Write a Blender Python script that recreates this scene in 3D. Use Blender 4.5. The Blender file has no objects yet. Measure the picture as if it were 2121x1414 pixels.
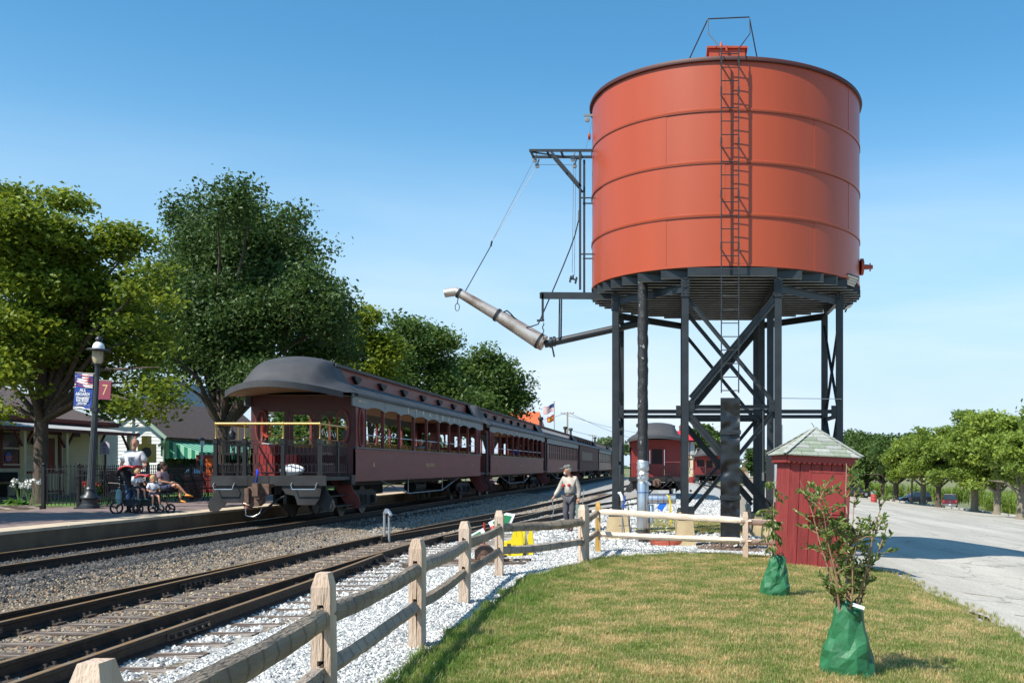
import bpy, bmesh, math, random
import numpy as np
from mathutils import Vector, Matrix, Euler
R = math.radians
PI = math.pi
sc = bpy.context.scene
COL = sc.collection

# ---------------------------------------------------------------- camera, sky, sun, exposure
cam_d = bpy.data.cameras.new('camera')
cam = bpy.data.objects.new('camera', cam_d); COL.objects.link(cam)
cam.location = (0, 0, 1.7); cam.rotation_euler = (R(90), 0, 0)
cam_d.sensor_width = 36.0; cam_d.lens = 35.3
cam_d.shift_x = -0.1601; cam_d.shift_y = 0.1221
cam_d.clip_start = 0.1; cam_d.clip_end = 9000
sc.camera = cam
sc.view_settings.view_transform = 'Standard'; sc.view_settings.look = 'None'
sc.view_settings.gamma = 1.0; sc.view_settings.use_curve_mapping = False
sc.view_settings.exposure = 0.52

world = bpy.data.worlds.new("World"); sc.world = world; world.use_nodes = True
wn = world.node_tree.nodes; wl = world.node_tree.links; wn.clear()
w_out = wn.new('ShaderNodeOutputWorld'); w_bg = wn.new('ShaderNodeBackground')
w_sky = wn.new('ShaderNodeTexSky'); w_sky.sky_type = 'NISHITA'; w_sky.sun_disc = False
w_sky.sun_elevation = R(49.7); w_sky.sun_rotation = R(225)
w_sky.altitude = 150; w_sky.air_density = 1.0; w_sky.dust_density = 0.6; w_sky.ozone_density = 2.6
w_bg.inputs['Strength'].default_value = 0.108
# thin cirrus over the whole sky
w_geo = wn.new('ShaderNodeNewGeometry'); w_sep = wn.new('ShaderNodeSeparateXYZ')
w_tc = wn.new('ShaderNodeTexCoord')
w_map = wn.new('ShaderNodeMapping'); w_map.inputs['Scale'].default_value = (1.2, 1.2, 7.0)
w_map.inputs['Rotation'].default_value = (R(8), R(-14), 0)
w_noi = wn.new('ShaderNodeTexNoise'); w_noi.inputs['Scale'].default_value = 1.6
w_noi.inputs['Detail'].default_value = 7; w_noi.inputs['Distortion'].default_value = 0.6
w_rmp = wn.new('ShaderNodeMapRange'); w_rmp.inputs[1].default_value = 0.38; w_rmp.inputs[2].default_value = 0.80
w_rmp.inputs[3].default_value = 0.0; w_rmp.inputs[4].default_value = 1.0
w_mix = wn.new('ShaderNodeMix'); w_mix.data_type = 'RGBA'
w_mix.inputs[7].default_value = (6.0, 6.7, 7.4, 1)
w_lat = wn.new('ShaderNodeMapRange'); w_lat.inputs[1].default_value = 0.05; w_lat.inputs[2].default_value = 0.30
w_lat.inputs[3].default_value = 1.0; w_lat.inputs[4].default_value = 0.0
w_mul = wn.new('ShaderNodeMath'); w_mul.operation = 'MULTIPLY'
wl.new(w_tc.outputs['Generated'], w_map.inputs['Vector']); wl.new(w_map.outputs[0], w_noi.inputs['Vector'])
wl.new(w_noi.outputs['Fac'], w_rmp.inputs[0]); wl.new(w_tc.outputs['Generated'], w_sep.inputs[0])
wl.new(w_sep.outputs['Z'], w_lat.inputs[0]); wl.new(w_rmp.outputs[0], w_mul.inputs[0]); wl.new(w_lat.outputs[0], w_mul.inputs[1])
wl.new(w_mul.outputs[0], w_mix.inputs[0]); # aerial whitening towards the horizon, the same all round
w_tint = wn.new('ShaderNodeMix'); w_tint.data_type = 'RGBA'; w_tint.blend_type = 'MULTIPLY'; w_tint.inputs[0].default_value = 1.0
w_tint.inputs[7].default_value = (0.56, 1.12, 1.24, 1)
w_hor = wn.new('ShaderNodeMapRange'); w_hor.interpolation_type = 'SMOOTHERSTEP'
w_hor.inputs[1].default_value = -0.02; w_hor.inputs[2].default_value = 0.42; w_hor.inputs[3].default_value = 0.97; w_hor.inputs[4].default_value = 0.0
w_hz = wn.new('ShaderNodeMix'); w_hz.data_type = 'RGBA'; w_hz.inputs[7].default_value = (4.0, 5.35, 6.7, 1)
wl.new(w_sep.outputs['Z'], w_hor.inputs[0]); wl.new(w_hor.outputs[0], w_hz.inputs[0])
wl.new(w_sky.outputs[0], w_tint.inputs[6]); wl.new(w_tint.outputs[2], w_hz.inputs[6]); wl.new(w_hz.outputs[2], w_mix.inputs[6])
wl.new(w_mix.outputs[2], w_bg.inputs['Color']); wl.new(w_bg.outputs[0], w_out.inputs['Surface'])

sun_d = bpy.data.lights.new('sun', 'SUN'); sun_d.energy = 4.8; sun_d.angle = R(0.53); sun_d.color = (1.0, 0.94, 0.84)
sun = bpy.data.objects.new('sun', sun_d); COL.objects.link(sun)
sun.rotation_euler = Vector((0.6, 0.6, -1)).to_track_quat('-Z', 'Y').to_euler()
sun.location = (-20, -20, 40)

# ---------------------------------------------------------------- helpers
def S(t):
    t = max(0.0, min(1.0, t)); return t*t*(3-2*t)

def row_x(y): return 29.3 - 0.21*(y-91.6)

def gz(x, y):
    """height of the natural ground"""
    z = -0.7*S((x-0.5)/7.0)
    if x > 7.5: z -= 0.09*(min(x, 48)-7.5)*S((x-7.0)/4)
    if x > 10: z -= 0.6*S((x-row_x(y)-1)/12)
    z += -0.07*S((-x-3.4)/1.0) + 0.19*S((-x-7.4)/1.6)
    z += 0.33*S((-x-17.3)/0.5)
    if y > 150: z += (3.0 if x > 25 else 0.0)*S((y-190)/160)
    return z

def W(px, py, d):
    """world point that the photograph shows at pixel px,py when it stands d metres away"""
    return Vector(((px-1400)/2080*d, d, 1.7+(966-py)/2080*d))

class MB:
    def __init__(s): s.v = []; s.f = []; s.sm = []
    def add(s, vs, fs, smooth=False):
        b = len(s.v); s.v += [tuple(v) for v in vs]; s.f += [tuple(b+i for i in f) for f in fs]; s.sm += [smooth]*len(fs); return s
    def box(s, x0, x1, y0, y1, z0, z1):
        v = [(x0,y0,z0),(x1,y0,z0),(x1,y1,z0),(x0,y1,z0),(x0,y0,z1),(x1,y0,z1),(x1,y1,z1),(x0,y1,z1)]
        return s.add(v, [(3,2,1,0),(4,5,6,7),(0,1,5,4),(1,2,6,5),(2,3,7,6),(3,0,4,7)])
    def cbox(s, c, size, rot=None):
        M = rot.to_matrix() if isinstance(rot, Euler) else (rot or Matrix.Identity(3))
        v = []
        for dz in (-.5, .5):
            for dx, dy in ((-.5,-.5),(.5,-.5),(.5,.5),(-.5,.5)):
                v.append(Vector(c)+M@Vector((dx*size[0], dy*size[1], dz*size[2])))
        return s.add(v, [(3,2,1,0),(4,5,6,7),(0,1,5,4),(1,2,6,5),(2,3,7,6),(3,0,4,7)])
    def beam(s, p0, p1, w, h, up=(0,0,1)):
        p0 = Vector(p0); p1 = Vector(p1); d = (p1-p0).normalized(); u = Vector(up)
        if abs(d.dot(u)) > .98: u = Vector((0,1,0))
        a = d.cross(u).normalized(); b = a.cross(d).normalized()
        v = []
        for p in (p0, p1):
            for i, j in ((-1,-1),(1,-1),(1,1),(-1,1)): v.append(p+a*(i*w/2)+b*(j*h/2))
        return s.add(v, [(0,1,2,3),(7,6,5,4),(0,4,5,1),(1,5,6,2),(2,6,7,3),(3,7,4,0)])
    def tube(s, pts, r, n=8, cap=True, smooth=True, closed=False, squash=None):
        pts = [Vector(p) for p in pts]; k = len(pts)
        rs = r if isinstance(r, (list, tuple)) else [r]*k
        v = []; prev = None
        for i, p in enumerate(pts):
            if closed: d = pts[(i+1) % k]-pts[i-1]
            else: d = pts[min(i+1, k-1)]-pts[max(i-1, 0)]
            if d.length < 1e-9: d = Vector((0,0,1))
            d.normalize()
            if prev is None:
                a = d.cross(Vector((0,0,1)))
                if a.length < .05: a = d.cross(Vector((0,1,0)))
            else:
                a = prev - d*prev.dot(d)
                if a.length < 1e-5: a = d.cross(Vector((0,0,1)))
            a.normalize(); prev = a; b = d.cross(a)
            for j in range(n):
                t = 2*PI*j/n + (PI/n if n == 4 else 0)
                v.append(p + a*math.cos(t)*rs[i]*(squash[0] if squash else 1) + b*math.sin(t)*rs[i]*(squash[1] if squash else 1))
        f = []
        for i in range(k if closed else k-1):
            i2 = (i+1) % k
            for j in range(n): f.append((i*n+j, i*n+(j+1) % n, i2*n+(j+1) % n, i2*n+j))
        if cap and not closed: f.append(tuple(range(n-1, -1, -1))); f.append(tuple((k-1)*n+j for j in range(n)))
        return s.add(v, f, smooth)
    def lathe(s, prof, c=(0,0,0), n=16, axis='z', smooth=True):
        v = []; k = len(prof)
        for r, h in prof:
            for j in range(n):
                t = 2*PI*j/n
                q = (r*math.cos(t), r*math.sin(t), h)
                if axis == 'x': q = (h, q[0], q[1])
                elif axis == 'y': q = (q[0], h, q[1])
                v.append((c[0]+q[0], c[1]+q[1], c[2]+q[2]))
        f = [(i*n+j, i*n+(j+1) % n, (i+1)*n+(j+1) % n, (i+1)*n+j) for i in range(k-1) for j in range(n)]
        f.append(tuple(range(n-1, -1, -1))); f.append(tuple((k-1)*n+j for j in range(n)))
        return s.add(v, f, smooth)
    def prism(s, poly, a0, a1, axis='y'):
        """poly of 2-D points extruded along axis: y -> points are (x,z); x -> (y,z); z -> (x,y)"""
        k = len(poly)
        def P(p, a): return (p[0],a,p[1]) if axis == 'y' else ((a,p[0],p[1]) if axis == 'x' else (p[0],p[1],a))
        v = [P(p,a0) for p in poly]+[P(p,a1) for p in poly]
        return s.add(v, [tuple(range(k-1,-1,-1)), tuple(range(k,2*k))]+[(i,(i+1) % k,k+(i+1) % k,k+i) for i in range(k)])
    def grid(s, P, nu, nv, smooth=True, two=0.0):
        v = [P(i/nu, j/nv) for j in range(nv+1) for i in range(nu+1)]
        f = [(j*(nu+1)+i, j*(nu+1)+i+1, (j+1)*(nu+1)+i+1, (j+1)*(nu+1)+i) for j in range(nv) for i in range(nu)]
        return s.add(v, f, smooth)
    def ball(s, c, r, n=12, m=8, sq=(1,1,1)):
        v = []; f = []
        for i in range(m+1):
            for j in range(n):
                a = PI*i/m; t = 2*PI*j/n
                v.append((c[0]+r*sq[0]*math.sin(a)*math.cos(t), c[1]+r*sq[1]*math.sin(a)*math.sin(t), c[2]+r*sq[2]*math.cos(a)))
        for i in range(m):
            for j in range(n): f.append((i*n+j, (i+1)*n+j, (i+1)*n+(j+1) % n, i*n+(j+1) % n))
        return s.add(v, f, True)
    def build(s, name, m, parent=None, fix=True, **tagkw):
        me = bpy.data.meshes.new(name)
        off = root_loc(parent)
        me.from_pydata([(v[0]-off[0], v[1]-off[1], v[2]-off[2]) for v in s.v], [], s.f)
        if fix:
            bm = bmesh.new(); bm.from_mesh(me); bmesh.ops.recalc_face_normals(bm, faces=bm.faces); bm.to_mesh(me); bm.free()
        me.polygons.foreach_set('use_smooth', s.sm)
        if any(s.sm): me.set_sharp_from_angle(angle=R(42))
        if m: me.materials.append(m)
        o = bpy.data.objects.new(name, me); COL.objects.link(o)
        if parent: o.parent = parent
        if tagkw: tag(o, **tagkw)
        return o

def root_loc(p):
    x = Vector((0,0,0))
    while p: x += p.location; p = p.parent
    return x

def tag(o, label=None, cat=None, group=None, kind=None):
    if label: o['label'] = label
    if cat: o['category'] = cat
    if group: o['group'] = group
    if kind: o['kind'] = kind
    return o

def thing(name, label, cat, loc=(0,0,0), group=None):
    o = bpy.data.objects.new(name, None); COL.objects.link(o); o.location = loc
    o.empty_display_size = .2
    return tag(o, label, cat, group)

def inst(name, me, parent, loc, rot=(0,0,0), scale=(1,1,1), world=True):
    o = bpy.data.objects.new(name, me); COL.objects.link(o)
    o.parent = parent
    o.location = Vector(loc)-(root_loc(parent) if world else Vector((0,0,0)))
    o.rotation_euler = rot; o.scale = scale
    return o

def kids(o): return [c for c in bpy.data.objects if c.parent == o]
def copy_tree(root, loc, rz=None, label=None, group=None, scale=None):
    r = root.copy(); COL.objects.link(r); r.location = loc
    if rz is not None: r.rotation_euler = (0,0,rz)
    if scale: r.scale = scale
    if label: r['label'] = label
    if group: r['group'] = group
    for ch in kids(root):
        c = ch.copy(); COL.objects.link(c); c.parent = r
        for g in kids(ch):
            d = g.copy(); COL.objects.link(d); d.parent = c
    return r

# ---------------------------------------------------------------- materials
_mats = {}
def mat(name, col, rough=.6, metal=0.0, var=.0, scale=6.0, bump=0.0, bscale=None, col2=None, stretch=(1,1,1), coat=0.0, spec=.5, detail=5, lo=.35, hi=.65, objco=True):
    if name in _mats: return _mats[name]
    m = bpy.data.materials.new(name); m.use_nodes = True; _mats[name] = m
    nt = m.node_tree; b = nt.nodes['Principled BSDF']
    b.inputs['Roughness'].default_value = rough; b.inputs['Metallic'].default_value = metal
    b.inputs['Specular IOR Level'].default_value = spec
    if coat: b.inputs['Coat Weight'].default_value = coat; b.inputs['Coat Roughness'].default_value = .08
    c = (*col, 1); b.inputs['Base Color'].default_value = c
    if var or col2 or bump:
        tc = nt.nodes.new('ShaderNodeTexCoord'); mp = nt.nodes.new('ShaderNodeMapping'); mp.inputs['Scale'].default_value = stretch
        g = nt.nodes.new('ShaderNodeNewGeometry')
        nt.links.new(g.outputs['Position'] if not objco else tc.outputs['Object'], mp.inputs['Vector'])
        if var or col2:
            n = nt.nodes.new('ShaderNodeTexNoise'); n.inputs['Scale'].default_value = scale; n.inputs['Detail'].default_value = detail
            nt.links.new(mp.outputs[0], n.inputs['Vector'])
            r = nt.nodes.new('ShaderNodeValToRGB'); r.color_ramp.elements[0].position = lo; r.color_ramp.elements[1].position = hi
            c2 = col2 if col2 else tuple(min(1, x*(1+var)) for x in col)
            c1 = col if col2 else tuple(x*(1-var) for x in col)
            r.color_ramp.elements[0].color = (*c1, 1); r.color_ramp.elements[1].color = (*c2, 1)
            nt.links.new(n.outputs['Fac'], r.inputs[0]); nt.links.new(r.outputs[0], b.inputs['Base Color'])
        if bump:
            n2 = nt.nodes.new('ShaderNodeTexNoise'); n2.inputs['Scale'].default_value = bscale or scale*3; n2.inputs['Detail'].default_value = 4
            nt.links.new(mp.outputs[0], n2.inputs['Vector'])
            bp = nt.nodes.new('ShaderNodeBump'); bp.inputs['Strength'].default_value = min(1, bump); bp.inputs['Distance'].default_value = .02
            nt.links.new(n2.outputs['Fac'], bp.inputs['Height']); nt.links.new(bp.outputs[0], b.inputs['Normal'])
    return m

def leafmat(name, dark, light, trans=.35, rough=.5):
    m = bpy.data.materials.new(name); m.use_nodes = True; nt = m.node_tree
    b = nt.nodes['Principled BSDF']; out = nt.nodes['Material Output']
    a = nt.nodes.new('ShaderNodeAttribute'); a.attribute_name = 'tint'
    r = nt.nodes.new('ShaderNodeValToRGB'); r.color_ramp.elements[0].color = (*dark, 1); r.color_ramp.elements[1].color = (*light, 1)
    nt.links.new(a.outputs['Fac'], r.inputs[0]); nt.links.new(r.outputs[0], b.inputs['Base Color'])
    b.inputs['Roughness'].default_value = rough; b.inputs['Specular IOR Level'].default_value = .35
    t = nt.nodes.new('ShaderNodeBsdfTranslucent')
    h = nt.nodes.new('ShaderNodeHueSaturation'); h.inputs['Value'].default_value = 1.5; h.inputs['Hue'].default_value = .485
    nt.links.new(r.outputs[0], h.inputs['Color']); nt.links.new(h.outputs[0], t.inputs['Color'])
    mx = nt.nodes.new('ShaderNodeMixShader'); mx.inputs[0].default_value = trans
    nt.links.new(b.outputs[0], mx.inputs[1]); nt.links.new(t.outputs[0], mx.inputs[2]); nt.links.new(mx.outputs[0], out.inputs['Surface'])
    return m

def glassmat(name='window_glass', col=(.02,.03,.035)):
    if name in _mats: return _mats[name]
    m = bpy.data.materials.new(name); m.use_nodes = True; _mats[name] = m
    b = m.node_tree.nodes['Principled BSDF']
    b.inputs['Base Color'].default_value = (*col, 1); b.inputs['Roughness'].default_value = .04; b.inputs['Specular IOR Level'].default_value = .9
    return m

def numesh(name, V, F, m, parent=None, tint=None, smooth=False):
    """fast mesh from numpy: V (n,3), F (k,4) or (k,3)"""
    me = bpy.data.meshes.new(name)
    off = root_loc(parent)
    V = V - np.array(off)
    me.vertices.add(len(V)); me.vertices.foreach_set('co', V.astype(np.float32).ravel())
    k = F.shape[1]
    me.loops.add(F.size); me.loops.foreach_set('vertex_index', F.astype(np.int32).ravel())
    me.polygons.add(len(F)); me.polygons.foreach_set('loop_start', np.arange(0, F.size, k, dtype=np.int32))
    me.update(calc_edges=True)
    if tint is not None:
        at = me.attributes.new('tint', 'FLOAT', 'POINT'); at.data.foreach_set('value', tint.astype(np.float32))
    me.polygons.foreach_set('use_smooth', [smooth]*len(F))
    me.materials.append(m)
    o = bpy.data.objects.new(name, me); COL.objects.link(o)
    if parent: o.parent = parent
    return o

def leaves_np(rng, C, size, tint, up=.6, aspect=1.7):
    """rhombic leaves folded at the midrib, one per centre"""
    n = len(C)
    nrm = rng.normal(size=(n,3)); nrm[:,2] = np.abs(nrm[:,2])+up; nrm /= np.linalg.norm(nrm, axis=1)[:,None]
    t = rng.normal(size=(n,3)); t -= nrm*(t*nrm).sum(1)[:,None]; t /= np.linalg.norm(t, axis=1)[:,None]
    b = np.cross(nrm, t); s = (size*rng.uniform(.6, 1.35, n))[:,None]
    V = np.stack([C-t*s*.5*aspect, C+b*s*.5+nrm*s*.12, C+t*s*.5*aspect, C-b*s*.5+nrm*s*.12], 1).reshape(-1,3)
    F = np.arange(4*n).reshape(-1,4)
    return V, F, np.repeat(tint, 4)

def crown(name, lobes, n_clump, per, leaf, m, parent, seed=1, clump_r=.45, shell=.55, up=.6, flat=.55, aspect=1.7, sub=16):
    """lobes: (x,y,z,rx,ry,rz). Leaves gathered in clumps near each lobe's surface, gaps between"""
    rng = np.random.default_rng(seed)
    L = np.array(lobes, float); vol = (L[:,3]*L[:,4]*L[:,5])**(2/3.); pr = vol/vol.sum()
    ns = max(len(L)*4, int(n_clump/sub))                      # boughs: secondary lumps sitting on every lobe
    li = rng.choice(len(L), ns, p=pr); d = rng.normal(size=(ns,3)); d[:,2] += .15; d /= np.linalg.norm(d, axis=1)[:,None]
    rad = shell+(1.0-shell)*rng.random(ns)**.5
    B = L[li,:3]+d*L[li,3:]*.84*rad[:,None]; rb = (L[li,3]+L[li,4]+L[li,5])/3*rng.uniform(.16,.42,ns)
    bi = rng.choice(ns, n_clump, p=rb**2/np.sum(rb**2)); e = rng.normal(size=(n_clump,3)); e[:,2] += .25; e /= np.linalg.norm(e, axis=1)[:,None]
    P = B[bi]+e*(rb[bi]*rng.random(n_clump)**.45)[:,None]*np.array([1.15,1.15,.75 if flat < .7 else 1.05])
    ct = rng.uniform(0, 1, ns)[bi]*.45+rng.uniform(0,1,n_clump)*.3+.2
    q = np.repeat(P, per, 0); off = np.clip(rng.normal(size=q.shape),-1.7,1.7)*clump_r; off[:,2] *= flat
    C = q+off
    tint = np.clip(np.repeat(ct, per)+rng.normal(size=len(q))*.12, 0, 1)
    V, F, T = leaves_np(rng, C, leaf, tint, up, aspect)
    return numesh(name, V, F, m, parent, T)

def limb(mb, pts, r0, r1, n=8, seed=0, wob=.06):
    rnd = random.Random(seed); out = []; rs = []; k = len(pts)
    for i in range(k-1):
        a = Vector(pts[i]); b = Vector(pts[i+1])
        for q in range(4):
            t = q/4; p = a.lerp(b, t); L = (b-a).length
            if i+q > 0: p += Vector((rnd.uniform(-1,1), rnd.uniform(-1,1), 0))*wob*L*.3
            out.append(p); rs.append(r0+(r1-r0)*((i+t)/(k-1)))
    out.append(Vector(pts[-1])); rs.append(r1)
    mb.tube(out, rs, n)

def text_mesh(name, body, size, m, parent, loc, rot, sx=1.0, ext=.004, align='CENTER', off=0.0):
    c = bpy.data.curves.new(name, 'FONT'); c.body = body; c.size = size; c.extrude = ext; c.align_x = align; c.align_y = 'CENTER'
    c.offset = off; c.resolution_u = 3
    o = bpy.data.objects.new('tmp', c); COL.objects.link(o)
    dg = bpy.context.evaluated_depsgraph_get(); me = bpy.data.meshes.new_from_object(o.evaluated_get(dg))
    COL.objects.unlink(o); bpy.data.objects.remove(o); bpy.data.curves.remove(c)
    me.name = name; me.materials.clear(); me.materials.append(m)
    o = bpy.data.objects.new(name, me); COL.objects.link(o); o.parent = parent
    o.location = Vector(loc)-root_loc(parent); o.rotation_euler = rot; o.scale = (sx,1,1)
    return o

def strip(name, ys, xl, xr, nx, m, dz=.004, label=None, kind='structure', jag=0.0, seed=0, fine=None):
    rnd = random.Random(seed); v = []; f = []
    for y in ys:
        a = xl(y)+rnd.uniform(-jag, jag); b = xr(y)+rnd.uniform(-jag, jag)
        for i in range(nx+1):
            x = a+(b-a)*i/nx; v.append((x, y, gz(x,y)+dz))
    for j in range(len(ys)-1):
        for i in range(nx): q = j*(nx+1)+i; f.append((q, q+1, q+nx+2, q+nx+1))
    me = bpy.data.meshes.new(name); me.from_pydata(v, [], f); me.materials.append(m)
    me.polygons.foreach_set('use_smooth', [True]*len(f))
    o = bpy.data.objects.new(name, me); COL.objects.link(o); tag(o, label, None, None, kind)
    return o

def frange(a, b, s):
    out = []; x = a
    while x < b-1e-6: out.append(x); x += s
    out.append(b); return out

# geometry-node scatter of loose, uncountable bits over a region (gravel stones, grass tufts)
def variants(name, objs):
    c = bpy.data.collections.new(name)
    for o in objs: c.objects.link(o)
    return c

def rock(name, seed, m, flat=.7):
    rnd = random.Random(seed); bm = bmesh.new(); bmesh.ops.create_icosphere(bm, subdivisions=1, radius=1)
    for v in bm.verts: v.co *= rnd.uniform(.65, 1.15); v.co.z *= flat; v.co.x *= 1.2
    me = bpy.data.meshes.new(name); bm.to_mesh(me); bm.free(); me.materials.append(m)
    return bpy.data.objects.new(name, me)

def tuft(name, seed, m, n=16, h=.06, spread=.05):
    rnd = random.Random(seed); V = []; F = []; T = []
    for i in range(n):
        a = rnd.uniform(0, 2*PI); r = spread*rnd.random(); x = r*math.cos(a); y = r*math.sin(a)
        hh = h*rnd.uniform(.5, 1.2); w = .0024*rnd.uniform(.7, 1.4); b = rnd.uniform(0, 2*PI); lean = rnd.uniform(.1, .8)*hh
        dx, dy = math.cos(b), math.sin(b); px, py = -dy*w, dx*w; k = len(V)
        V += [(x-px,y-py,0),(x+px,y+py,0),(x+dx*lean*.35-px*.8,y+dy*lean*.35-py*.8,hh*.6),(x+dx*lean*.35+px*.8,y+dy*lean*.35+py*.8,hh*.6),(x+dx*lean,y+dy*lean,hh)]
        F += [(k,k+1,k+3,k+2),(k+2,k+3,k+4)]; t = rnd.random(); T += [t]*5
    me = bpy.data.meshes.new(name); me.from_pydata(V, [], F); me.materials.append(m)
    at = me.attributes.new('tint', 'FLOAT', 'POINT'); at.data.foreach_set('value', T)
    return bpy.data.objects.new(name, me)

def scatter(name, region, coll, density, smin, smax, seed, label, tilt=PI, z=0.0):
    me = region.data.copy(); me.name = name
    o = bpy.data.objects.new(name, me); COL.objects.link(o); tag(o, label, kind='stuff')
    ng = bpy.data.node_groups.new(name+'_nodes', 'GeometryNodeTree'); N = ng.nodes; L = ng.links
    ng.interface.new_socket('Geometry', in_out='INPUT', socket_type='NodeSocketGeometry')
    ng.interface.new_socket('Geometry', in_out='OUTPUT', socket_type='NodeSocketGeometry')
    gi = N.new('NodeGroupInput'); go = N.new('NodeGroupOutput')
    dp = N.new('GeometryNodeDistributePointsOnFaces'); dp.inputs['Density'].default_value = density; dp.inputs['Seed'].default_value = seed
    ip = N.new('GeometryNodeInstanceOnPoints'); ci = N.new('GeometryNodeCollectionInfo')
    ci.inputs['Collection'].default_value = coll; ci.inputs['Separate Children'].default_value = True; ci.inputs['Reset Children'].default_value = True
    ip.inputs['Pick Instance'].default_value = True
    rv = N.new('FunctionNodeRandomValue'); rv.data_type = 'FLOAT_VECTOR'
    rv.inputs[0].default_value = (-tilt,-tilt,-PI); rv.inputs[1].default_value = (tilt,tilt,PI)
    rs = N.new('FunctionNodeRandomValue'); rs.data_type = 'FLOAT'; rs.inputs[2].default_value = smin; rs.inputs[3].default_value = smax; rs.inputs['Seed'].default_value = 7
    L.new(gi.outputs[0], dp.inputs['Mesh']); L.new(dp.outputs['Points'], ip.inputs['Points']); L.new(ci.outputs[0], ip.inputs['Instance'])
    L.new(rv.outputs[0], ip.inputs['Rotation']); L.new(rs.outputs[1], ip.inputs['Scale']); L.new(ip.outputs[0], go.inputs[0])
    md = o.modifiers.new('scatter', 'NODES'); md.node_group = ng
    return o
# ================================================================ THE SETTING
def gravelmat(name, cols, scale, bump=.6, dark=0.0, patch=None, patch_scale=.5):
    """broken stone seen as a sheet: cells of varied colour with dark gaps"""
    m = bpy.data.materials.new(name); m.use_nodes = True; nt = m.node_tree; b = nt.nodes['Principled BSDF']
    b.inputs['Roughness'].default_value = .9; b.inputs['Specular IOR Level'].default_value = .2
    g = nt.nodes.new('ShaderNodeNewGeometry')
    v = nt.nodes.new('ShaderNodeTexVoronoi'); v.inputs['Scale'].default_value = scale
    nt.links.new(g.outputs['Position'], v.inputs['Vector'])
    sp = nt.nodes.new('ShaderNodeSeparateColor'); nt.links.new(v.outputs['Color'], sp.inputs[0])
    r = nt.nodes.new('ShaderNodeValToRGB'); cr = r.color_ramp
    cr.elements[0].position = 0; cr.elements[0].color = (*cols[0], 1); cr.elements[1].position = 1; cr.elements[1].color = (*cols[-1], 1)
    for i, c in enumerate(cols[1:-1]): e = cr.elements.new((i+1)/(len(cols)-1)); e.color = (*c, 1)
    nt.links.new(sp.outputs[0], r.inputs[0]); out = r.outputs[0]
    if patch:
        n = nt.nodes.new('ShaderNodeTexNoise'); n.inputs['Scale'].default_value = patch_scale; n.inputs['Detail'].default_value = 6
        nt.links.new(g.outputs['Position'], n.inputs['Vector'])
        mr = nt.nodes.new('ShaderNodeMapRange'); mr.inputs[1].default_value = .42; mr.inputs[2].default_value = .62; mr.inputs[4].default_value = .8
        nt.links.new(n.outputs['Fac'], mr.inputs[0])
        mx = nt.nodes.new('ShaderNodeMix'); mx.data_type = 'RGBA'; mx.inputs[7].default_value = (*patch, 1)
        nt.links.new(mr.outputs[0], mx.inputs[0]); nt.links.new(out, mx.inputs[6]); out = mx.outputs[2]
    nt.links.new(out, b.inputs['Base Color'])
    bp = nt.nodes.new('ShaderNodeBump'); bp.inputs['Strength'].default_value = bump; bp.inputs['Distance'].default_value = .6/scale; bp.invert = True
    nt.links.new(v.outputs['Distance'], bp.inputs['Height']); nt.links.new(bp.outputs[0], b.inputs['Normal'])
    return m, out, b, nt

def xband(nt, x0, x1):
    g = nt.nodes.new('ShaderNodeNewGeometry'); s = nt.nodes.new('ShaderNodeSeparateXYZ'); nt.links.new(g.outputs['Position'], s.inputs[0])
    n = nt.nodes.new('ShaderNodeTexNoise'); n.inputs['Scale'].default_value = 1.3; n.inputs['Detail'].default_value = 5
    nt.links.new(g.outputs['Position'], n.inputs['Vector'])
    a = nt.nodes.new('ShaderNodeMath'); a.operation = 'MULTIPLY_ADD'; a.inputs[1].default_value = 1.6; nt.links.new(n.outputs['Fac'], a.inputs[0]); nt.links.new(s.outputs['X'], a.inputs[2])
    m = nt.nodes.new('ShaderNodeMapRange'); m.inputs[1].default_value = x0+.8; m.inputs[2].default_value = x1+.8
    nt.links.new(a.outputs[0], m.inputs[0]); return m.outputs[0], s

M_earth = mat('dry_earth_and_grass', (.16,.17,.07), .95, var=.25, scale=.3, objco=False)
M_white, _, _, _ = gravelmat('white_gravel', [(.16,.17,.18),(.36,.37,.37),(.48,.48,.47),(.60,.59,.57)], 36, .9, patch=(.34,.32,.28), patch_scale=.35)
M_ball, bout, bb, bnt = gravelmat('track_ballast', [(.10,.08,.06),(.20,.155,.11),(.30,.245,.175),(.15,.135,.12),(.38,.32,.25)], 28, .9)
fac, _s = xband(bnt, -8.6, -7.9)                       # soot lies beside the platform track
mx = bnt.nodes.new('ShaderNodeMix'); mx.data_type = 'RGBA'; mx.inputs[6].default_value = (.030,.029,.030,1)
bnt.links.new(fac, mx.inputs[0]); bnt.links.new(bout, mx.inputs[7])
mr = bnt.nodes.new('ShaderNodeMapRange'); mr.inputs[1].default_value = 16; mr.inputs[2].default_value = 30
bnt.links.new(_s.outputs['Y'], mr.inputs[0])           # fresh pale stone was dumped farther down the line
mx2 = bnt.nodes.new('ShaderNodeMix'); mx2.data_type = 'RGBA'; mx2.inputs[7].default_value = (.36,.355,.34,1)
ml = bnt.nodes.new('ShaderNodeMath'); ml.operation = 'MULTIPLY'; ml.inputs[1].default_value = .75
bnt.links.new(mr.outputs[0], ml.inputs[0])
ml2 = bnt.nodes.new('ShaderNodeMath'); ml2.operation = 'MULTIPLY'; bnt.links.new(ml.outputs[0], ml2.inputs[0]); bnt.links.new(fac, ml2.inputs[1])
bnt.links.new(ml2.outputs[0], mx2.inputs[0]); bnt.links.new(mx.outputs[2], mx2.inputs[6]); bnt.links.new(mx2.outputs[2], bb.inputs['Base Color'])

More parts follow.
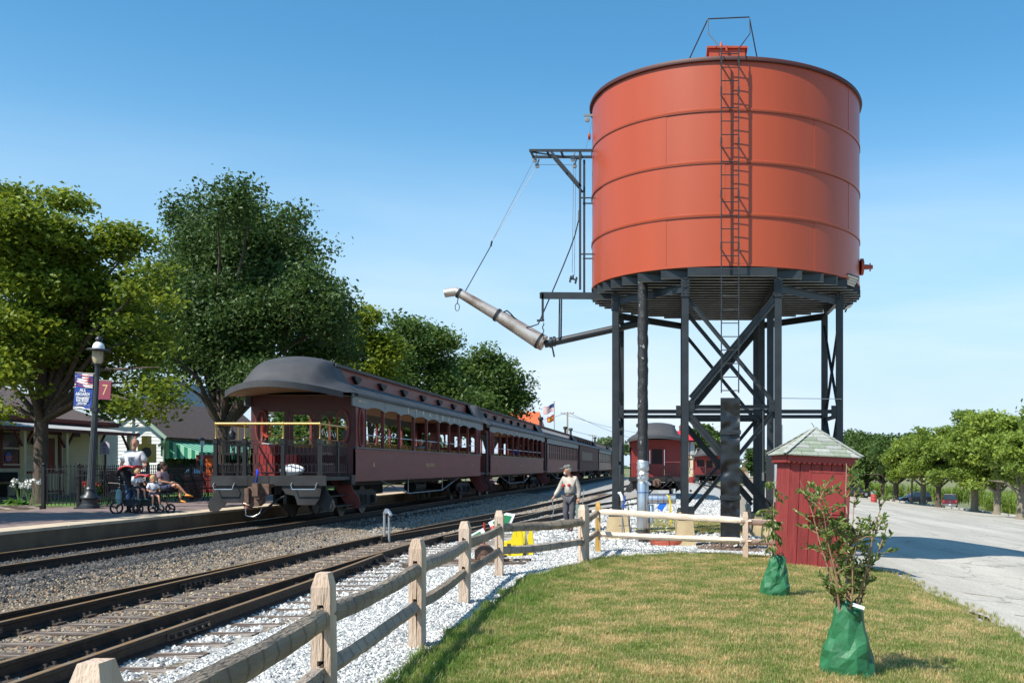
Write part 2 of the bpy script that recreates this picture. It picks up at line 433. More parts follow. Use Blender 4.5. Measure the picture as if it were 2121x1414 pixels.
M_lot, lout, lb, lnt = gravelmat('pale_worn_asphalt', [(.33,.305,.265),(.43,.40,.35),(.50,.465,.41),(.55,.515,.45)], 55, .35, patch=(.40,.375,.33), patch_scale=.12)
M_lawn = mat('lawn_soil', (.20,.20,.06), .95, col2=(.40,.30,.14), scale=1.6, bump=.8, bscale=30, objco=False)
g_ = lnt.nodes.new('ShaderNodeNewGeometry'); mp_ = lnt.nodes.new('ShaderNodeMapping'); mp_.inputs['Scale'].default_value = (.9,.10,1); mp_.inputs['Rotation'].default_value = (0,0,.35)
n_ = lnt.nodes.new('ShaderNodeTexNoise'); n_.inputs['Scale'].default_value = .8; n_.inputs['Detail'].default_value = 8; n_.inputs['Roughness'].default_value = .65
lnt.links.new(g_.outputs['Position'], mp_.inputs['Vector']); lnt.links.new(mp_.outputs[0], n_.inputs['Vector'])
v_ = lnt.nodes.new('ShaderNodeTexVoronoi'); v_.feature = 'DISTANCE_TO_EDGE'; v_.inputs['Scale'].default_value = .28
w_ = lnt.nodes.new('ShaderNodeTexNoise'); w_.inputs['Scale'].default_value = 1.2; va_ = lnt.nodes.new('ShaderNodeVectorMath'); va_.operation = 'ADD'
lnt.links.new(g_.outputs['Position'], w_.inputs['Vector']); lnt.links.new(w_.outputs['Color'], va_.inputs[0]); lnt.links.new(g_.outputs['Position'], va_.inputs[1]); lnt.links.new(va_.outputs[0], v_.inputs['Vector'])
c_ = lnt.nodes.new('ShaderNodeMapRange'); c_.inputs[1].default_value = .0; c_.inputs[2].default_value = .012; c_.inputs[3].default_value = .55; c_.inputs[4].default_value = 1.0
lnt.links.new(v_.outputs['Distance'], c_.inputs[0])
k_ = lnt.nodes.new('ShaderNodeMapRange'); k_.inputs[1].default_value = .38; k_.inputs[2].default_value = .62; k_.inputs[3].default_value = .80; k_.inputs[4].default_value = 1.06
lnt.links.new(n_.outputs['Fac'], k_.inputs[0]); m_ = lnt.nodes.new('ShaderNodeMath'); m_.operation = 'MULTIPLY'; lnt.links.new(c_.outputs[0], m_.inputs[0]); lnt.links.new(k_.outputs[0], m_.inputs[1])
x_ = lnt.nodes.new('ShaderNodeVectorMath'); x_.operation = 'SCALE'; lnt.links.new(lout, x_.inputs[0]); lnt.links.new(m_.outputs[0], x_.inputs['Scale']); lnt.links.new(x_.outputs[0], lb.inputs['Base Color'])
M_road = mat('road_asphalt', (.20,.205,.21), .85, var=.08, scale=2, objco=False)

# base terrain, to the horizon
xs = [-3000,-900,-300,-120,-60,-40,-30,-24]+frange(-20,18,1)+frange(20,60,4)+[75,100,140,200,300,600,1200,3000]
ys = [-400,-100,-30,-10,0]+frange(2,40,2)+frange(44,160,6)+[175,190,205,220,240,260,290,320,350,420,600,1000,2000,4500]
def Gz(x, y): return gz(max(min(x,60),-40), min(y,400))-(.07 if y < 170 else .0)
mb = MB(); nx = len(xs)
mb.add([(x,y,Gz(x,y)) for y in ys for x in xs], [(j*nx+i,j*nx+i+1,(j+1)*nx+i+1,(j+1)*nx+i) for j in range(len(ys)-1) for i in range(nx-1)], True)
mb.build('ground', M_earth, kind='structure')

YY = frange(1,30,.5)+frange(31,60,1.5)+frange(64,160,5)
strip('ballast_bed', YY, lambda y:-12.2, lambda y:-4.1+.1*math.sin(y*1.7)+(max(0,y-24)*.11 if y<50 else 2.9), 14, M_ball, .004)
strip('gravel_bed', YY, lambda y:-4.7, lambda y:4.15 if y<20 else 4.6+.1*math.sin(y), 14, M_white, .002)
def lawn_l(y):
    j = .05*math.sin(y*4.1)+.04*math.sin(y*9.7)
    return (-2.22+j) if y < 15 else -2.22+j+(y-15)*.28 if y < 18.5 else -1.24+(y-18.5)*1.9+j
lawn = strip('lawn', frange(1,19.5,.25), lawn_l, lambda y: 4.1+.12*math.sin(y*2.2)+.08*math.sin(y*6.1), 16, M_lawn, .010)
patch = strip('grass_patch', frange(25.6,33.5,.4), lambda y:-.9+.2*math.sin(y*3), lambda y:3.9+.1*math.sin(y*5), 8, M_lawn, .010)
lot = strip('parking_lot', frange(1,40,1)+frange(44,125,3), lambda y:4.12+.15*math.sin(y*1.9)+.1*math.sin(y*5), lambda y: row_x(y), 44, M_lot, .006)
strip('road', frange(40,160,3), lambda y: row_x(y)+.9, lambda y: row_x(y)+9 if y<112 else (row_x(112)+9+(y-112)*1.0 if y<130 else 44), 24, M_road, .012)
M_kerb = mat('kerb_concrete', (.45,.44,.41), .9, var=.15, scale=3)
mb = MB()
for y in frange(60,121,1.5)[:-1]:
    mb.box(row_x(y)-.12, row_x(y)+.12, y, y+1.42, gz(row_x(y),y)-.3, gz(row_x(y)-.5,y)+.13)
mb.build('kerb', M_kerb, kind='structure')
# painted bay lines, yellow and faint
mb = MB()
for y0 in (9.6,12.2,14.8,17.4):
    for k in range(9):
        xa = 5.0+k*.6; mb.add([(xa,y0+k*.02,gz(xa,y0)+.012),(xa+.6,y0+(k+1)*.02,gz(xa+.6,y0)+.012),(xa+.6,y0+.07+(k+1)*.02,gz(xa+.6,y0)+.012),(xa,y0+.07+k*.02,gz(xa,y0)+.012)],[(0,1,2,3)])
mb.build('road_marking', mat('worn_yellow_paint', (.45,.36,.20), .9, col2=(.36,.345,.32), scale=5, objco=False), fix=False, kind='structure')

# rolling land far away
M_hillf = mat('far_field', (.23,.24,.10), 1.0, col2=(.14,.18,.06), scale=.02, objco=False)
mb = MB()
mb.grid(lambda u,v: (-100+900*u, 260+500*v, -4.4+(7.2*math.sin(PI*v*.95)**1.0)*(.5+.5*math.sin(.4+u*4.2))*S(u*6)-1*(1-v)), 40, 10)
mb.build('hill', M_hillf, fix=False, kind='structure')

# scattered stone and grass
M_s1 = mat('pale_stone', (.64,.63,.60), .9, var=.12, scale=1.2); M_s2 = mat('grey_stone', (.33,.335,.335), .9, var=.15, scale=1.2)
M_s3 = mat('buff_stone', (.42,.335,.23), .9, var=.2, scale=1.2); M_s4 = mat('dark_stone', (.10,.095,.09), .9, var=.3, scale=1.2); M_s5 = mat('rusty_stone', (.28,.17,.10), .9)
M_s8 = mat('dull_stone', (.26,.21,.155), .9, var=.2, scale=1.2); M_s7 = mat('sooty_stone', (.055,.052,.05), .9); M_s6 = mat('bluish_stone', (.17,.185,.20), .9)
white_set = variants('white_set', [rock('a%d'%i, i, [M_s1,M_s1,M_s2,M_s1,M_s6,M_s2][i]) for i in range(6)])
tan_set = variants('tan_set', [rock('b%d'%i, 20+i, [M_s3,M_s8,M_s4,M_s8,M_s5,M_s4,M_s8][i], .6) for i in range(7)])
dark_set = variants('dark_set', [rock('c%d'%i, 40+i, [M_s4,M_s4,M_s7,M_s4,M_s7][i], .55) for i in range(5)])
def region(ys, xl, xr, dz=.004):
    v = []; f = []
    for y in ys:
        for i in range(5): x = xl(y)+(xr(y)-xl(y))*i/4; v.append((x,y,gz(x,y)+dz))
    for j in range(len(ys)-1):
        for i in range(4): q = j*5+i; f.append((q,q+1,q+6,q+5))
    me = bpy.data.meshes.new('r'); me.from_pydata(v, [], f); me.materials.append(M_s1)
    return bpy.data.objects.new('r', me)
scatter('white_gravel_stones', region(frange(3,12,.5), lambda y:-4.35, lambda y:-2.05), white_set, 1900, .010, .024, 1, 'small white and grey gravel stones under the split rail fence')
scatter('white_gravel_stones', region(frange(12,21.5,.5), lambda y:-4.5+(max(0,y-18)*.1), lambda y:-2.0 if y<15 else -2.0+(y-15)*.28 if y<18.5 else 1.9), white_set, 900, .012, .028, 2, 'white gravel stones between the turnout and the water tower')
scatter('white_gravel_stones', region(frange(21.5,60,.8), lambda y:-3.6+(max(0,y-24)*.05), lambda y:3.6), white_set, 110, .02, .06, 3, 'pale gravel stones spread around the tower legs')
scatter('pale_ballast_stones', region(frange(4,13,.5), lambda y:-5.15, lambda y:-4.2,-.012), white_set, 420, .014, .034, 4, 'pale ballast stones along the outer end of the ties')
scatter('tan_ballast_stones', region(frange(4,26,.5), lambda y:-7.5, lambda y:-4.9,-.022), tan_set, 480, .012, .032, 9, 'tan ballast stones between the rails of the middle track')
scatter('tan_ballast_stones', region(frange(7,27,.5), lambda y:-8.75, lambda y:-7.4,.004), tan_set, 700, .008, .026, 5, 'tan and brown ballast stones between the tracks')
scatter('coarse_ballast_stones', region(frange(8,24,.5), lambda y:-9.2, lambda y:-7.3,.008), dark_set, 8, .03, .065, 6, 'coarse flat stones lying between the two tracks')
scatter('sooty_ballast_stones', region(frange(11,30,.5), lambda y:-12.0, lambda y:-8.5,.006), dark_set, 620, .010, .036, 7, 'soot blackened stones along the platform track')
scatter('far_ballast_stones', region(frange(26,60,.8), lambda y:-9.3, lambda y:-4.6,.008), variants('mix', [rock('d%d'%i, 60+i, [M_s8,M_s3,M_s2,M_s8][i]) for i in range(4)]), 90, .02, .05, 8, 'grey ballast stones beside the standing train')

M_blade = leafmat('grass_blade', (.145,.235,.04), (.68,.50,.26), .45, .6)
nt = M_blade.node_tree
# patches: straw where the lawn dried out, green where it did not
a = [n for n in nt.nodes if n.type == 'ATTRIBUTE'][0]; r = [n for n in nt.nodes if n.type == 'VALTORGB'][0]
g = nt.nodes.new('ShaderNodeNewGeometry'); n = nt.nodes.new('ShaderNodeTexNoise'); n.inputs['Scale'].default_value = 1.9; n.inputs['Detail'].default_value = 8; n.inputs['Roughness'].default_value = .62
nt.links.new(g.outputs['Position'], n.inputs['Vector'])
s1 = nt.nodes.new('ShaderNodeMapRange'); s1.inputs[1].default_value = .38; s1.inputs[2].default_value = .64; s1.inputs[3].default_value = -.46; s1.inputs[4].default_value = .30
nt.links.new(n.outputs['Fac'], s1.inputs[0])
sx = nt.nodes.new('ShaderNodeSeparateXYZ'); nt.links.new(g.outputs['Position'], sx.inputs[0])
s3 = nt.nodes.new('ShaderNodeMapRange'); s3.inputs[1].default_value = -2.2; s3.inputs[2].default_value = -1.1; s3.inputs[3].default_value = -.45; s3.inputs[4].default_value = 0
nt.links.new(sx.outputs['X'], s3.inputs[0])
ad = nt.nodes.new('ShaderNodeMath'); ad.operation = 'ADD'; nt.links.new(a.outputs['Fac'], ad.inputs[0]); nt.links.new(s1.outputs[0], ad.inputs[1])
ad2 = nt.nodes.new('ShaderNodeMath'); ad2.operation = 'ADD'; nt.links.new(ad.outputs[0], ad2.inputs[0]); nt.links.new(s3.outputs[0], ad2.inputs[1])
nt.links.new(ad2.outputs[0], r.inputs[0])
tufts = variants('tufts', [tuft('t%d'%i, i, M_blade, 24, .042, .055) for i in range(5)]+[tuft('u%d'%i, 9+i, M_blade, 22, .032, .06) for i in range(3)])
scatter('grass', lawn, tufts, 400, .8, 1.35, 11, 'short mown grass of the lawn, part green and part dried to straw', tilt=.12)
tall = variants('tall', [tuft('w%d'%i, 30+i, M_blade, 26, .085, .05) for i in range(4)])
scatter('weeds', lawn, tall, 7, .45, .8, 17, 'scattered taller weeds and clover clumps in the lawn', tilt=.25)
scatter('edge_grass', region(frange(3,19.2,.4), lambda y: lawn_l(y)-.06, lambda y: lawn_l(y)+.45,.012), tall, 240, .6, 1.25, 12, 'longer greener grass growing along the gravel edge of the lawn', tilt=.2)
scatter('edge_grass', region(frange(9,20,.4), lambda y:3.9, lambda y:4.5,.012), tall, 40, .5, 1.0, 13, 'weedy grass fraying onto the parking lot', tilt=.2)
scatter('grass', patch, tufts, 130, .9, 1.7, 14, 'green grass patch between the tower piers', tilt=.12)

# ---------------------------------------------------------------- platform
M_pave = mat('brick_pavers', (.20,.145,.135), .85, var=.22, scale=5, bump=.5, bscale=22, objco=False)
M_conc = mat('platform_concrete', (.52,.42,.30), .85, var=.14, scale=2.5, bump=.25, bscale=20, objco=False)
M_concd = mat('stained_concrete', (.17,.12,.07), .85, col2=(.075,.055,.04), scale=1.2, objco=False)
mb = MB(); mb.box(-17.4,-12.85,2,118,.0,.53); mb.build('platform_paving', M_pave, kind='structure')
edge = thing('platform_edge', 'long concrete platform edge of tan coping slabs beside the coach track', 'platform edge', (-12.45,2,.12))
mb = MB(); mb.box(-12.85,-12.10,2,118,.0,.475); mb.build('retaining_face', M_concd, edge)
mb = MB(); mb.box(-.42,.36,0,2.985,0,.058); s0 = mb.build('coping_slab', M_conc, None); s0.parent = edge; me = s0.data
s0.location = (0.0,0,.356)
for k in range(1,38): inst('coping_slab', me, edge, (-12.45+random.Random(k).uniform(-.006,.006), 2+3*k, .476))
mb = MB()
rnd = random.Random(3)
for j in range(int((42-9)/.21)):
    for i in range(11):
        x0 = -17.35+i*.405; y0 = 9+j*.21; mb.box(x0, x0+.393, y0, y0+.203, .50, .534+rnd.uniform(0,.0012))
mb.build('pavers', M_pave, kind='stuff', label='reddish brick pavers of the station platform')

# ---------------------------------------------------------------- tracks
M_rail = mat('rusty_rail_steel', (.030,.021,.016), .7, var=.35, scale=14, metal=.3)
M_head = mat('worn_rail_head', (.50,.36,.24), .34, metal=.6, col2=(.55,.30,.11), scale=5)
M_tie = mat('weathered_tie', (.095,.066,.050), .9, col2=(.50,.43,.37), scale=3.2, stretch=(.7,5,5), lo=.50, hi=.68, detail=8, bump=.7, bscale=16)
M_plate = mat('tie_plate_steel', (.06,.042,.032), .7, var=.3, scale=20)
PROF = [(-.065,0),(.065,0),(.065,.014),(.012,.035),(.009,.105),(.034,.118),(.034,.148),(-.034,.148),(-.034,.118),(-.009,.105),(-.012,.035),(-.065,.014)]
def lerp_path(P):
    def f(y):
        if y <= P[0][0]: return P[0][1]
        for (a,b),(c,d) in zip(P,P[1:]):
            if y <= c: t = (y-a)/(c-a); return b+(d-b)*t
        return P[-1][1]
    return f
def rail(parent, fx, y0, y1, z, step=1.5):
    ys = frange(y0, y1, step); mb = MB(); hb = MB(); v = []; h = []
    for y in ys:
        x = fx(y)
        for p in PROF: v.append((x+p[0], y, z+p[1]))
        for p in ((-.027,.1485),(.027,.1485),(.027,.1525),(-.027,.1525)): h.append((x+p[0], y, z+p[1]))
    n = len(PROF)
    mb.add(v, [(i*n+j, i*n+(j+1)%n, (i+1)*n+(j+1)%n, (i+1)*n+j) for i in range(len(ys)-1) for j in range(n)]+[tuple(range(n)), tuple(range((len(ys)-1)*n, len(ys)*n))])
    hb.add(h, [(i*4+j, i*4+(j+1)%4, (i+1)*4+(j+1)%4, (i+1)*4+j) for i in range(len(ys)-1) for j in range(4)])
    r = mb.build('rail', M_rail, parent); hb.build('running_surface', M_head, r); return r
mb = MB(); mb.box(-1.3,1.3,-.115,.115,-.14,.0)
bm_t = mb.build('tie', M_tie); TIE = bm_t.data; COL.objects.unlink(bm_t)
mb = MB(); mb.box(-.17,.17,-.095,.095,0,.016)
for sx in (-1,1):
    for sy in (-.06,.06): mb.box(sx*.1-.018,sx*.1+.018,sy-.012,sy+.012,.016,.045)
o_ = mb.build('tie_plate', M_plate); PLATE = o_.data; COL.objects.unlink(o_)
mb = MB(); mb.prism([(.03,.0),(.30,.0),(.30,.03),(.10,.04),(.035,.12)], -.05, .05)
o_ = mb.build('rail_brace', M_plate); BRACE = o_.data; COL.objects.unlink(o_)
mb = MB(); mb.box(-.03,-.008,-.45,.45,.03,.11)
for k in range(6): mb.lathe([(.022,-.075),(.022,-.03)], (0,-.36+k*.145,.07), 6, 'x')
o_ = mb.build('joint_bar', M_plate); JOINT = o_.data; COL.objects.unlink(o_)
def ties(parent, fx, y0, y1, z, sp=.53, seed=1, plates=True, long=None, pl_y=26):
    rnd = random.Random(seed); y = y0; k = 0; out = []
    while y < y1:
        sc_ = 1.0+(long(y) if long else 0)
        inst('tie', TIE, parent, (fx(y)+rnd.uniform(-.06,.06)+(sc_-1)*1.3, y, z+rnd.uniform(-.004,.008)), (0,0,rnd.uniform(-.02,.02)), (sc_*rnd.uniform(.97,1.03), rnd.uniform(.9,1.08), 1))
        if plates and y < pl_y:
            for s in (-.72,.72): inst('tie_plate', PLATE, parent, (fx(y)+s, y, z+.008))
        out.append(y); y += sp+rnd.uniform(-.03,.03); k += 1
    return out
# platform track
t1 = thing('railway_track', 'straight railway track along the brick platform under the standing coaches', 'railway track', (-10.4,2,.1))
zt1 = gz(-10.4,10)
for s in (-.72,.72): rail(t1, lambda y,s=s: -10.4+s, 2, 190, zt1+.008, 10)
ties(t1, lambda y:-10.4, 11, 34, zt1+.004, seed=4, pl_y=20)
# middle track and turnout
mainc = lerp_path([(1,-6.25),(21,-6.25),(28,-5.98),(34,-5.6),(47,-4.9),(70,-4.1),(96,-3.3),(190,-.8)])
branchc = lerp_path([(22,-6.15),(28,-5.4),(34,-4.45),(40,-3.35),(46,-2.2),(52,-1.35),(58,-1.0),(140,-.95)])
zt2 = -.07
t2 = thing('railway_track', 'rusty main track running through the gravel with a turnout', 'railway track', (-6.25,2,-.07))
for s in (-.72,.72): rail(t2, lambda y,s=s: mainc(y)+s, 2, 190, zt2+.02, 1.5)
rail(t2, lerp_path([(2,-7.8),(11,-7.38),(13,-7.3),(15,-7.17),(18.5,-7.06)]), 2, 18.5, zt2+.02)
rail(t2, lerp_path([(2,-4.72),(7.5,-4.93),(13.8,-5.14),(18.5,-5.42)]), 2, 18.5, zt2+.02)
tie_ys = ties(t2, mainc, 4.5, 66, zt2+.021, sp=.60, seed=8, long=lambda y: .22 if y < 19 else (.32 if y < 27 else 0), pl_y=30)
for y in (9.9, 14.5): inst('joint_bar', JOINT, t2, (mainc(y)-.72,y,zt2+.02), (0,0,PI))
inst('joint_bar', JOINT, t2, (-5.02,10.3,zt2+.02), (0,0,PI)); inst('joint_bar', JOINT, t2, (-5.31,16.4,zt2+.02), (0,0,PI))
for k in range(9):
    y = 14.2+k*.53; inst('rail_brace', BRACE, t2, (max(-5.40,mainc(y)+.78), y, zt2+.02))
t3 = thing('railway_track', 'branch track curving right towards the parked red caboose', 'railway track', (-6.15,22,-.07))
for s in (-.72,.72): rail(t3, lambda y,s=s: branchc(y)+s, 23, 140, zt2+.02, 1.5)
ties(t3, branchc, 33, 60, zt2+.006, seed=12, plates=False)
t4 = thing('railway_track', 'far track holding the small caboose beside the signal tower', 'railway track', (3.2,80,-.1))
for s in (-.72,.72): rail(t4, lambda y,s=s: 3.2+s, 78, 150, gz(3.2,90)+.02, 12)
def gap_region(ys, xl, xr, dz):
    v = []; f = []
    for a, b in zip(ys, ys[1:]):
        q = len(v)
        for (x,y) in ((xl(a),a+.115),(xr(a),a+.115),(xr(a),b-.115),(xl(a),b-.115)): v.append((x,y,zt2+dz))
        f.append((q,q+1,q+2,q+3))
    me = bpy.data.meshes.new('r'); me.from_pydata(v, [], f); me.materials.append(M_ball); return bpy.data.objects.new('r', me)
near_ = [y for y in tie_ys if y < 34]
scatter('crib_stones', gap_region(near_, lambda y: mainc(y)-.62, lambda y: mainc(y)+.62, .0), tan_set, 520, .012, .034, 51, 'buff and grey stones filling the cribs between the ties')
scatter('crib_stones', gap_region(near_, lambda y: mainc(y)+.80, lambda y: mainc(y)+1.75, .006), white_set, 600, .013, .036, 52, 'pale stones between the tie ends beside the fence')
scatter('crib_stones', gap_region(near_, lambda y: mainc(y)-1.4, lambda y: mainc(y)-.80, .0), tan_set, 560, .012, .036, 53, 'brown stones between the far tie ends')
# buffer timber ends of the long switch ties by the fence
for (x,y,l) in ((-3.6,17.35,1.1),(-3.5,17.95,1.0)):
    mb = MB(); mb.box(x-l,x+l*.9,y-.11,y+.11,-.06,.05)
    mb.build('switch_timber', M_tie, label='long tie end carrying the switch stand, '+('nearer' if y<17.6 else 'farther')+' of the pair by the fence', cat='timber')
# ================================================================ WATER TOWER
M_tank = mat('tank_red_paint', (.40,.064,.019), .40, var=.09, scale=1.1, spec=.5, coat=.1, stretch=(1,1,.12), detail=8, bump=.10, bscale=1.5, lo=.25, hi=.75)
M_tankd = mat('tank_red_rim', (.07,.018,.015), .6)
M_blk = mat('black_steel_paint', (.022,.026,.030), .42, var=.2, scale=4, spec=.5)
M_deck = mat('tower_decking', (.035,.033,.033), .7)
M_joist = mat('joist_bounce_tone', (.42,.41,.39), .55, var=.2, scale=6)  # pale tone stands in for bounce light on the joist undersides
M_pier = mat('stained_pier_concrete', (.50,.38,.22), .9, var=.16, scale=2.2, bump=.5, bscale=30)
M_cable = mat('steel_cable', (.16,.17,.18), .5, metal=.4)
TX, TY, TR = 1.2, 24.6, 3.24
ZB, ZT = 5.97, 10.41
tw = thing('water_tower', 'big round rust red steel water tower on black steel legs beside the tracks', 'water tower', (TX,TY,0))
zr = [ZB, 7.05, 8.18, 9.29, ZT]
def arc_panel(mb, r, a0, a1, z0, z1, th, n):
    v = []
    for k in range(n+1):
        a = a0+(a1-a0)*k/n
        for rr, z in ((r,z0),(r,z1),(r-th,z1),(r-th,z0)): v.append((TX+rr*math.cos(a), TY+rr*math.sin(a), z))
    f = [(k*4+j, k*4+(j+1)%4, (k+1)*4+(j+1)%4, (k+1)*4+j) for k in range(n) for j in range(4)]+[(0,1,2,3),(n*4,n*4+1,n*4+2,n*4+3)]
    mb.add(v, f, True)
ph0 = [-2.02, -1.62, -2.02, -1.62, -1.8]
for i in range(4):
    for k in range(6):
        a0 = ph0[i]+k*PI/3; g = .0006
        mb = MB(); arc_panel(mb, TR+(.006 if k % 2 else .0), a0, a0+PI/3, zr[i]+.002, zr[i+1]-.002, .03, 26)
        mb.build('shell_plate', M_tank, tw)
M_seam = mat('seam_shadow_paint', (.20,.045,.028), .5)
for i in range(1,4):
    mb = MB(); mb.lathe([(TR-.02,0),(TR+.016,0),(TR+.022,.012),(TR+.022,.055),(TR+.004,.065),(TR-.02,.065)], (TX,TY,zr[i]-.02), 128); mb.build('seam_band', M_tank, tw)
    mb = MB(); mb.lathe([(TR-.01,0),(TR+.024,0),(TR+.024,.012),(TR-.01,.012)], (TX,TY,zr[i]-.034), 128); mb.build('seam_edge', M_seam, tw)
mb = MB(); mb.lathe([(TR-.01,0),(TR+.02,0),(TR+.02,.05),(TR-.01,.05)], (TX,TY,ZB-.01), 128); mb.build('bottom_ring', M_tank, tw)
mb = MB(); mb.lathe([(TR-.03,0),(TR+.06,.012),(TR+.07,.05),(TR+.05,.10),(TR-.03,.10)], (TX,TY,ZT-.10), 128); mb.build('top_rim', M_tankd, tw)
mb = MB(); mb.lathe([(TR-.02,0),(2.2,.42),(1.0,.95),(.25,1.27),(.001,1.30)], (TX,TY,ZT-.02), 64); mb.build('roof', M_tank, tw)
mb = MB(); mb.lathe([(.075,0),(.085,.02),(.065,.045),(.085,.06),(.08,.09),(.045,.13),(.035,.18),(.05,.20),(.045,.215),(.03,.24),(.001,.32)], (TX-.20,22.2,ZT+.37), 20); mb.build('finial', M_tank, tw)
mb = MB(); mb.box(TX-.48,TX+.30,21.75,22.4,ZT+.0,ZT+.33); hb = mb.build('roof_hatch', M_tank, tw)
mb = MB(); mb.box(TX-.53,TX+.35,21.70,22.45,ZT+.332,ZT+.375); mb.box(TX-.13,TX-.09,21.66,21.70,ZT+.25,ZT+.37); mb.build('hatch_lid', M_tank, hb)
mb = MB(); mb.tube([(TX-.09,21.9,ZT+.37),(TX-.09,21.9,ZT+.45),(TX+.08,21.9,ZT+.45),(TX+.08,21.9,ZT+.37)], .012, 6); mb.build('hatch_handle', M_blk, hb)
# ladder on the tank, its hoop above the rim
LY = 21.12
lad = MB().box(0,0,0,0,0,0)
ladder = thing('ladder', None, None); ladder.parent = tw; ladder['label'] = 'thin black ladder up the front of the red tank'
def lad_part(mb, n, m=M_blk): return mb.build(n, m, ladder)
LX0, LX1 = .955, 1.32
for x in (LX0, LX1):
    mb = MB(); mb.beam((x,LY,3.25),(x,LY,10.50),.024,.045,(0,1,0)); lad_part(mb,'stile')
mb = MB(); mb.tube([(LX0,LY,3.3),(LX1,LY,3.3)],.011,6); r0 = lad_part(mb,'rung'); r0.location = (0,0,0)
for k in range(1,26): inst('rung', r0.data, ladder, (0,0,.283*k), world=False)
for z in (6.35,7.45,8.55,9.62,10.25):
    for x in (LX0,LX1):
        mb = MB(); mb.beam((x,LY,z),(x,21.38+.02,z-.02),.02,.04); mb.box(x-.02,x+.02,LY-.02,LY+.03,z-.06,z+.06); lad_part(mb,'bracket')
mb = MB()
for s, x in ((-1,LX0),(1,LX1)):
    xo = .69 if s < 0 else 1.585
    mb.tube([(x,LY,10.48),(xo,LY+.35,10.95),(xo,LY+.5,11.33)],.011,6)
    mb.tube([(xo,LY+.5,11.33),((.27 if s<0 else 1.80),22.1,ZT+.2)],.014,6)
mb.tube([(.69,LY+.5,11.33),(1.585,LY+.5,11.37)],.014,6); lad_part(mb,'grab_hoop')
# ladder guard: dented black sheet strapped over the lower ladder
M_guard = mat('guard_sheet', (.014,.015,.017), .30, var=.2, scale=5, spec=.6)
rnd = random.Random(5); dents = [(rnd.uniform(.1,.9), rnd.uniform(.03,.97), rnd.uniform(.03,.055)) for _ in range(26)]
def guardP(u, v):
    z = .18+v*2.96; x = .935+u*.405; y = LY-.11
    for du, dv, a in dents: y += a*.55*math.exp(-((u-du)/.22)**2-((v-dv)*2.96/.075)**2)
    y += .014*math.sin(v*44)*(abs(u-.5)*1.6)
    return (x, y, z)
mb = MB(); mb.grid(guardP, 20, 120); mb.box(.935,.94,LY-.108,LY-.01,.18,3.14); mb.box(1.335,1.34,LY-.108,LY-.01,.18,3.14); mb.box(.935,1.34,LY-.10,LY-.01,3.13,3.14)
gd = mb.build('ladder_guard', M_guard, tw, fix=False)
for z in (1.05,2.42):
    mb = MB(); mb.box(.915,1.36,LY-.135,LY-.122,z-.045,z+.045); mb.tube([(.90,LY-.13,z),(.84,LY-.14,z+.01),(.90,LY-.13,z-.02)],.008,5); mb.tube([(1.1,LY-.14,z+.02),(1.3,LY-.14,z-.02)],.006,5); mb.build('strap', M_blk, gd)
mb = MB(); mb.beam((.955,LY,-.02),(.955,LY,.2),.024,.045,(0,1,0)); mb.beam((1.32,LY,-.02),(1.32,LY,.2),.024,.045,(0,1,0)); mb.build('stile', M_blk, ladder)

# legs, piers
cols_x = (TX-2.61, TX-1.0, TX+1.0, TX+2.61); rows_y = (21.65, 23.4, 25.75, 27.6)
mb = MB(); w = .075
mb.box(-w,w,-w,-w+.018,0,5.0); mb.box(-w,w,w-.018,w,0,5.0); mb.box(-.012,.012,-w+.018,w-.018,0,5.0)
LEG = mb.build('leg', M_blk); COL.objects.unlink(LEG); LEG = LEG.data
mb = MB(); mb.lathe([(.335,0),(.235,.55)], n=4, smooth=False); o = mb.build('pier', M_pier); COL.objects.unlink(o); PIER = o.data
mb = MB(); mb.box(-.15,.15,-.15,.15,0,.025); o = mb.build('base_plate', M_blk); COL.objects.unlink(o); BPL = o.data
for i, x in enumerate(cols_x):
    for j, y in enumerate(rows_y):
        if i in (0,3) and j in (0,3): continue
        g = gz(x,y)
        pr = inst('pier', PIER, tw, (x,y,g-.06), (0,0,PI/4), (1,1,1.1)); pr.rotation_euler = (0,0,PI/4)
        bp_ = inst('base_plate', BPL, tw, (x,y,g+.546)); top = 5.55
        lg = inst('leg', LEG, tw, (x,y,g+.57), scale=(1,1,(top-g-.57)/5.0))
def strut(p0, p1, n='strut', w=.07, h=.085, m=M_blk):
    mb = MB(); p0 = Vector(p0); p1 = Vector(p1)
    mb.beam(p0, p1, w, .014, (0,0,1)); d = (p1-p0).normalized(); up = Vector((0,0,1)) if abs(d.z) < .9 else Vector((0,1,0)); a = d.cross(up).normalized(); b = a.cross(d)
    mb.beam(p0-b*h*.5, p1-b*h*.5, .014, h); return mb.build(n, m, tw)
zs = 3.02
for j, y in enumerate(rows_y):
    xs_ = (1,2) if j in (0,3) else (0,1,2,3)
    for a, b in zip(xs_, xs_[1:]): strut((cols_x[a]+.075,y,zs),(cols_x[b]-.075,y,zs))
for i, x in enumerate(cols_x):
    ys_ = (1,2) if i in (0,3) else (0,1,2,3)
    for a, b in zip(ys_, ys_[1:]): strut((x,rows_y[a]+.075,zs-.09),(x,rows_y[b]-.075,zs-.09))
for j in (0,1,2,3):                                     # X bracing across the middle bay, doubled angles
    y = rows_y[j]; x0, x1 = cols_x[1]+.08, cols_x[2]-.08
    if j in (0,3):
        for dz in (0,.11):
            strut((x0,y-.03,3.10+dz),(x1,y-.03,5.30+dz),'brace'); 
        strut((x0,y+.03,5.35),(x1,y+.03,3.12),'brace')
        strut((x0,y-.03,2.92),(x1,y-.03,.80),'brace'); strut((x0,y-.03,2.80),(x1,y-.03,.68),'brace')
        strut((x0,y+.03,.72),(x1,y+.03,2.94),'brace')
    elif j == 1:
        strut((x0,y+.03,5.3),(x1,y+.03,3.1),'brace')
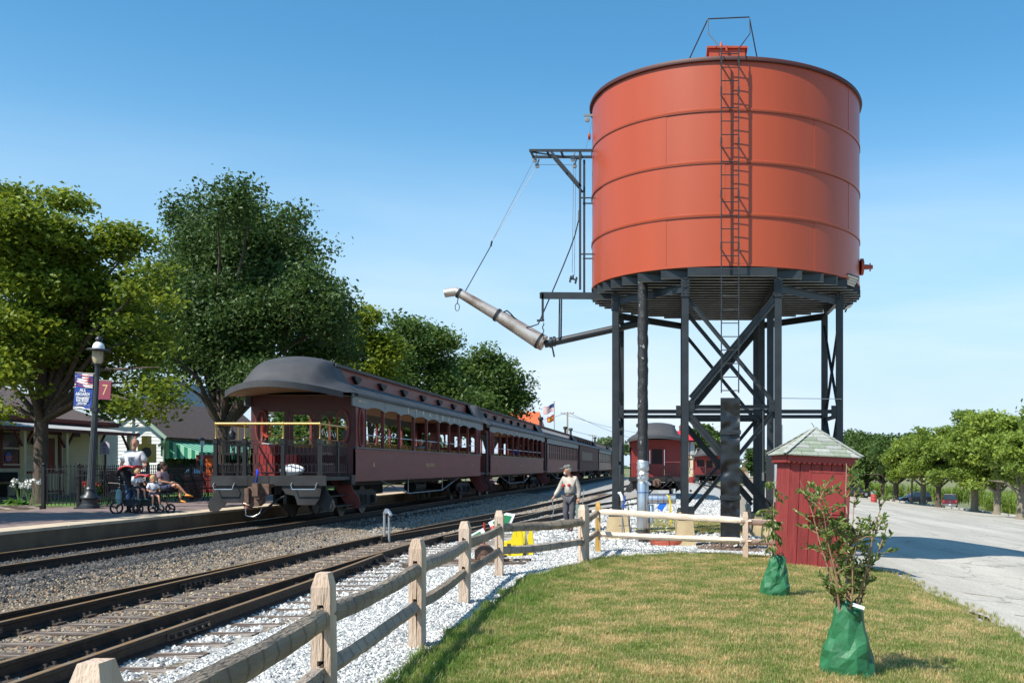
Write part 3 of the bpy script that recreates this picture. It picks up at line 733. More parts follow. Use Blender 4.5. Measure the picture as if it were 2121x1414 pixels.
for i in (0,3):
    x = cols_x[i]; y0, y1 = rows_y[1]+.08, rows_y[2]-.08
    strut((x-.03,y0,3.1),(x-.03,y1,5.3),'brace'); strut((x+.03,y0,5.3),(x+.03,y1,3.1),'brace')
    strut((x-.03,y0,2.9),(x-.03,y1,.75),'brace'); strut((x+.03,y0,.75),(x+.03,y1,2.9),'brace')
mb = MB()
for (a,b) in (((0,1),(1,0)),((3,1),(2,0)),((0,2),(1,3)),((3,2),(2,3))):
    strut((cols_x[a[0]],rows_y[a[1]],5.62),(cols_x[b[0]],rows_y[b[1]],5.62),'edge_girder',.10,.16)
for i in range(4):
    y0, y1 = (rows_y[0],rows_y[3]) if i in (1,2) else (rows_y[1],rows_y[2])
    mb = MB(); mb.box(cols_x[i]-.05,cols_x[i]+.05,y0-.12,y1+.12,5.54,5.56); mb.box(cols_x[i]-.05,cols_x[i]+.05,y0-.12,y1+.12,5.73,5.75); mb.box(cols_x[i]-.008,cols_x[i]+.008,y0-.12,y1+.12,5.56,5.73)
    mb.build('girder', M_blk, tw)
for (x,y) in ((cols_x[1],rows_y[0]),(cols_x[2],rows_y[0]),(cols_x[0],rows_y[1]),(cols_x[3],rows_y[1])):
    mb = MB(); mb.box(x-.09,x+.09,y-.10,y-.082,5.35,5.72)
    for k in range(4):
        for s in (-.05,.05): mb.lathe([(.014,-.02),(.014,0)], (x+s,y-.10,5.42+k*.08), 6, 'y')
    mb.build('gusset_plate', M_blk, tw)
for (x,y,z) in [(cols_x[1]+.10,rows_y[0],zs),(cols_x[2]-.10,rows_y[0],zs),(cols_x[0]+.10,rows_y[1],zs),(cols_x[3]-.10,rows_y[1],zs),(cols_x[1]-.10,rows_y[1],zs),(cols_x[1]+.10,rows_y[0],.75),(cols_x[2]-.10,rows_y[0],.75)]:
    mb = MB(); mb.box(x-.10,x+.10,y-.062,y-.052,z-.14,z+.10)
    for i in (-.06,.0,.06):
        for j in (-.09,.05): mb.lathe([(.013,-.014),(.013,0)], (x+i,y-.062,z+j), 6, 'y')
    mb.build('gusset_plate', M_blk, tw)
# joists under the tank, one by one, and the deck on them
ny = 20
for k in range(ny):
    y = TY-TR+.02+k*(2*TR-.04)/(ny-1); c = math.sqrt(max(.0, (TR+.02)**2-(y-TY)**2)); c = max(c,.95)
    mb = MB(); mb.box(TX-c,TX+c,y-.035,y-.022,5.755,5.93); mb.box(TX-c,TX+c,y-.022,y+.03,5.917,5.93); jo = mb.build('joist', M_blk, tw)
    mb = MB(); mb.box(TX-c,TX+c,y-.020,y+.035,5.752,5.768); mb.build('flange', M_joist, jo)
mb = MB(); mb.lathe([(TR-.03,0),(TR-.03,.025)], (TX,TY,5.934), 96); mb.build('deck', M_deck, tw)

# riser pipe wrapped in black mastic, bare silver below
m = bpy.data.materials.new('wrapped_riser'); m.use_nodes = True; nt = m.node_tree; b = nt.nodes['Principled BSDF']
g = nt.nodes.new('ShaderNodeNewGeometry'); n = nt.nodes.new('ShaderNodeTexNoise'); n.inputs['Scale'].default_value = 6.5; n.inputs['Detail'].default_value = 8; n.inputs['Roughness'].default_value = .7
nt.links.new(g.outputs['Position'], n.inputs['Vector']); r = nt.nodes.new('ShaderNodeValToRGB'); r.color_ramp.elements[0].position = .64; r.color_ramp.elements[1].position = .67
r.color_ramp.elements[0].color = (.022,.022,.024,1); r.color_ramp.elements[1].color = (.5,.5,.48,1); nt.links.new(n.outputs['Fac'], r.inputs[0]); nt.links.new(r.outputs[0], b.inputs['Base Color'])
bp = nt.nodes.new('ShaderNodeBump'); bp.inputs['Strength'].default_value = .8; bp.inputs['Distance'].default_value = .05; nt.links.new(n.outputs['Fac'], bp.inputs['Height']); nt.links.new(bp.outputs[0], b.inputs['Normal']); b.inputs['Roughness'].default_value = .45
M_riser = m
M_silver = mat('galvanised_steel', (.62,.63,.65), .28, metal=.85, var=.15, scale=3)
M_foil = mat('crumpled_foil', (.70,.70,.70), .35, metal=.8, bump=1, bscale=18, var=.2, scale=9)
M_dark_m = mat('dark_mastic', (.05,.04,.038), .6)
M_blue = mat('blue_band', (.03,.08,.30), .5); M_yel = mat('yellow_rope', (.70,.52,.03), .7)
RX, RY = -.735, 22.3
rp = thing('pipe', None, None); rp.name = 'riser_pipe'; rp.parent = tw; rp['label'] = 'tall riser pipe wrapped in peeling black mastic'
rnd = random.Random(9)
mb = MB(); pts = [(RX+rnd.uniform(-.006,.006), RY, 1.75+k*.1) for k in range(42)]; mb.tube(pts, [.115*rnd.uniform(.95,1.06) for _ in pts], 18); mb.build('wrapping', M_riser, rp)
mb = MB(); pts = [(RX+rnd.uniform(-.01,.01), RY, 1.34+k*.05) for k in range(11)]; mb.tube(pts, [.13*rnd.uniform(.85,1.15) for _ in pts], 14); mb.build('foil_wrap', M_foil, rp)
mb = MB(); mb.tube([(RX-.1,RY-.15,1.55),(RX+.02,RY-.17,1.42),(RX+.18,RY-.14,1.30)],.03,6); mb.build('foil_flap', M_foil, rp)
mb = MB(); mb.lathe([(.13,.34),(.132,.35),(.132,1.33),(.12,1.36)], (RX,RY,0), 24); mb.build('silver_sleeve', M_silver, rp)
mb = MB(); mb.lathe([(.1,.0),(.1,.15),(.122,.16),(.122,.338)], (RX,RY,-.04), 20); mb.build('pipe_foot', M_dark_m, rp)
for z in (.62,1.12):
    mb = MB(); mb.lathe([(.134,0),(.137,.0),(.137,.018),(.134,.018)], (RX,RY,z), 24); mb.build('blue_strap', M_blue, rp)
mb = MB(); mb.lathe([(.06,0),(.108,.01),(.108,.60),(.06,.62)], (RX+.12,RY,.98), 22, 'x'); cp_ = mb.build('side_pipe', M_silver, rp)
for x in (.2,.33,.46):
    mb = MB(); mb.lathe([(.109,0),(.112,.0),(.112,.014),(.109,.014)], (RX+x,RY,.98), 22, 'x'); mb.build('blue_strap', M_blue, cp_)
mb = MB()
for k in range(5): mb.tube([(RX+.57+.008*k,RY-.112,1.06),(RX+.60+.006*k,RY-.125,.9),(RX+.59+.012*k,RY-.10,.55-.04*k)],.006,5)
mb.tube([(RX+.52,RY-.03,1.08),(RX+.58,RY-.118,1.04),(RX+.60,RY-.11,.86)],.012,5); tag(mb.build('rope', M_yel), 'yellow rope looped over the silver side pipe and hanging down', 'rope')
mb = MB(); mb.lathe([(.04,0),(.055,.01),(.055,.40),(.04,.42)], (RX+.19,RY+.02,.44), 14); mb.build('drain_pipe', M_silver, rp)
mb = MB(); mb.cbox((RX+.42,RY-.05,.83),(.14,.02,.20),Euler((0,R(32),0))); tag(mb.build('tag_board', mat('blue_plastic',(.02,.16,.62),.4)), 'blue tag hanging beneath the silver side pipe', 'tag')
mb = MB(); mb.lathe([(.02,0),(.028,.005),(.028,.03),(.02,.035)], (.32,21.75,1.18), 12, 'y'); tag(mb.build('reflector', mat('red_reflector',(.6,.03,.03),.3), tw))
# wooden stake by the riser
mb = MB(); mb.box(RX+.06,RX+.15,RY+.2,RY+.24,0,.50); tag(mb.build('wooden_stake', mat('stake_wood',(.42,.30,.18),.8,var=.2,scale=5)), 'short wooden stake standing behind the silver riser foot', 'stake')

# swivelling spout, its fixed feed pipe and hangers
M_spout = mat('bare_spout_metal', (.62,.55,.49), .36, metal=.55, col2=(.24,.15,.11), scale=2.2, detail=7, lo=.45, hi=.72)
SY = 24.0
mb = MB(); mb.tube([W(1345,664,SY),W(1320,670,SY),W(1150,708,SY),W(1128,713,SY)],.088,14); mb.build('feed_pipe', M_blk, tw)
mb = MB(); mb.tube([W(1330,560,SY+.2),W(1330,668,SY)],.1,12); mb.build('outlet_pipe', M_blk, tw)
sp = thing('spout', None, None, (-3.2,SY,4.6)); sp.parent = tw; sp.location = Vector((-3.2,SY,4.6))-Vector((TX,TY,0)); sp['label'] = 'worn bare metal filling spout hanging out over the track'
mb = MB(); mb.tube([W(1127,711,SY),W(1112,703,SY),W(1040,658,SY)],[.19,.19,.155],20); mb.build('spout_bell', M_spout, sp)
mb = MB(); mb.tube([W(1041,659,SY),W(952,607,SY)],[.145,.105],20); mb.build('spout_barrel', M_spout, sp)
mb = MB(); mb.tube([W(953,607.6,SY),W(944,603.5,SY),W(921,607.5,SY)],[.105,.107,.10],20); mb.build('spout_tip', M_spout, sp)
for (px,py,r) in ((1030,652.5,.165),(951,607.5,.125),(1117,706,.20)):
    d = (W(1127,711,SY)-W(952,607,SY)).normalized(); c = W(px,py,SY)
    mb = MB(); mb.tube([c-d*.03,c+d*.03],r,20,smooth=True); mb.build('clamp_band', M_blk, sp)
mb = MB(); mb.tube([W(1042,647,SY-.05),W(1050,643,SY-.1),W(1058,650,SY-.1),W(1064,657,SY-.1),W(1073,664,SY-.05)],.018,6); mb.build('lifting_eye', M_blk, sp)
mb = MB(); mb.lathe([(.13,-.03),(.13,.03)], tuple(W(1141,709,SY)), 14, 'x'); mb.lathe([(.12,-.03),(.12,.03)], tuple(W(1148,707,SY)), 14, 'x'); mb.tube([W(1143,715,SY-.1),W(1148,739,SY-.1)],.022,6); mb.build('coupling', M_blk, tw)
mb = MB(); mb.tube([W(949,615,SY-.02),W(947,628,SY-.02)],.012,5); mb.tube([W(947+4.5*math.cos(t*.7),636+8*math.sin(t*.7),SY-.02) for t in range(9)],.010,5,closed=True); mb.build('pull_ring', M_blk, sp)
# hanger arm
for dy in (-.28,.28):
    mb = MB(); mb.beam(W(1226,613,SY+dy) + Vector((.5,0,0)), W(1120,612,SY+dy), .05, .16); mb.build('hanger_beam', M_blk, tw)
    mb = MB(); mb.beam(W(1124,606,SY+dy), W(1124,664,SY+dy), .05, .05, (0,1,0)); mb.build('hanger_post', M_blk, tw)
mb = MB(); mb.beam(W(1122,612,SY-.3), W(1122,612,SY+.3), .10, .14); mb.beam(W(1125,663,SY-.3), W(1125,663,SY+.3), .05,.05); mb.beam(W(1112,664,SY-.28),W(1126,663,SY-.28),.03,.05); mb.build('hanger_crossbar', M_blk, tw)
for px in (1159,1163):
    mb = MB(); mb.beam(W(px,620,SY+(.1 if px>1160 else -.1)), W(px-1,702,SY+(.1 if px>1160 else -.1)), .035,.035,(0,1,0)); mb.build('hanger_rod', M_blk, tw)
# mast with pulley gallery
for dy, px in ((-.25,1203.5),(.25,1208)):
    mb = MB(); mb.beam((W(px,330,SY).x,SY+dy,9.1),(W(px,330,SY).x,SY+dy,5.88),.05,.05,(0,1,0)); mb.build('mast', M_blk, tw)
    z = 9.17
    mb = MB(); mb.beam((-3.47,SY+dy,z),(-1.95,SY+dy,z),.05,.055); mb.build('gallery_beam', M_blk, tw)
    mb = MB(); mb.beam((-2.95,SY+dy,z-.03),(-2.25,SY+dy,8.32),.05,.05); mb.build('gallery_brace', M_blk, tw)
    for zz in (6.72,8.05):
        mb = MB(); mb.beam((-2.25,SY+dy,zz),(-1.93,SY+dy,zz),.028,.028); mb.build('wall_tie', M_blk, tw)
for x in (-3.44,-3.05,-2.72,-2.28):
    mb = MB(); mb.beam((x,SY-.27,9.17),(x,SY+.27,9.17),.045,.045); mb.build('gallery_crossbar', M_blk, tw)
mb = MB(); mb.beam((-3.44,SY-.27,9.13),(-2.28,SY+.27,9.12),.02,.03); mb.build('gallery_tie_rod', M_blk, tw)
M_pul = mat('pulley_grey', (.22,.22,.22), .5, metal=.5)
PUL = [(1107.5,332,SY-.15),(1112.5,343.5,SY-.1),(1186.5,330,SY-.15),(1190,343.5,SY-.1)]
for px,py,y in PUL:
    c = W(px,py,y); mb = MB(); mb.lathe([(.03,-.025),(.055,-.022),(.055,.022),(.03,.025)], tuple(c), 14, 'y'); mb.beam(c+Vector((0,0,.02)), c+Vector((.05,0,.16)), .03,.02,(0,1,0)); mb.build('pulley', M_pul, tw)
c = W(1224.5,246,SY); mb = MB(); mb.lathe([(.03,-.025),(.06,-.022),(.06,.022),(.03,.025)], (TX-TR-.08,SY,W(0,248,SY).z), 14, 'y'); mb.beam((TX-TR-.16,SY,W(0,239,SY).z),(TX-TR+.08,SY,W(0,239,SY).z),.04,.05); mb.build('pulley', M_pul, tw)
def cable(pts, r=.008, n='cable', m=None):
    mb = MB(); mb.tube(pts, r, 5); return mb.build(n, m or M_cable, tw)
M_wire = mat('bright_wire_rope', (.5,.5,.5), .5, metal=.3)
cable([W(1111,346,SY-.1),W(1019,500,SY-.05)],.0065,m=M_wire); cable([W(1104,336,SY-.15),W(1019,500,SY-.05)],.005)
mb = MB(); mb.tube([W(1019,499,SY-.05),W(1016.5,510,SY-.05)],.022,6); mb.build('cable_clamp', M_blk, tw)
cable([W(1016,510,SY-.05),W(962,606,SY)],.012,m=M_blk)
cable([W(1110,341,SY-.1),W(1190,342,SY-.1)],.005)
cable([W(1188,346,SY-.1),W(1185,565,SY-.1)],.006); cable([W(1192.5,346,SY-.1),W(1189.5,570,SY-.1)],.006)
cable([W(1226,250,SY-.05),W(1213,312,SY-.05)],.005)
mb = MB(); mb.tube([W(1199,436,SY-.2),W(1198.5,457,SY-.2)],.02,6); mb.build('cable_clamp', M_cable, tw)
cable([W(1198,457,SY-.2)]+[W(1198-92*t**1.35,457+ (690-457)*t - 12*math.sin(PI*t),SY-.2) for t in (.15,.3,.45,.6,.75,.85,.93)]+[W(1100,676,SY-.2),W(1090,678,SY-.15)],.016,m=M_blk)
mb = MB(); mb.tube([W(1125,668,SY-.2)+Vector((.02*math.sin(k*1.8),.02*math.cos(k*1.8),-.045*k)) for k in range(10)],.013,5); mb.build('chain', M_blk, tw)
mb = MB(); c = W(1187,578,SY-.1); mb.cbox(c,(.17,.06,.03),Euler((0,R(14),0))); mb.cbox(c+Vector((-.06,0,-.0)),(.03,.14,.15),Euler((0,R(14),0))); mb.cbox(c+Vector((.07,0,-.03)),(.03,.14,.15),Euler((0,R(14),0))); mb.tube([c+Vector((0,0,.02)),c+Vector((0,0,.10))],.02,6); mb.build('counterweight', M_blk, tw)
# floodlights, valve, conduit and boxes on the right side
M_lens = mat('floodlight_lens', (.55,.52,.48), .3, var=.1, scale=8)
def flood(p, rot, s, lab):
    t = thing('floodlight', lab, 'floodlight', p); Mx = Euler(rot).to_matrix()
    mb = MB(); mb.cbox(p, (.30*s,.05*s,.24*s), Mx); mb.build('housing', M_blk, t)
    n_ = Mx@Vector((0,-1,0))
    for k in range(4): mb = MB(); mb.cbox(Vector(p)+n_*.028*s+Mx@Vector((0,0,(-.085+.057*k)*s)), (.27*s,.008*s,.045*s), Mx); mb.build('lens', M_lens, t)
    mb = MB(); mb.tube([Vector(p)-n_*.02*s,Vector(p)-n_*.05*s+Vector((-.03,.12,-.14))],.022,6); mb.build('bracket', M_blk, t); return t
flood(tuple(W(1762,580,22.9)), (R(38),R(14),R(20)), 1.05, 'rectangular floodlight under the right edge of the tank, upper of two')
flood(tuple(W(1757,634,23.3)), (R(62),R(-20),R(30)), .7, 'small floodlight below the larger one at the right tower leg')
c = W(1786,553,24.0); mb = MB(); mb.lathe([(.20,-.03),(.20,.03),(.06,.05),(.06,.16)], (TX+TR-.0,24.0,c.z), 18, 'x'); vv = mb.build('flanged_nozzle', M_tank, tw)
mb = MB(); mb.tube([(TX+TR+.16,24.0,c.z),(TX+TR+.26,24.0,c.z)],.05,8); mb.beam((TX+TR+.2,24.0,c.z-.1),(TX+TR+.2,24.0,c.z+.09),.03,.03,(0,1,0)); mb.build('valve', M_tank, vv)
mb = MB(); mb.lathe([(.05,0),(.08,.01),(.08,.05),(.05,.06)], (TX-TR-.06,SY,W(0,283,SY).z), 12, 'x'); mb.build('flanged_nozzle', M_tank, tw)
mb = MB(); mb.tube([(2.28,21.6,.6),(2.28,21.6,2.6)],.02,8); mb.build('conduit', mat('light_conduit',(.6,.6,.6),.4), tw)
mb = MB(); mb.tube([(2.2,21.6,3.17),(3.85,23.3,3.27)],.008,5); mb.build('cable', M_wire, tw)
mb = MB(); mb.box(1.93,2.10,21.45,21.57,1.0,2.05); eb = tag(mb.build('electrical_box', mat('dark_box_paint',(.03,.032,.035),.5)), 'dark electrical cabinet on the tower leg beside the red shed', 'electrical box')
mb = MB(); mb.box(2.10,2.24,21.30,21.44,.95,1.75); eb = tag(mb.build('electrical_box', mat('grey_box_paint',(.40,.43,.45),.5)), 'pale grey electrical box half hidden behind the red shed', 'electrical box')
mb = MB(); mb.box(1.84,1.885,21.46,21.50,1.40,1.58); mb.tube([(1.862,21.48,1.58),(1.862,21.48,2.9)],.006,5); mb.build('junction_box', M_pul, tw)

# hydrant standpipe with white elbow and blue valve by the left leg
hy = thing('hydrant', 'thin standpipe with white elbow and blue valve beside the left tower pier', 'standpipe', (W(1290,1100,22.6).x,22.6,0))
mb = MB(); mb.tube([W(1289,1118,22.6),W(1289,1050,22.6)],.016,8); mb.build('pipe', M_silver, hy)
mb = MB(); mb.tube([W(1281,1022,22.6),W(1284,1020,22.6),W(1288,1028,22.6),W(1289,1036,22.6)],.035,8); mb.build('white_elbow', mat('white_pvc',(.8,.8,.8),.4), hy)
mb = MB(); mb.lathe([(.04,0),(.04,.14)], tuple(W(1289,1050,22.6)), 10); mb.build('grey_union', M_pul, hy)
mb = MB(); mb.tube([W(1289,1046,22.55),W(1294,1040,22.55),W(1294,1025,22.55)],.022,6); mb.cbox(W(1292,1048,22.55),(.09,.05,.06)); mb.build('blue_valve', M_blue, hy)
# coiled hose by the front pier
M_hose = mat('red_hose', (.42,.09,.05), .5)
mb = MB()
for k in range(9):
    rr = .26+.012*k; mb.tube([(-.17+rr*1.25*math.cos(t*PI/8), 21.55+.16*math.sin(t*PI/8), .03+.018*k+.01*math.sin(t+k)) for t in range(16)],.018,6,closed=True)
mb.tube([(-.15,21.38,.02),(-.17,21.37,.20)],.02,6); tag(mb.build('hose', M_hose), 'coiled red hose on the gravel at the foot of the front pier', 'hose')
mb = MB(); mb.tube([(-1.3,23.0,.35),(-1.05,22.9,.36),(-1.0,22.8,.05)],.012,5); mb.tube([(-1.05,22.9,.36),(-1.1,22.9,.9)],.012,5); mb.build('sample_pipe', M_blk, tw)
# mulch under the ladder
M_mulch = mat('bark_mulch', (.16,.11,.08), .95, var=.3, scale=9)
strip('mulch_bed', frange(20.6,22.3,.2), lambda y:.45+.06*math.sin(y*9), lambda y:1.95, 6, M_mulch, .007)
scatter('mulch_chips', region(frange(20.6,22.3,.3), lambda y:.45, lambda y:1.95,.01), variants('mul', [rock('m%d'%i,80+i,M_mulch,.4) for i in range(4)]), 450, .01,.03, 22, 'brown bark chips under the tower ladder')

# ================================================================ SPLIT RAIL FENCE
M_post = mat('split_post_wood', (.64,.49,.38), .85, col2=(.50,.36,.26), scale=2.4, stretch=(3,3,.5), bump=.7, bscale=26)
M_railw = mat('weathered_rail_wood', (.36,.285,.21), .88, col2=(.23,.18,.135), scale=2.2, stretch=(4,.6,4), bump=.8, bscale=22)
M_railw2 = mat('grey_rail_wood', (.32,.265,.22), .9, col2=(.46,.37,.29), scale=2, stretch=(4,.6,4), bump=.8, bscale=22)
M_newp = mat('fresh_pine_post', (.52,.30,.08), .8, var=.15, scale=3, stretch=(3,3,.5))
M_pale = mat('pale_new_rail', (.64,.52,.41), .85, var=.12, scale=2, stretch=(.6,4,4), bump=.6, bscale=20)
for M_ in (M_railw, M_railw2):                      # drawknife rings left across the rails
    nt = M_.node_tree; b = nt.nodes['Principled BSDF']; lk = b.inputs['Base Color'].links[0].from_socket
    tc = nt.nodes.new('ShaderNodeTexCoord'); wv = nt.nodes.new('ShaderNodeTexWave'); wv.bands_direction = 'Y'; wv.inputs['Scale'].default_value = 1.35; wv.inputs['Distortion'].default_value = 3.2; wv.inputs['Detail'].default_value = 3; wv.inputs['Detail Scale'].default_value = 1.6
    nt.links.new(tc.outputs['Object'], wv.inputs['Vector']); mr = nt.nodes.new('ShaderNodeMapRange'); mr.inputs[1].default_value = 0; mr.inputs[2].default_value = .10; mr.inputs[3].default_value = .62; mr.inputs[4].default_value = 1
    nt.links.new(wv.outputs['Fac'], mr.inputs[0]); vm = nt.nodes.new('ShaderNodeVectorMath'); vm.operation = 'SCALE'; nt.links.new(lk, vm.inputs[0]); nt.links.new(mr.outputs[0], vm.inputs['Scale']); nt.links.new(vm.outputs[0], b.inputs['Base Color'])
fence = thing('split_rail_fence', 'split rail fence of rough wooden posts between the white gravel and the lawn', 'fence', (-2.3,3.5,0))
def post(x, y, h, m, w=.125, d=.15, rz=0.0, zh=(.39,.745), base=None, seed=0, slot=.045):
    rnd = random.Random(seed); z0 = (gz(x,y) if base is None else base)-.06; c = .03
    Mz = Matrix.Rotation(rz, 3, 'Z'); tmp = MB(); sw = slot/2; hh = .075; H = h
    z_list = []
    tmp.box(-w/2,-sw,-d/2,d/2,z0,H-.09); tmp.box(sw,w/2,-d/2,d/2,z0,H-.09)
    prev = z0
    for z in zh: tmp.box(-sw,sw,-d/2+.0005,d/2-.0005,prev,z-hh); prev = z+hh
    tmp.box(-sw,sw,-d/2+.0005,d/2-.0005,prev,H-.09)
    b = [(-w/2,-d/2),(w/2,-d/2),(w/2,d/2),(-w/2,d/2)]; q = .62
    tmp.add([(x_,y_,H-.09) for x_,y_ in b]+[(x_*q,y_*(q+.1),H) for x_,y_ in b], [(0,1,5,4),(1,2,6,5),(2,3,7,6),(3,0,4,7),(4,5,6,7),(3,2,1,0)])
    out = MB(); out.f = tmp.f; out.sm = tmp.sm
    for v in tmp.v:
        tw_ = 1+.05*math.sin(v[2]*3+seed)
        p = Mz@Vector((v[0]*tw_+.008*math.sin(v[2]*5+seed), v[1]*tw_, v[2])); out.v.append((p.x+x, p.y+y, p.z))
    return out.build('post', m, fence)
def split_rail(p0, p1, m, r=.055, seed=0, flat=1.0, n=11, sag=.02, over=.12):
    rnd = random.Random(seed); p0 = Vector(p0); p1 = Vector(p1); d = (p1-p0).normalized(); p0 -= d*over; p1 += d*over
    k = 22; pts = []; rs = []; L = (p1-p0).length
    for i in range(k+1):
        t = i/k; e = min(1, .42+ (min(t,1-t)*L/.24)**.9*.58); pts.append(p0.lerp(p1,t)+Vector((0.007*math.sin(t*5+seed), 0, -sag*math.sin(PI*t)+.005*math.sin(t*6+seed*2)))); rs.append(r*e*(1+.035*math.sin(t*8+seed)+rnd.uniform(-.02,.02)))
    mb = MB(); mb.tube(pts, rs, 8, squash=(flat*1.05, 1.18), smooth=(seed % 3 != 0))
    for i in range(len(mb.v)):                                  # split faces: flatten parts of the round
        a = rnd.uniform(-.004,.004)+.010*math.sin((i%8)*2.1+seed); v = mb.v[i]; mb.v[i] = (v[0]+a, v[1], v[2]+rnd.uniform(-.0035,.0035)+.006*math.cos((i%8)*1.7+seed))
    return mb.build('rail', m, fence)
FP = [(-2.03,3.52),(-2.27,6.46),(-2.44,9.45),(-2.63,12.5),(-2.74,15.6),(-1.62,17.7)]
prev = (-1.85,.5)
pts_f = [prev]+FP
for i, (x,y) in enumerate(FP):
    dirv = Vector((x-pts_f[i][0], y-pts_f[i][1]))
    post(x, y, 1.02 if i < 5 else 1.03, M_post, .125 if i < 5 else .14, .15, rz=.06*math.sin(i*2.1) if i < 5 else -.45, seed=i+1)
for i in range(len(pts_f)-1):
    (xa,ya),(xb,yb) = pts_f[i], pts_f[i+1]
    o = .014
    split_rail((xa+o,ya,.745),(xb+o,yb,.735), M_railw if i != 3 else M_railw2, .068 if i < 2 else .062, seed=i*3+1, flat=.75)
    split_rail((xa-o*.2,ya,.40),(xb-o*.2,yb,.385), [M_railw2,M_railw2,M_railw2,M_railw,M_railw,M_railw2][i], .055, seed=i*3+2, flat=.7)
post(-1.56, 20.0, 1.0, M_newp, .10, .10, seed=9, slot=.03)
split_rail((-1.62,17.7,.74),(-1.56,20.0,.80), M_railw, .055, seed=31, flat=.7); split_rail((-1.62,17.7,.39),(-1.56,20.0,.40), M_railw, .05, seed=32, flat=.7)
post(1.30, 18.75, .86, M_post, .07, .10, rz=1.4, seed=12, zh=(.32,.66), slot=.03)
post(2.62, 19.6, .78, M_post, .09, .12, rz=1.4, seed=13, zh=(.26,.60))
split_rail((-1.56,20.0,.80),(1.30,18.75,.69), M_pale, .052, seed=41, flat=1.0, sag=.0); split_rail((-1.56,20.0,.36),(1.30,18.75,.31), M_pale, .05, seed=42, flat=1.0, sag=.0)
split_rail((1.30,18.75,.69),(2.62,19.6,.60), M_pale, .05, seed=43); split_rail((1.30,18.75,.31),(2.62,19.6,.24), M_pale, .05, seed=44)

# weathered plank barrier behind the tower
pb = thing('plank_fence', 'weathered grey plank fence running away behind the tower legs', 'fence', (2.1,27,-.1))
M_grey = mat('grey_plank', (.33,.30,.26), .9, var=.22, scale=3, stretch=(3,3,.6))
for k in range(22):
    y = 26.2+k*.62; x = 1.95+(y-26.2)*.045; mb = MB(); mb.box(x-.02,x+.02,y,y+.56,gz(x,y)-.02,gz(x,y)+.72+.04*math.sin(k*2.3)); mb.build('plank', M_grey, pb)
mb = MB(); mb.beam((1.9,26.0,.55),(2.55,39.9,.50),.04,.09); mb.build('top_board', M_grey, pb)

# ================================================================ RED SHED
M_shed = mat('barn_red_siding', (.27,.034,.031), .68, var=.20, scale=4, stretch=(3,3,.35), bump=.4, bscale=24, detail=8)
M_trim = mat('barn_red_trim', (.30,.038,.034), .6)
M_shing = [mat('shingle_%s'%n, c, .95, var=.10, scale=14, bump=.6, bscale=90) for n, c in (('sage',(.27,.30,.24)),('pale',(.36,.37,.34)),('moss',(.22,.26,.19)),('grey',(.31,.32,.30)))]
SZ = gz(2.45,18.6)
shed = thing('shed', 'small barn red wooden shed with pyramid shingle roof and scalloped trim', 'shed', (2.48,18.75,SZ))
SW = .555; HW = 1.955
def srot(o): return o
a_w = MB(); a_w.box(-SW+.02,SW-.02,-SW+.02,SW-.02,.02,HW); core = a_w.build('wall_core', M_shed); 
def sp_(mb, n, m, par=None):
    o = mb.build(n, m); o.parent = par or shed; return o
core.parent = shed
rnd = random.Random(2)
for side in range(4):
    Rz = Matrix.Rotation(side*PI/2, 3, 'Z')
    xs_ = [-SW,-.38,-.18,.02,.20,.40,SW]
    for k in range(6):
        x0, x1 = xs_[k]+.006, xs_[k+1]-.006; t = MB(); t.box(x0,x1,-SW-.014,-SW+.018,.03,HW-.01)
        o2 = MB(); o2.f = t.f; o2.sm = t.sm; o2.v = [tuple(Rz@Vector(v)) for v in t.v]; sp_(o2,'siding_board',M_shed)
# front hatch with counter shelf
mb = MB(); mb.box(-.18,.42,-SW-.030,-SW-.015,.98,1.72); hh_ = sp_(mb,'hatch',M_trim)
mb = MB(); mb.box(-.22,-.18,-SW-.036,-SW-.015,.96,1.76); mb.box(.42,.46,-SW-.036,-SW-.015,.96,1.76); mb.box(-.18,.42,-SW-.036,-SW-.015,1.722,1.76); sp_(mb,'hatch_frame',M_shed)
mb = MB(); mb.box(-.26,.50,-SW-.20,-SW-.016,.925,.955); mb.prism([(-SW-.17,.922),(-SW-.016,.922),(-SW-.016,.80)], -.20,-.17,'x'); mb.prism([(-SW-.17,.922),(-SW-.016,.922),(-SW-.016,.80)], .41,.44,'x'); sp_(mb,'counter_shelf',M_shed)
mb = MB(); mb.box(-SW-.03,SW+.03,-SW-.03,SW+.03,-.06,.028); sp_(mb,'sill_beam',mat('old_sill_wood',(.30,.22,.14),.9,var=.2,scale=4))
# scalloped fascia
EV = .655
for side in range(4):
    Rz = Matrix.Rotation(side*PI/2, 3, 'Z'); poly = [(-EV,HW+.07),(EV,HW+.07)]; ns = 14
    for k in range(ns*6+1):
        t = k/(ns*6); x = EV-2*EV*t; poly.append((x, HW-.045-.03*abs(math.sin(t*ns*PI))))
    t = MB(); t.prism(poly, -EV, -EV+.02); o2 = MB(); o2.f = t.f; o2.sm = t.sm; o2.v = [tuple(Rz@Vector(v)) for v in t.v]; sp_(o2,'scalloped_fascia',M_trim)
AP = 2.56-0.0; ER = .725; EZ = HW+.06
t = MB(); t.add([(-ER+.03,-ER+.03,EZ-.0),(ER-.03,-ER+.03,EZ),(ER-.03,ER-.03,EZ),(-ER+.03,ER-.03,EZ),(0,0,AP-.02)], [(0,1,4),(1,2,4),(2,3,4),(3,0,4),(3,2,1,0)]); rf = sp_(t,'roof',M_shing[0])
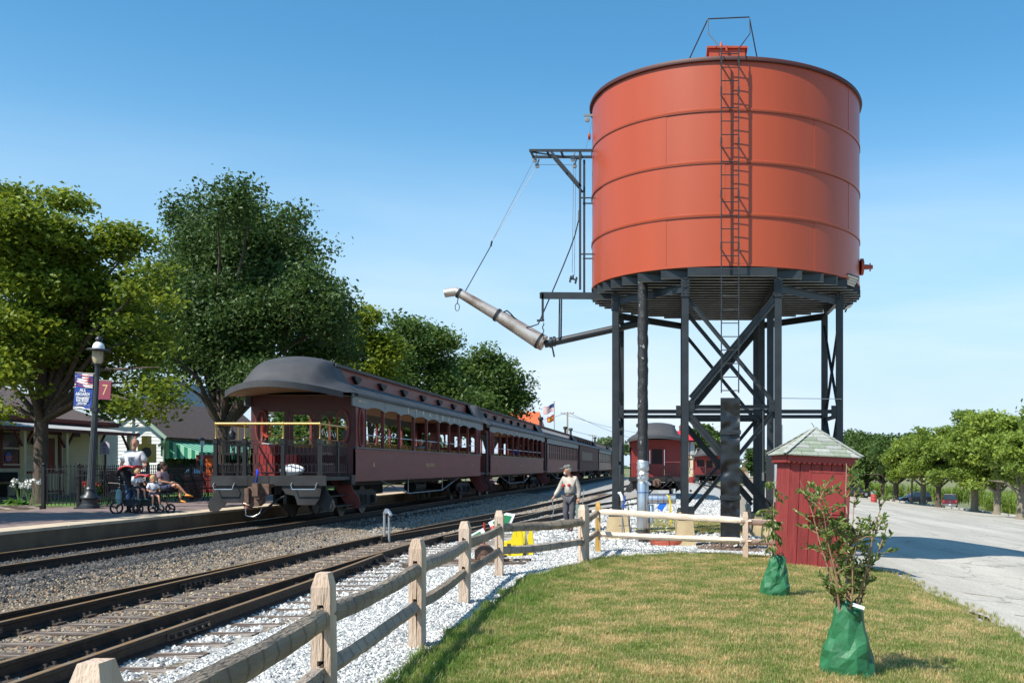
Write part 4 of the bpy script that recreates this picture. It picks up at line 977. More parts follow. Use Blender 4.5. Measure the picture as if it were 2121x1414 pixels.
for side in range(4):
    Rz = Matrix.Rotation(side*PI/2, 3, 'Z'); rows = 8
    for rrow in range(rows):
        t0 = rrow/rows; t1 = min(1, (rrow+1.06)/rows); w0 = ER*(1-t0); w1 = ER*(1-t1)
        pos = -w0+(-.11 if rrow % 2 else -.27)
        while pos < w0:
            a = max(pos,-w0); b_ = min(pos+.30,w0); pos += .30
            if b_-a < .03: continue
            def PP(x, t, lift): 
                wx = ER*(1-t); return Vector((max(-wx,min(wx,x)), -wx, EZ+(AP-EZ)*t+lift))
            g = .004
            v = [PP(a+g,t0,.026),PP(b_-g,t0,.026),PP(b_-g,t1,.010),PP(a+g,t1,.010),PP(a+g,t0,.006),PP(b_-g,t0,.006)]
            mb = MB(); mb.add([tuple(Rz@q) for q in v], [(0,1,2,3),(4,5,1,0),(4,0,3),(1,5,2)]); o = mb.build('shingle', rnd.choice(M_shing), fix=False); o.parent = rf
    # hip caps
    mb = MB(); c0 = Rz@Vector((-ER,-ER,EZ+.03)); c1 = Rz@Vector((0,0,AP+.01))
    for k in range(7):
        p = Vector(c0).lerp(Vector(c1),k/7); q = Vector(c0).lerp(Vector(c1),(k+1.05)/7); mb.beam(p+Vector((0,0,.008)),q,.10*(1-.2*k/7),.012)
    o = mb.build('hip_cap', M_shing[1]); o.parent = rf
mb = MB(); mb.tube([(0,0,AP),(-.02,0,AP+.03),(-.07,0,AP+.09)],.006,5); sp_(mb,'wire',M_blk)
shed.rotation_euler = (0, R(2.6), R(6.5))

# ================================================================ SAPLINGS IN WATERING BAGS
M_bag = mat('green_watering_bag', (.024,.135,.055), .5, var=.22, scale=6, spec=.35, bump=.25, bscale=26)
M_stem = mat('sapling_bark', (.30,.17,.10), .8, var=.2, scale=20)
M_stem2 = mat('pale_sapling_stake', (.42,.30,.22), .8)
M_sleaf = leafmat('sapling_leaf', (.055,.115,.025), (.26,.33,.09), .42, .38)
M_strap = mat('black_strap', (.015,.015,.015), .5); M_label = mat('white_tag', (.75,.75,.75), .5)
def softbag(mb):
    o = mb.build('watering_bag', M_bag)
    bv = o.modifiers.new('soft','BEVEL'); bv.width = .006; bv.segments = 2; bv.limit_method = 'ANGLE'; bv.angle_limit = R(8)
    return o
def sapling(x, y, label, hbag, wb, wt, top, spread, seed, nst, droop=False):
    g = gz(x,y); t = thing('sapling', label, 'sapling', (x,y,g)); rnd = random.Random(seed); nrng = np.random.default_rng(seed)
    stems = []; LV = []
    for k in range(nst):
        a = 2*PI*k/nst+rnd.uniform(-.3,.3) if nst > 1 else 0; sp = spread*(0 if k == 0 else rnd.uniform(.45,1)); hh = top*(1 if k == 0 else rnd.uniform(.60,.93))
        b = [Vector((x+.02*math.cos(a),y+.02*math.sin(a),g+.1))]
        for q in range(1,7):
            tt = q/6; b.append(Vector((x+math.cos(a)*sp*tt**1.25+rnd.uniform(-.015,.015), y+math.sin(a)*sp*tt**1.25*.8+rnd.uniform(-.015,.015), g+.1+(hh-.1)*tt)))
        mb = MB(); mb.tube(b, [.014*(1-.8*i/6)*(1.2 if nst == 1 else 1) for i in range(7)], 6); stems.append((mb,b)); mb.build('stem', M_stem if k else M_stem2, t)
        tws = MB()
        for q in range(15 if nst > 1 else 16):
            tt = rnd.uniform(.42 if nst > 1 else .36,.98); i = min(5,int(tt*6)); p = b[i].lerp(b[i+1], tt*6-i); aa = rnd.uniform(0,2*PI); ln = rnd.uniform(.12,.26)*(1-.4*tt)*(1 if nst > 1 else .55)
            e = p+Vector((math.cos(aa)*ln, math.sin(aa)*ln, (rnd.uniform(.03,.16) if not droop else rnd.uniform(-.10,.05))))
            mid = p.lerp(e,.5)+Vector((0,0,.02)); tws.tube([p,mid,e],[.005,.004,.002],4)
            nl = rnd.randint(7,12)
            for s in range(nl):
                f = (s+1)/nl; c = (p.lerp(mid,f*2) if f < .5 else mid.lerp(e,f*2-1)); LV.append((c, (e-p).normalized()))
        tws.build('twigs', M_stem, t)
    V = []; F = []; T = []
    for c, d in LV:
        ln = rnd.uniform(.035,.07)*(1.25 if droop else 1); wd = ln*.42; nrm = Vector((rnd.uniform(-1,1),rnd.uniform(-1,1),rnd.uniform(.3,1.5))).normalized()
        ax = (d*.6+Vector((rnd.uniform(-1,1),rnd.uniform(-1,1),rnd.uniform(-.3,.7) if not droop else rnd.uniform(-1.4,-.2)))).normalized(); bb = ax.cross(nrm).normalized(); nn = bb.cross(ax)
        k = len(V); V += [c, c+ax*ln*.35+bb*wd*.5+nn*.005, c+ax*ln*.75+bb*wd*.36+nn*.006, c+ax*ln*1.05-nn*.004, c+ax*ln*.75-bb*wd*.36+nn*.006, c+ax*ln*.35-bb*wd*.5+nn*.005, c+ax*ln*.55-nn*.006]
        F += [(k,k+1,k+6),(k+1,k+2,k+6),(k+2,k+3,k+6),(k+3,k+4,k+6),(k+4,k+5,k+6),(k+5,k,k+6)]; T += [rnd.random()]*7
    numesh('leaves', np.array([tuple(v) for v in V]), np.array(F), M_sleaf, t, np.array(T))
    # bag, gathered at the top, slumped at the foot, creased
    folds = [(rnd.uniform(0,2*PI), rnd.uniform(.03,.07), rnd.uniform(6,12)) for _ in range(6)]
    from mathutils import noise as nz_
    def P(u, v):
        a = 2*PI*u; z = hbag*v; base = wt*.5+(wb-wt)*.5*(1-S(v*1.12))**.9
        ca, sa = math.cos(a), math.sin(a); r = base*(1+.10*math.cos(2*a+.6)*(1-.5*v))
        q = Vector((ca*1.1+seed, sa*1.1, v*1.5)); n1 = nz_.noise(q*1.5); n2 = nz_.noise(q*3.6+Vector((5,0,0)))
        r += wb*(.15*(abs(n1)-.25)+.05*(abs(n2)-.2))*(1.0 if v < .9 else .4)
        if v > .93: r *= 1-(v-.93)/.07*.5
        return (x+r*ca+.05*S(v)*math.sin(seed), y+r*sa*.85, g+z+(.018*math.sin(a*4+seed) if v > .9 else 0))
    mb = MB(); mb.grid(P, 15, 8, smooth=False)
    for i in range(len(mb.v)):
        v_ = mb.v[i]; hh_ = (v_[2]-g)/hbag
        if i % 16 not in (0,15): mb.v[i] = (v_[0]+rnd.uniform(-1,1)*.014, v_[1]+rnd.uniform(-1,1)*.014, v_[2]+rnd.uniform(-1,1)*.022*(0 if hh_ < .03 or hh_ > .95 else 1))
    bag = tag(softbag(mb), {True:'rumpled green watering bag around the thin drooping sapling near the shed',False:'rumpled green watering bag around the bushy sapling in the foreground'}[droop], 'bag')
    for s in (-1,1):
        mb = MB(); mb.tube([(x+s*.05+s*.035*(1-math.cos(q*PI/4)), y-.05, g+hbag-.01+.045*math.sin(q*PI/4)) for q in range(5)],.006,5); o = mb.build('strap', M_strap); o.parent = bag
    if not droop:
        mb = MB(); mb.cbox((x+.075,y-.12,g+hbag-.03),(.10,.004,.03),Euler((R(-30),R(18),0))); o = mb.build('care_label', M_label); o.parent = bag
    return t
sapling(1.42, 8.34, 'bushy many stemmed sapling rising from a green bag on the near lawn', .62, .43, .25, 1.76, .50, 3, 9)
sapling(1.30, 13.3, 'slim drooping sapling rising from a green bag in front of the shed', .56, .38, .22, 1.56, .05, 8, 2, True)

# ================================================================ SWITCH STAND AND SWITCH MACHINE
M_grn = mat('sign_green', (.02,.22,.08), .5); M_wht = mat('sign_white', (.8,.8,.8), .5); M_redp = mat('signal_red_paint', (.45,.03,.02), .5)
M_rust = mat('rusty_cast_iron', (.14,.08,.055), .8, var=.3, scale=14)
ss = thing('switch_stand', 'low rusty switch stand with green and white arrow targets behind the fence', 'switch stand', (-3.36,17.6,0))
mb = MB(); mb.box(-3.68,-2.95,17.42,17.78,.03,.08); mb.lathe([(.15,.0),(.17,.03),(.17,.17),(.10,.24),(.05,.26)], (-3.36,17.6,.08), 16); mb.build('base', M_rust, ss)
mb = MB(); mb.lathe([(.07,0),(.07,.07),(.04,.08)], (-3.32,17.40,.08), 10); mb.lathe([(.11,0),(.12,.03),(.04,.05)], (-3.05,17.45,.13), 12); mb.build('counterweight', M_rust, ss)
mb = MB(); mb.tube([(-3.36,17.6,.3),(-3.36,17.6,.72)],.018,8); mb.build('spindle', M_redp, ss)
mb = MB(); mb.ball((-3.18,17.5,.62),.055,10,8,(1,1,1)); mb.build('red_lens', M_redp, ss)
for (cx,cz,sx_) in ((-3.03,.75,1),(-3.50,.44,-1)):
    for (m_, s_, dy) in ((M_wht,1.0,0),(M_grn,.70,-.006)):
        poly = [(-.24,-.10),(.12,-.10),(.25,0.0),(.12,.10),(-.24,.10)]
        ca, sa = math.cos(.50), math.sin(.50); pp = [(cx+sx_*(p[0]*ca-p[1]*sa)*s_, cz+(p[0]*sa+p[1]*ca)*s_*1.0*sx_) for p in poly]
        mb = MB(); y_ = 17.58 if cx > -3.3 else 17.36; mb.prism(pp, y_+dy, y_+.006+dy if m_ is M_grn else y_+.01); mb.build('green_face' if m_ is M_grn else 'target', m_, ss)
M_yl = mat('machine_yellow', (.75,.58,.01), .45, var=.06, scale=4)
sm = thing('switch_machine', 'bright yellow cast switch machine standing on the ties behind the fence', 'switch machine', (-3.1,19.2,0))
mb = MB(); mb.prism([(-3.36,0),(-3.08,0),(-3.08,.30),(-3.14,.32),(-3.22,.27),(-3.36,.26)], 19.06, 19.50); mb.lathe([(.06,0),(.06,.05)], (-3.26,19.05,.14), 12, 'y'); mb.build('gear_housing', M_yl, sm)
mb = MB(); mb.box(-3.20,-3.13,19.03,19.058,.06,.24); mb.build('recess_shade', M_dark_m, sm)  # dark slab on the face stands in for the shade of an opening
for y0_, y1_ in ((19.0,19.05),(19.40,19.46)): mb = MB(); mb.prism([(-3.12,0),(-2.90,0),(-2.90,.36),(-2.93,.50),(-2.965,.50),(-2.97,.38),(-3.02,.38),(-3.03,.49),(-3.07,.50),(-3.12,.34)], y0_, y1_); mb.build('side_plate', M_yl, sm)
mb = MB(); mb.prism([(-2.84,0),(-2.72,0),(-2.71,.22),(-2.73,.46),(-2.78,.50),(-2.82,.38)], 19.1, 19.16); mb.build('side_plate', M_yl, sm)
mb = MB(); mb.lathe([(.07,0),(.07,.3)], (-3.0,19.25,.05), 12); mb.tube([(-2.87,19.2,.03),(-2.87,19.2,.40)],.022,8); mb.build('plunger', M_silver, sm)
mb = MB(); 
for k in range(5): mb.lathe([(.011,-.006),(.011,0)], (-3.07+.03*(k%3),18.998,.16+.05*(k//3)), 6, 'y')
mb.build('bolts', M_blk, sm, kind='stuff')
# twin water tap pipes standing between the tracks
M_pp = mat('grey_standpipe', (.30,.33,.35), .5, metal=.3)
tp = thing('standpipe', 'pair of grey standpipes with hose valve between the gravel and the train', 'standpipe', (W(801,1097,23.2).x,23.2,.0))
bx = W(801,1097,23.2).x
for dx in (-.055,.055):
    mb = MB(); mb.tube([(bx+dx,23.2,-.05),(bx+dx,23.2,.62)],.028,8); mb.build('pipe', M_pp, tp)
mb = MB(); mb.tube([(bx-.055,23.2,.62),(bx,23.15,.70),(bx+.08,23.1,.66),(bx+.14,23.05,.58)],.04,8); mb.lathe([(.055,-.03),(.055,.03)], (bx+.03,23.1,.68), 10, 'y'); mb.build('hose_valve', M_silver, tp)
mb = MB(); mb.tube([(bx+.12,23.05,.58)]+[(bx+.12+.015*math.sin(k*2),23.05,.55-.04*k) for k in range(6)],.008,5); mb.build('chain', M_blk, tp)
# ================================================================ RAILWAY COACHES
M_mar = mat('maroon_coach_paint', (.185,.048,.043), .52, var=.16, scale=1.6, spec=.32, stretch=(1,.5,2.2), detail=8, lo=.3, hi=.7)
M_marl = mat('reflection_pale_maroon', (.30,.14,.10), .5, var=.06, scale=2)  # far coaches' reflection put into a paler maroon
M_mard = mat('dark_maroon_paint', (.065,.018,.022), .6, var=.1, scale=2, spec=.2)
M_redc = mat('caboose_red_paint', (.27,.030,.027), .45, var=.06, scale=2)
M_letb = mat('grey_letterboard', (.115,.145,.155), .5, var=.06, scale=3)
M_roofc = mat('grey_roof_canvas', (.052,.052,.056), .7, var=.12, scale=2.5, bump=.25, bscale=12)
M_under = mat('sooty_underframe', (.012,.012,.013), .7, var=.3, scale=6)
M_beamc = mat('worn_grey_steel', (.028,.028,.029), .6, var=.35, scale=2.4, metal=.2)
M_brass = mat('polished_brass', (.50,.33,.10), .42, metal=.85)
M_gold = mat('gold_leaf_lettering', (.62,.44,.20), .5)
M_silvl = mat('pale_lettering', (.62,.60,.52), .5)
M_sillb = mat('sill_dark_blue', (.04,.05,.07), .4)
M_wood_in = mat('varnished_wood_slats', (.45,.24,.06), .45, var=.2, scale=3)
M_inw = mat('interior_maroon', (.10,.03,.03), .6)
M_ceil = mat('coach_ceiling', (.30,.19,.10), .6)
M_wheel = mat('wheel_steel', (.06,.05,.045), .5, metal=.4)
M_iron = mat('wrought_iron', (.016,.016,.018), .45, metal=.2)
G = glassmat(); G.node_tree.nodes['Principled BSDF'].inputs['Roughness'].default_value = .12
GC = mat('coach_window_glass', (.03,.012,.014), .35, spec=.25)

HX = 1.45                                   # half width
def lowroof(x, hs=1.0):                     # lower deck roof line above rail
    t = (abs(x)-.82)/(1.53-.82); t = max(0, min(1, t)); return (3.42+.38*math.cos(t*PI/2)**.8)*hs if t < 1 else 3.42*hs
def toproof(x): return 4.27+.15*(1-(x/.95)**2)
def coach(name, label, loc, L, style, side, panels=None, nwin=9, hs=1.0, wsc=1.0, ends=(True,True), hood=(2.4,1.4), end_red=None, jacks=(), vest=(1.35,1.35), interior=True, group='coaches of the standing train', cleres='vents', cat='railway coach', far=False):
    """y runs from 0 (near body end) to L, platforms outside both ends, z=0 at the rail top"""
    c = thing(name, label, cat, (0,0,0), group)
    red = end_red or side
    def B(mb, n, m, par=None, **k):
        mb.v = [(v[0]*wsc, v[1], v[2]*hs) for v in mb.v]; return mb.build(n, m, par or c, **k)
    FZ = 1.16
    mb = MB(); mb.box(-HX+.03,HX-.03,.0,L,FZ-.14,FZ); B(mb,'floor',M_inw)
    if not far:
        for s in (-1,1):
            mb = MB(); mb.box(min(s*HX,s*(HX-.05)),max(s*HX,s*(HX-.05)),0,L,1.0,1.92); B(mb,'side_panel',side)
            mb = MB(); mb.box(min(s*(HX+.05),s*(HX-.06)),max(s*(HX+.05),s*(HX-.06)),-.02,L+.02,1.925,1.965); B(mb,'belt_rail',M_sillb if style=='open' else side)
            mb = MB(); mb.box(min(s*(HX+.015),s*(HX-.03)),max(s*(HX+.015),s*(HX-.03)),0,L,1.84,1.918); B(mb,'belt_moulding',side)
    else:
        for s in (-1,1):
            mb = MB(); mb.box(min(s*HX,s*(HX-.05)),max(s*HX,s*(HX-.05)),0,L,1.0,1.92); B(mb,'side_panel',side)
    # windows
    e = .95 if style == 'open' else .55
    p = (L-2*e)/nwin; pw = .13 if style == 'open' else .11
    for s in (-1,1):
        xo = s*HX; xi = s*(HX-.07); a, b = min(xo,xi), max(xo,xi)
        top = 3.10 if style == 'open' else 2.98
        if style in ('open','closed'):
            for (y0,y1) in ((0,e),(L-e,L)):
                if style == 'open':                     # oval light in each corner panel
                    yc = (y0+y1)/2; rz_, ry_ = .50, .17; z0, z1 = 1.966, top; n = 28; mbp = MB(); vo = []; vi = []
                    for k in range(n):
                        t = 2*PI*k/n; cy, cz = math.cos(t), math.sin(t); vi.append((yc+ry_*cy, 2.52+rz_*cz))
                        q = min(((y1-y0)/2)/max(1e-6,abs(cy)) if abs(cy)>1e-6 else 9, ((z1-z0)/2)/max(1e-6,abs(cz)) if abs(cz)>1e-6 else 9); vo.append((yc+cy*q, (z0+z1)/2+cz*q))
                    V = [(xo,*v) for v in vo]+[(xo,*v) for v in vi]+[(xi,*v) for v in vo]+[(xi,*v) for v in vi]
                    F = [(k,(k+1)%n,n+(k+1)%n,n+k) for k in range(n)]+[(2*n+k,3*n+k,3*n+(k+1)%n,2*n+(k+1)%n) for k in range(n)]+[(n+k,n+(k+1)%n,3*n+(k+1)%n,3*n+k) for k in range(n)]
                    mbp.add(V,F); B(mbp,'corner_panel',side)
                    if s > 0 or y0 == 0:
                        mbp = MB(); mbp.tube([(xo+s*.012,yc+(ry_+.025)*math.cos(2*PI*k/n),2.52+(rz_+.03)*math.sin(2*PI*k/n)) for k in range(n)],.042,6,closed=True,squash=(1,1)); B(mbp,'oval_frame',side)
                else:
                    mbp = MB(); mbp.box(a,b,y0,y1,1.966,top); B(mbp,'corner_panel',side)
            for k in range(nwin+1):
                y = e+k*p
                if far and k % 2: continue
                mb = MB(); mb.box(a,b,y-pw/2,y+pw/2,1.966,top); B(mb,'window_post',side)
                if style == 'open' and not far and s > 0: mb = MB(); mb.box(xo+.002,xo+.018,y-.03,y+.03,1.966,top-.02); B(mb,'post_moulding',side)
            if style == 'closed':
                mb = MB(); xm = s*(HX-.05); mb.box(min(xm,xm-s*.01),max(xm,xm-s*.01),e,L-e,1.97,top); B(mb,'glass_pane',GC)
                mb = MB(); mb.box(min(xo,xi+.001),max(xo,xi+.001)-.004,e,L-e,2.44,2.48); B(mb,'window_rail',side)
            elif not far:
                mb = MB(); mb.tube([(s*(HX-.03),e,2.33),(s*(HX-.03),L-e,2.33)],.014,6); B(mb,'guard_bar',M_silver)
        else:                                           # baggage type: blank panelled wall with a few lights
            mb = MB(); mb.box(a,b,0,L,1.93,3.05); B(mb,'side_wall',side)
            mb = MB(); mb.box(min(xo+s*.004,xo-s*.01),max(xo+s*.004,xo-s*.01),L*.10,L*.66,2.02,2.85); B(mb,'glass_pane',GC)
            for k in range(12): y = L*.10+k*L*.56/11; mb = MB(); mb.box(min(xo,xo+s*.02),max(xo,xo+s*.02),y-.12,y+.12,2.0,2.88); B(mb,'window_post',side)
        # letterboard, scalloped over open windows
        lm = M_letb if style != 'blank' else side
        y_s = 0 if style=='open' else 0
        poly = [(L+.35,3.44),(-.35,3.44),(-.35,3.10)]
        if style == 'open':
            for k in range(nwin):
                y0 = e+k*p
                for q in range(9):
                    t = q/8; poly.append((y0+.05+(p-.10)*t, 3.065+.085*math.sin(PI*t)**.7))
            poly.append((L+.35,3.10))
        else: poly.append((L+.35,3.04)); poly[2] = (-.35,3.04)
        mb = MB(); xa, xb = s*(HX+.004), s*(HX+.045); mb.prism(poly, min(xa,xb), max(xa,xb), 'x'); B(mb,'letterboard',lm)
        if style=='open' and not far and s > 0:
            for k in range(1,nwin,2): mb = MB(); mb.box(xb,xb+.004,e+k*p-.006,e+k*p+.006,3.12,3.43); B(mb,'board_joint',M_under)
    # roof
    for s in (-1,1):
        mb = MB()
        mb.grid(lambda u,v: (s*(.80+(1.56-.80)*u), -.1+(L+.2)*v, lowroof(s*(.80+(1.54-.80)*u))+.03), 8, 1); mb.grid(lambda u,v: (s*(1.56-.76*u), -.1+(L+.2)*v, lowroof(1.54-.74*u)-.02), 8, 1)
        mb.box(min(s*1.52,s*1.57),max(s*1.52,s*1.57),-.1,L+.1,3.385,3.452); B(mb,'lower_roof',M_roofc,fix=False)
        mb = MB(); mb.box(min(s*.80,s*.84),max(s*.80,s*.84),.3,L-.3,3.72,4.26); B(mb,'clerestory_side',side)
        if not far:
            for k in range(int((L-1.5)/2.62)):
                y = 1.6+k*2.62; mb = MB()
                if cleres == 'vents':
                    mb.prism([(y,4.0),(y+.28,3.86),(y+.62,4.0),(y+.62,4.08),(y,4.08)], min(s*.838,s*.95), max(s*.838,s*.95), 'x'); B(mb,'roof_vent',M_under)
                else:
                    for q in (0,.52,1.04,1.56,2.08): mb.box(min(s*.838,s*.848),max(s*.838,s*.848),y+q,y+q+.34,3.93,4.12)
                    B(mb,'clerestory_window',G,)
            if s > 0:
                for k in range(1,int(L/2.2)): mb = MB(); y = k*2.2; mb.tube([(s*(.83+.73*u), y, lowroof(.83+.71*u)+.034) for u in (0,.2,.4,.6,.8,1)],.008,4); B(mb,'roof_seam',M_under)
    mb = MB(); mb.grid(lambda u,v: (-.95+1.9*u, -.1+(L+.2)*v, toproof(-.95+1.9*u)), 12, 1); mb.grid(lambda u,v: (.95-1.9*u, -.1+(L+.2)*v, 4.225), 2, 1)
    mb.box(.93,.965,-.1,L+.1,4.205,4.285); mb.box(-.965,-.93,-.1,L+.1,4.205,4.285); B(mb,'upper_roof',M_roofc,fix=False)
    mb = MB(); mb.box(-1.5,1.5,.02,L-.02,3.40,3.42); B(mb,'ceiling',M_ceil)
    # hoods over the end platforms
    for ei, (yb, d, hd) in enumerate(((0,-1,hood[0]),(L,1,hood[1]))):
        def HP(u, v):
            x = -1.56+3.12*u; xx = x/1.56; bow = (1-xx*xx)
            yend = yb+d*(hd*.56+hd*.44*bow); y = (yb+d*-.35)+((yend)-(yb+d*-.35))*(1-v)
            ez = 3.40+.20*bow
            ax = abs(x); st = 1-S((ax-.80)/.40)
            full = lowroof(ax)*(1-st)+toproof(min(ax,.95))*st+.03
            f = .13*(v/.17) if v < .17 else .13+.87*math.sin(min(1,(v-.17)/.62)*PI/2)**.72
            flare = 1-math.exp(-v*7)*.0
            return (x, y, ez+(full-ez)*f)
        mb = MB(); mb.grid(HP, 44, 25); B(mb,'hood',M_roofc,fix=False)
        mb = MB(); n = 24; V = []
        for i in range(n+1):
            x = -1.56+3.12*i/n; bow = 1-(x/1.56)**2; yend = yb+d*(hd*.56+hd*.44*bow); ez = 3.40+.20*bow
            V += [(x,yend+d*.015,ez+.012),(x,yend+d*.015,ez-.15),(x,yend-d*.05,ez-.15),(x,yend-d*.05,ez+.012)]
        mb.add(V, [(i*4+j,i*4+(j+1)%4,(i+1)*4+(j+1)%4,(i+1)*4+j) for i in range(n) for j in range(4)], True); B(mb,'hood_fascia',M_roofc)
        mb = MB(); V = [(v[0],v[1],v[2]-.12) for v in V[3::4]]; k = len(V); V += [(v[0],yb+d*.0,3.36+.14*(1-(v[0]/1.56)**2)) for v in V]
        mb.add(V, [(i,i+1,k+i+1,k+i) for i in range(k-1)]); B(mb,'hood_ceiling',M_ceil,fix=False)
        # end wall with door and lights
        for (x0,x1,z0,z1) in ((-HX,-1.22,1.16,3.40),(1.22,HX,1.16,3.40),(-.52,-.40,1.16,3.40),(.40,.52,1.16,3.40),(-1.22,-.52,1.16,2.0),(.52,1.22,1.16,2.0),(-1.22,-.52,2.95,3.40),(.52,1.22,2.95,3.40),(-.40,.40,3.0,3.40)):
            mb = MB(); y0 = yb+d*.0; mb.box(x0,x1,min(y0,y0-d*.06),max(y0,y0-d*.06),z0,z1); B(mb,'end_panel',red)
        if ei == 0:
            mb = MB(); mb.box(-.38,.38,yb+.02,yb+.05,1.18,1.95); mb.box(-.38,-.28,yb+.02,yb+.05,1.95,2.98); mb.box(.28,.38,yb+.02,yb+.05,1.95,2.98); mb.box(-.28,.28,yb+.02,yb+.05,2.86,2.98); dr = B(mb,'door',red)
            if style != 'open' :
                mb = MB(); mb.box(-.28,.28,yb+.03,yb+.036,1.95,2.86); B(mb,'glass_pane',GC,dr); mb = MB(); mb.box(-1.22,-.52,yb+.03,yb+.036,2.0,2.95); B(mb,'glass_pane',GC); mb = MB(); mb.box(.52,1.22,yb+.03,yb+.036,2.0,2.95); B(mb,'glass_pane',GC)
        pd = vest[ei]
        mb = MB(); mb.box(-HX+.02,HX-.02,min(yb+d*pd,yb+d*.0),max(yb+d*pd,yb+d*.0),1.06,1.15); B(mb,'platform_deck',M_beamc)
        # steps with curved side plates
        for s in (-1,1):
            x0, x1 = s*.86, s*(HX+.02); a, b = min(x0,x1), max(x0,x1)
            for k in range(3): mb = MB(); yy = yb+d*(.30); mb.box(a,b,min(yb+d*.15,yb+d*(pd-.2)),max(yb+d*.15,yb+d*(pd-.2)),.36+.26*k-.02,.36+.26*k+.01) if False else mb.box(min(s*(HX+.06-k*.2),s*(HX-.22-k*.2)),max(s*(HX+.06-k*.2),s*(HX-.22-k*.2)),min(yb+d*.15,yb+d*(pd-.2)),max(yb+d*.15,yb+d*(pd-.2)),.36+.26*k,.385+.26*k); B(mb,'step',M_beamc)
            for yy in (yb+d*.12, yb+d*(pd-.18)):
                mb = MB(); poly = [(s*.78,1.06),(s*1.40,1.06),(s*1.40,.86),(s*1.46,.74),(s*1.60,.56),(s*1.64,.40),(s*1.58,.27),(s*1.38,.27),(s*1.20,.42),(s*1.0,.74)]
                mb.prism(poly, yy-.012, yy+.012); B(mb,'step_side',M_beamc if ei == 0 and yy == yb+d*(pd-.18) else side)
    # underframe
    mb = MB(); mb.box(-.9,.9,.2,L-.2,.86,1.02); B(mb,'centre_sill',M_under)
    for s in (-1,1):
        mb = MB(); mb.tube([(s*1.2,L*.18,1.0),(s*1.2,L*.36,.50),(s*1.2,L*.64,.50),(s*1.2,L*.82,1.0)],.018,6); B(mb,'truss_rod',M_pp)
        if not far:
            for y in (L*.36,L*.64): mb = MB(); mb.tube([(s*1.2,y,.50),(s*1.2,y,1.02)],.022,6); B(mb,'queen_post',M_pp)
    mb = MB(); mb.box(-1.0,-.3,L*.40,L*.48,.45,.9); B(mb,'equipment_box',M_under); mb = MB(); mb.lathe([(.23,0),(.23,1.5)], (.6,L*.5,.68), 14, 'y'); B(mb,'air_reservoir',M_under)
    for yc in (1.9, L-1.9):
        for s in (-1,1):
            mb = MB(); mb.prism([(yc-1.35,.42),(yc-1.35,.66),(yc-.9,.74),(yc+.9,.74),(yc+1.35,.66),(yc+1.35,.42),(yc+1.0,.34),(yc+.5,.20),(yc-.5,.20),(yc-1.0,.34)], min(s*.98,s*1.06), max(s*.98,s*1.06), 'x'); B(mb,'truck_frame',M_under)
            if not far:
                for q in (-.95,.95): mb = MB(); mb.box(min(s*1.06,s*1.16),max(s*1.06,s*1.16),yc+q-.12,yc+q+.12,.32,.56); mb.lathe([(.09,0),(.09,.03)], (s*1.16-(0 if s>0 else .03),yc+q,.44), 10, 'x'); B(mb,'axle_box',M_beamc)
                for q in (-.2,.2): mb = MB(); mb.tube([(s*1.1+.05*math.cos(t*.8),yc+q+.05*math.sin(t*.8),.30+.30*t/32) for t in range(33)],.012,4); B(mb,'spring',M_under)
        for q in (-.95,.95):
            mb = MB()
            for s in (-1,1): 
                x0 = s*.70; mb.lathe([(.06,-.03*s),(.42,-.03*s),(.46,-.04*s),(.46,-.06*s),(.42,.06*s),(.30,.03*s),(.12,.05*s),(.06,.05*s)], (x0,yc+q,.42), 28, 'x')
            mb.lathe([(.07,-.7),(.07,.7)], (0,yc+q,.42), 10, 'x'); B(mb,'wheelset',M_wheel)
        mb = MB(); mb.box(-1.0,1.0,yc-.2,yc+.2,.42,.70); B(mb,'truck_bolster',M_under)
    # interior
    if interior:
        n = int(L/1.05)
        for k in range(n):
            y = .8+k*(L-1.6)/max(1,n-1)
            for s in (-1,1):
                x0, x1 = s*.42, s*1.32; mb = MB(); mb.box(min(x0,x1),max(x0,x1),y-.02,y+.04,1.62,2.08); mb.box(min(x0,x1),max(x0,x1),y-.45,y-.02,1.56,1.62); B(mb,'seat',M_wood_in if style=='open' else M_inw)
    for (jx,jy,jt) in jacks:
        mb = MB(); mb.lathe([(.10,0),(.10,.42),(.19,.46),(.19,.62),(.16,.66)], (jx,jy,toproof(min(.9,abs(jx)))-.05 if abs(jx)<.95 else 3.75), 14); B(mb,'smoke_jack',M_roofc if jt else M_under)
    for yb, d, pd in ((0,-1,vest[0]),(L,1,vest[1])):
        mb = MB(); mb.box(-.14,.14,min(yb+d*pd,yb+d*(pd+.35)),max(yb+d*pd,yb+d*(pd+.35)),.72,.98); mb.box(-.20,-.06,min(yb+d*(pd+.30),yb+d*(pd+.55)),max(yb+d*(pd+.30),yb+d*(pd+.55)),.68,1.0); B(mb,'coupler',M_rust)
    return c
RT = zt1+.008+.155
TXR = (R(90),0,R(90))
c1 = coach('observation_coach', 'open windowed maroon observation coach with brass railed end platform, nearest of the train', None, 18.0, 'open', M_mar, nwin=9, vest=(2.35,1.1), hood=(2.45,1.5), interior=True, cat='railway coach', end_red=mat('shaded_end_maroon', (.085,.02,.02), .5))  # the end wall's shade is put into a darker maroon
for s_ in (-1,1):
    mb = MB(); mb.tube([(s_*1.12+.16*math.cos(2*PI*k/24),-.07,2.52+.46*math.sin(2*PI*k/24)) for k in range(24)],.035,6,closed=True); mb.build('oval_frame', M_mar, c1)
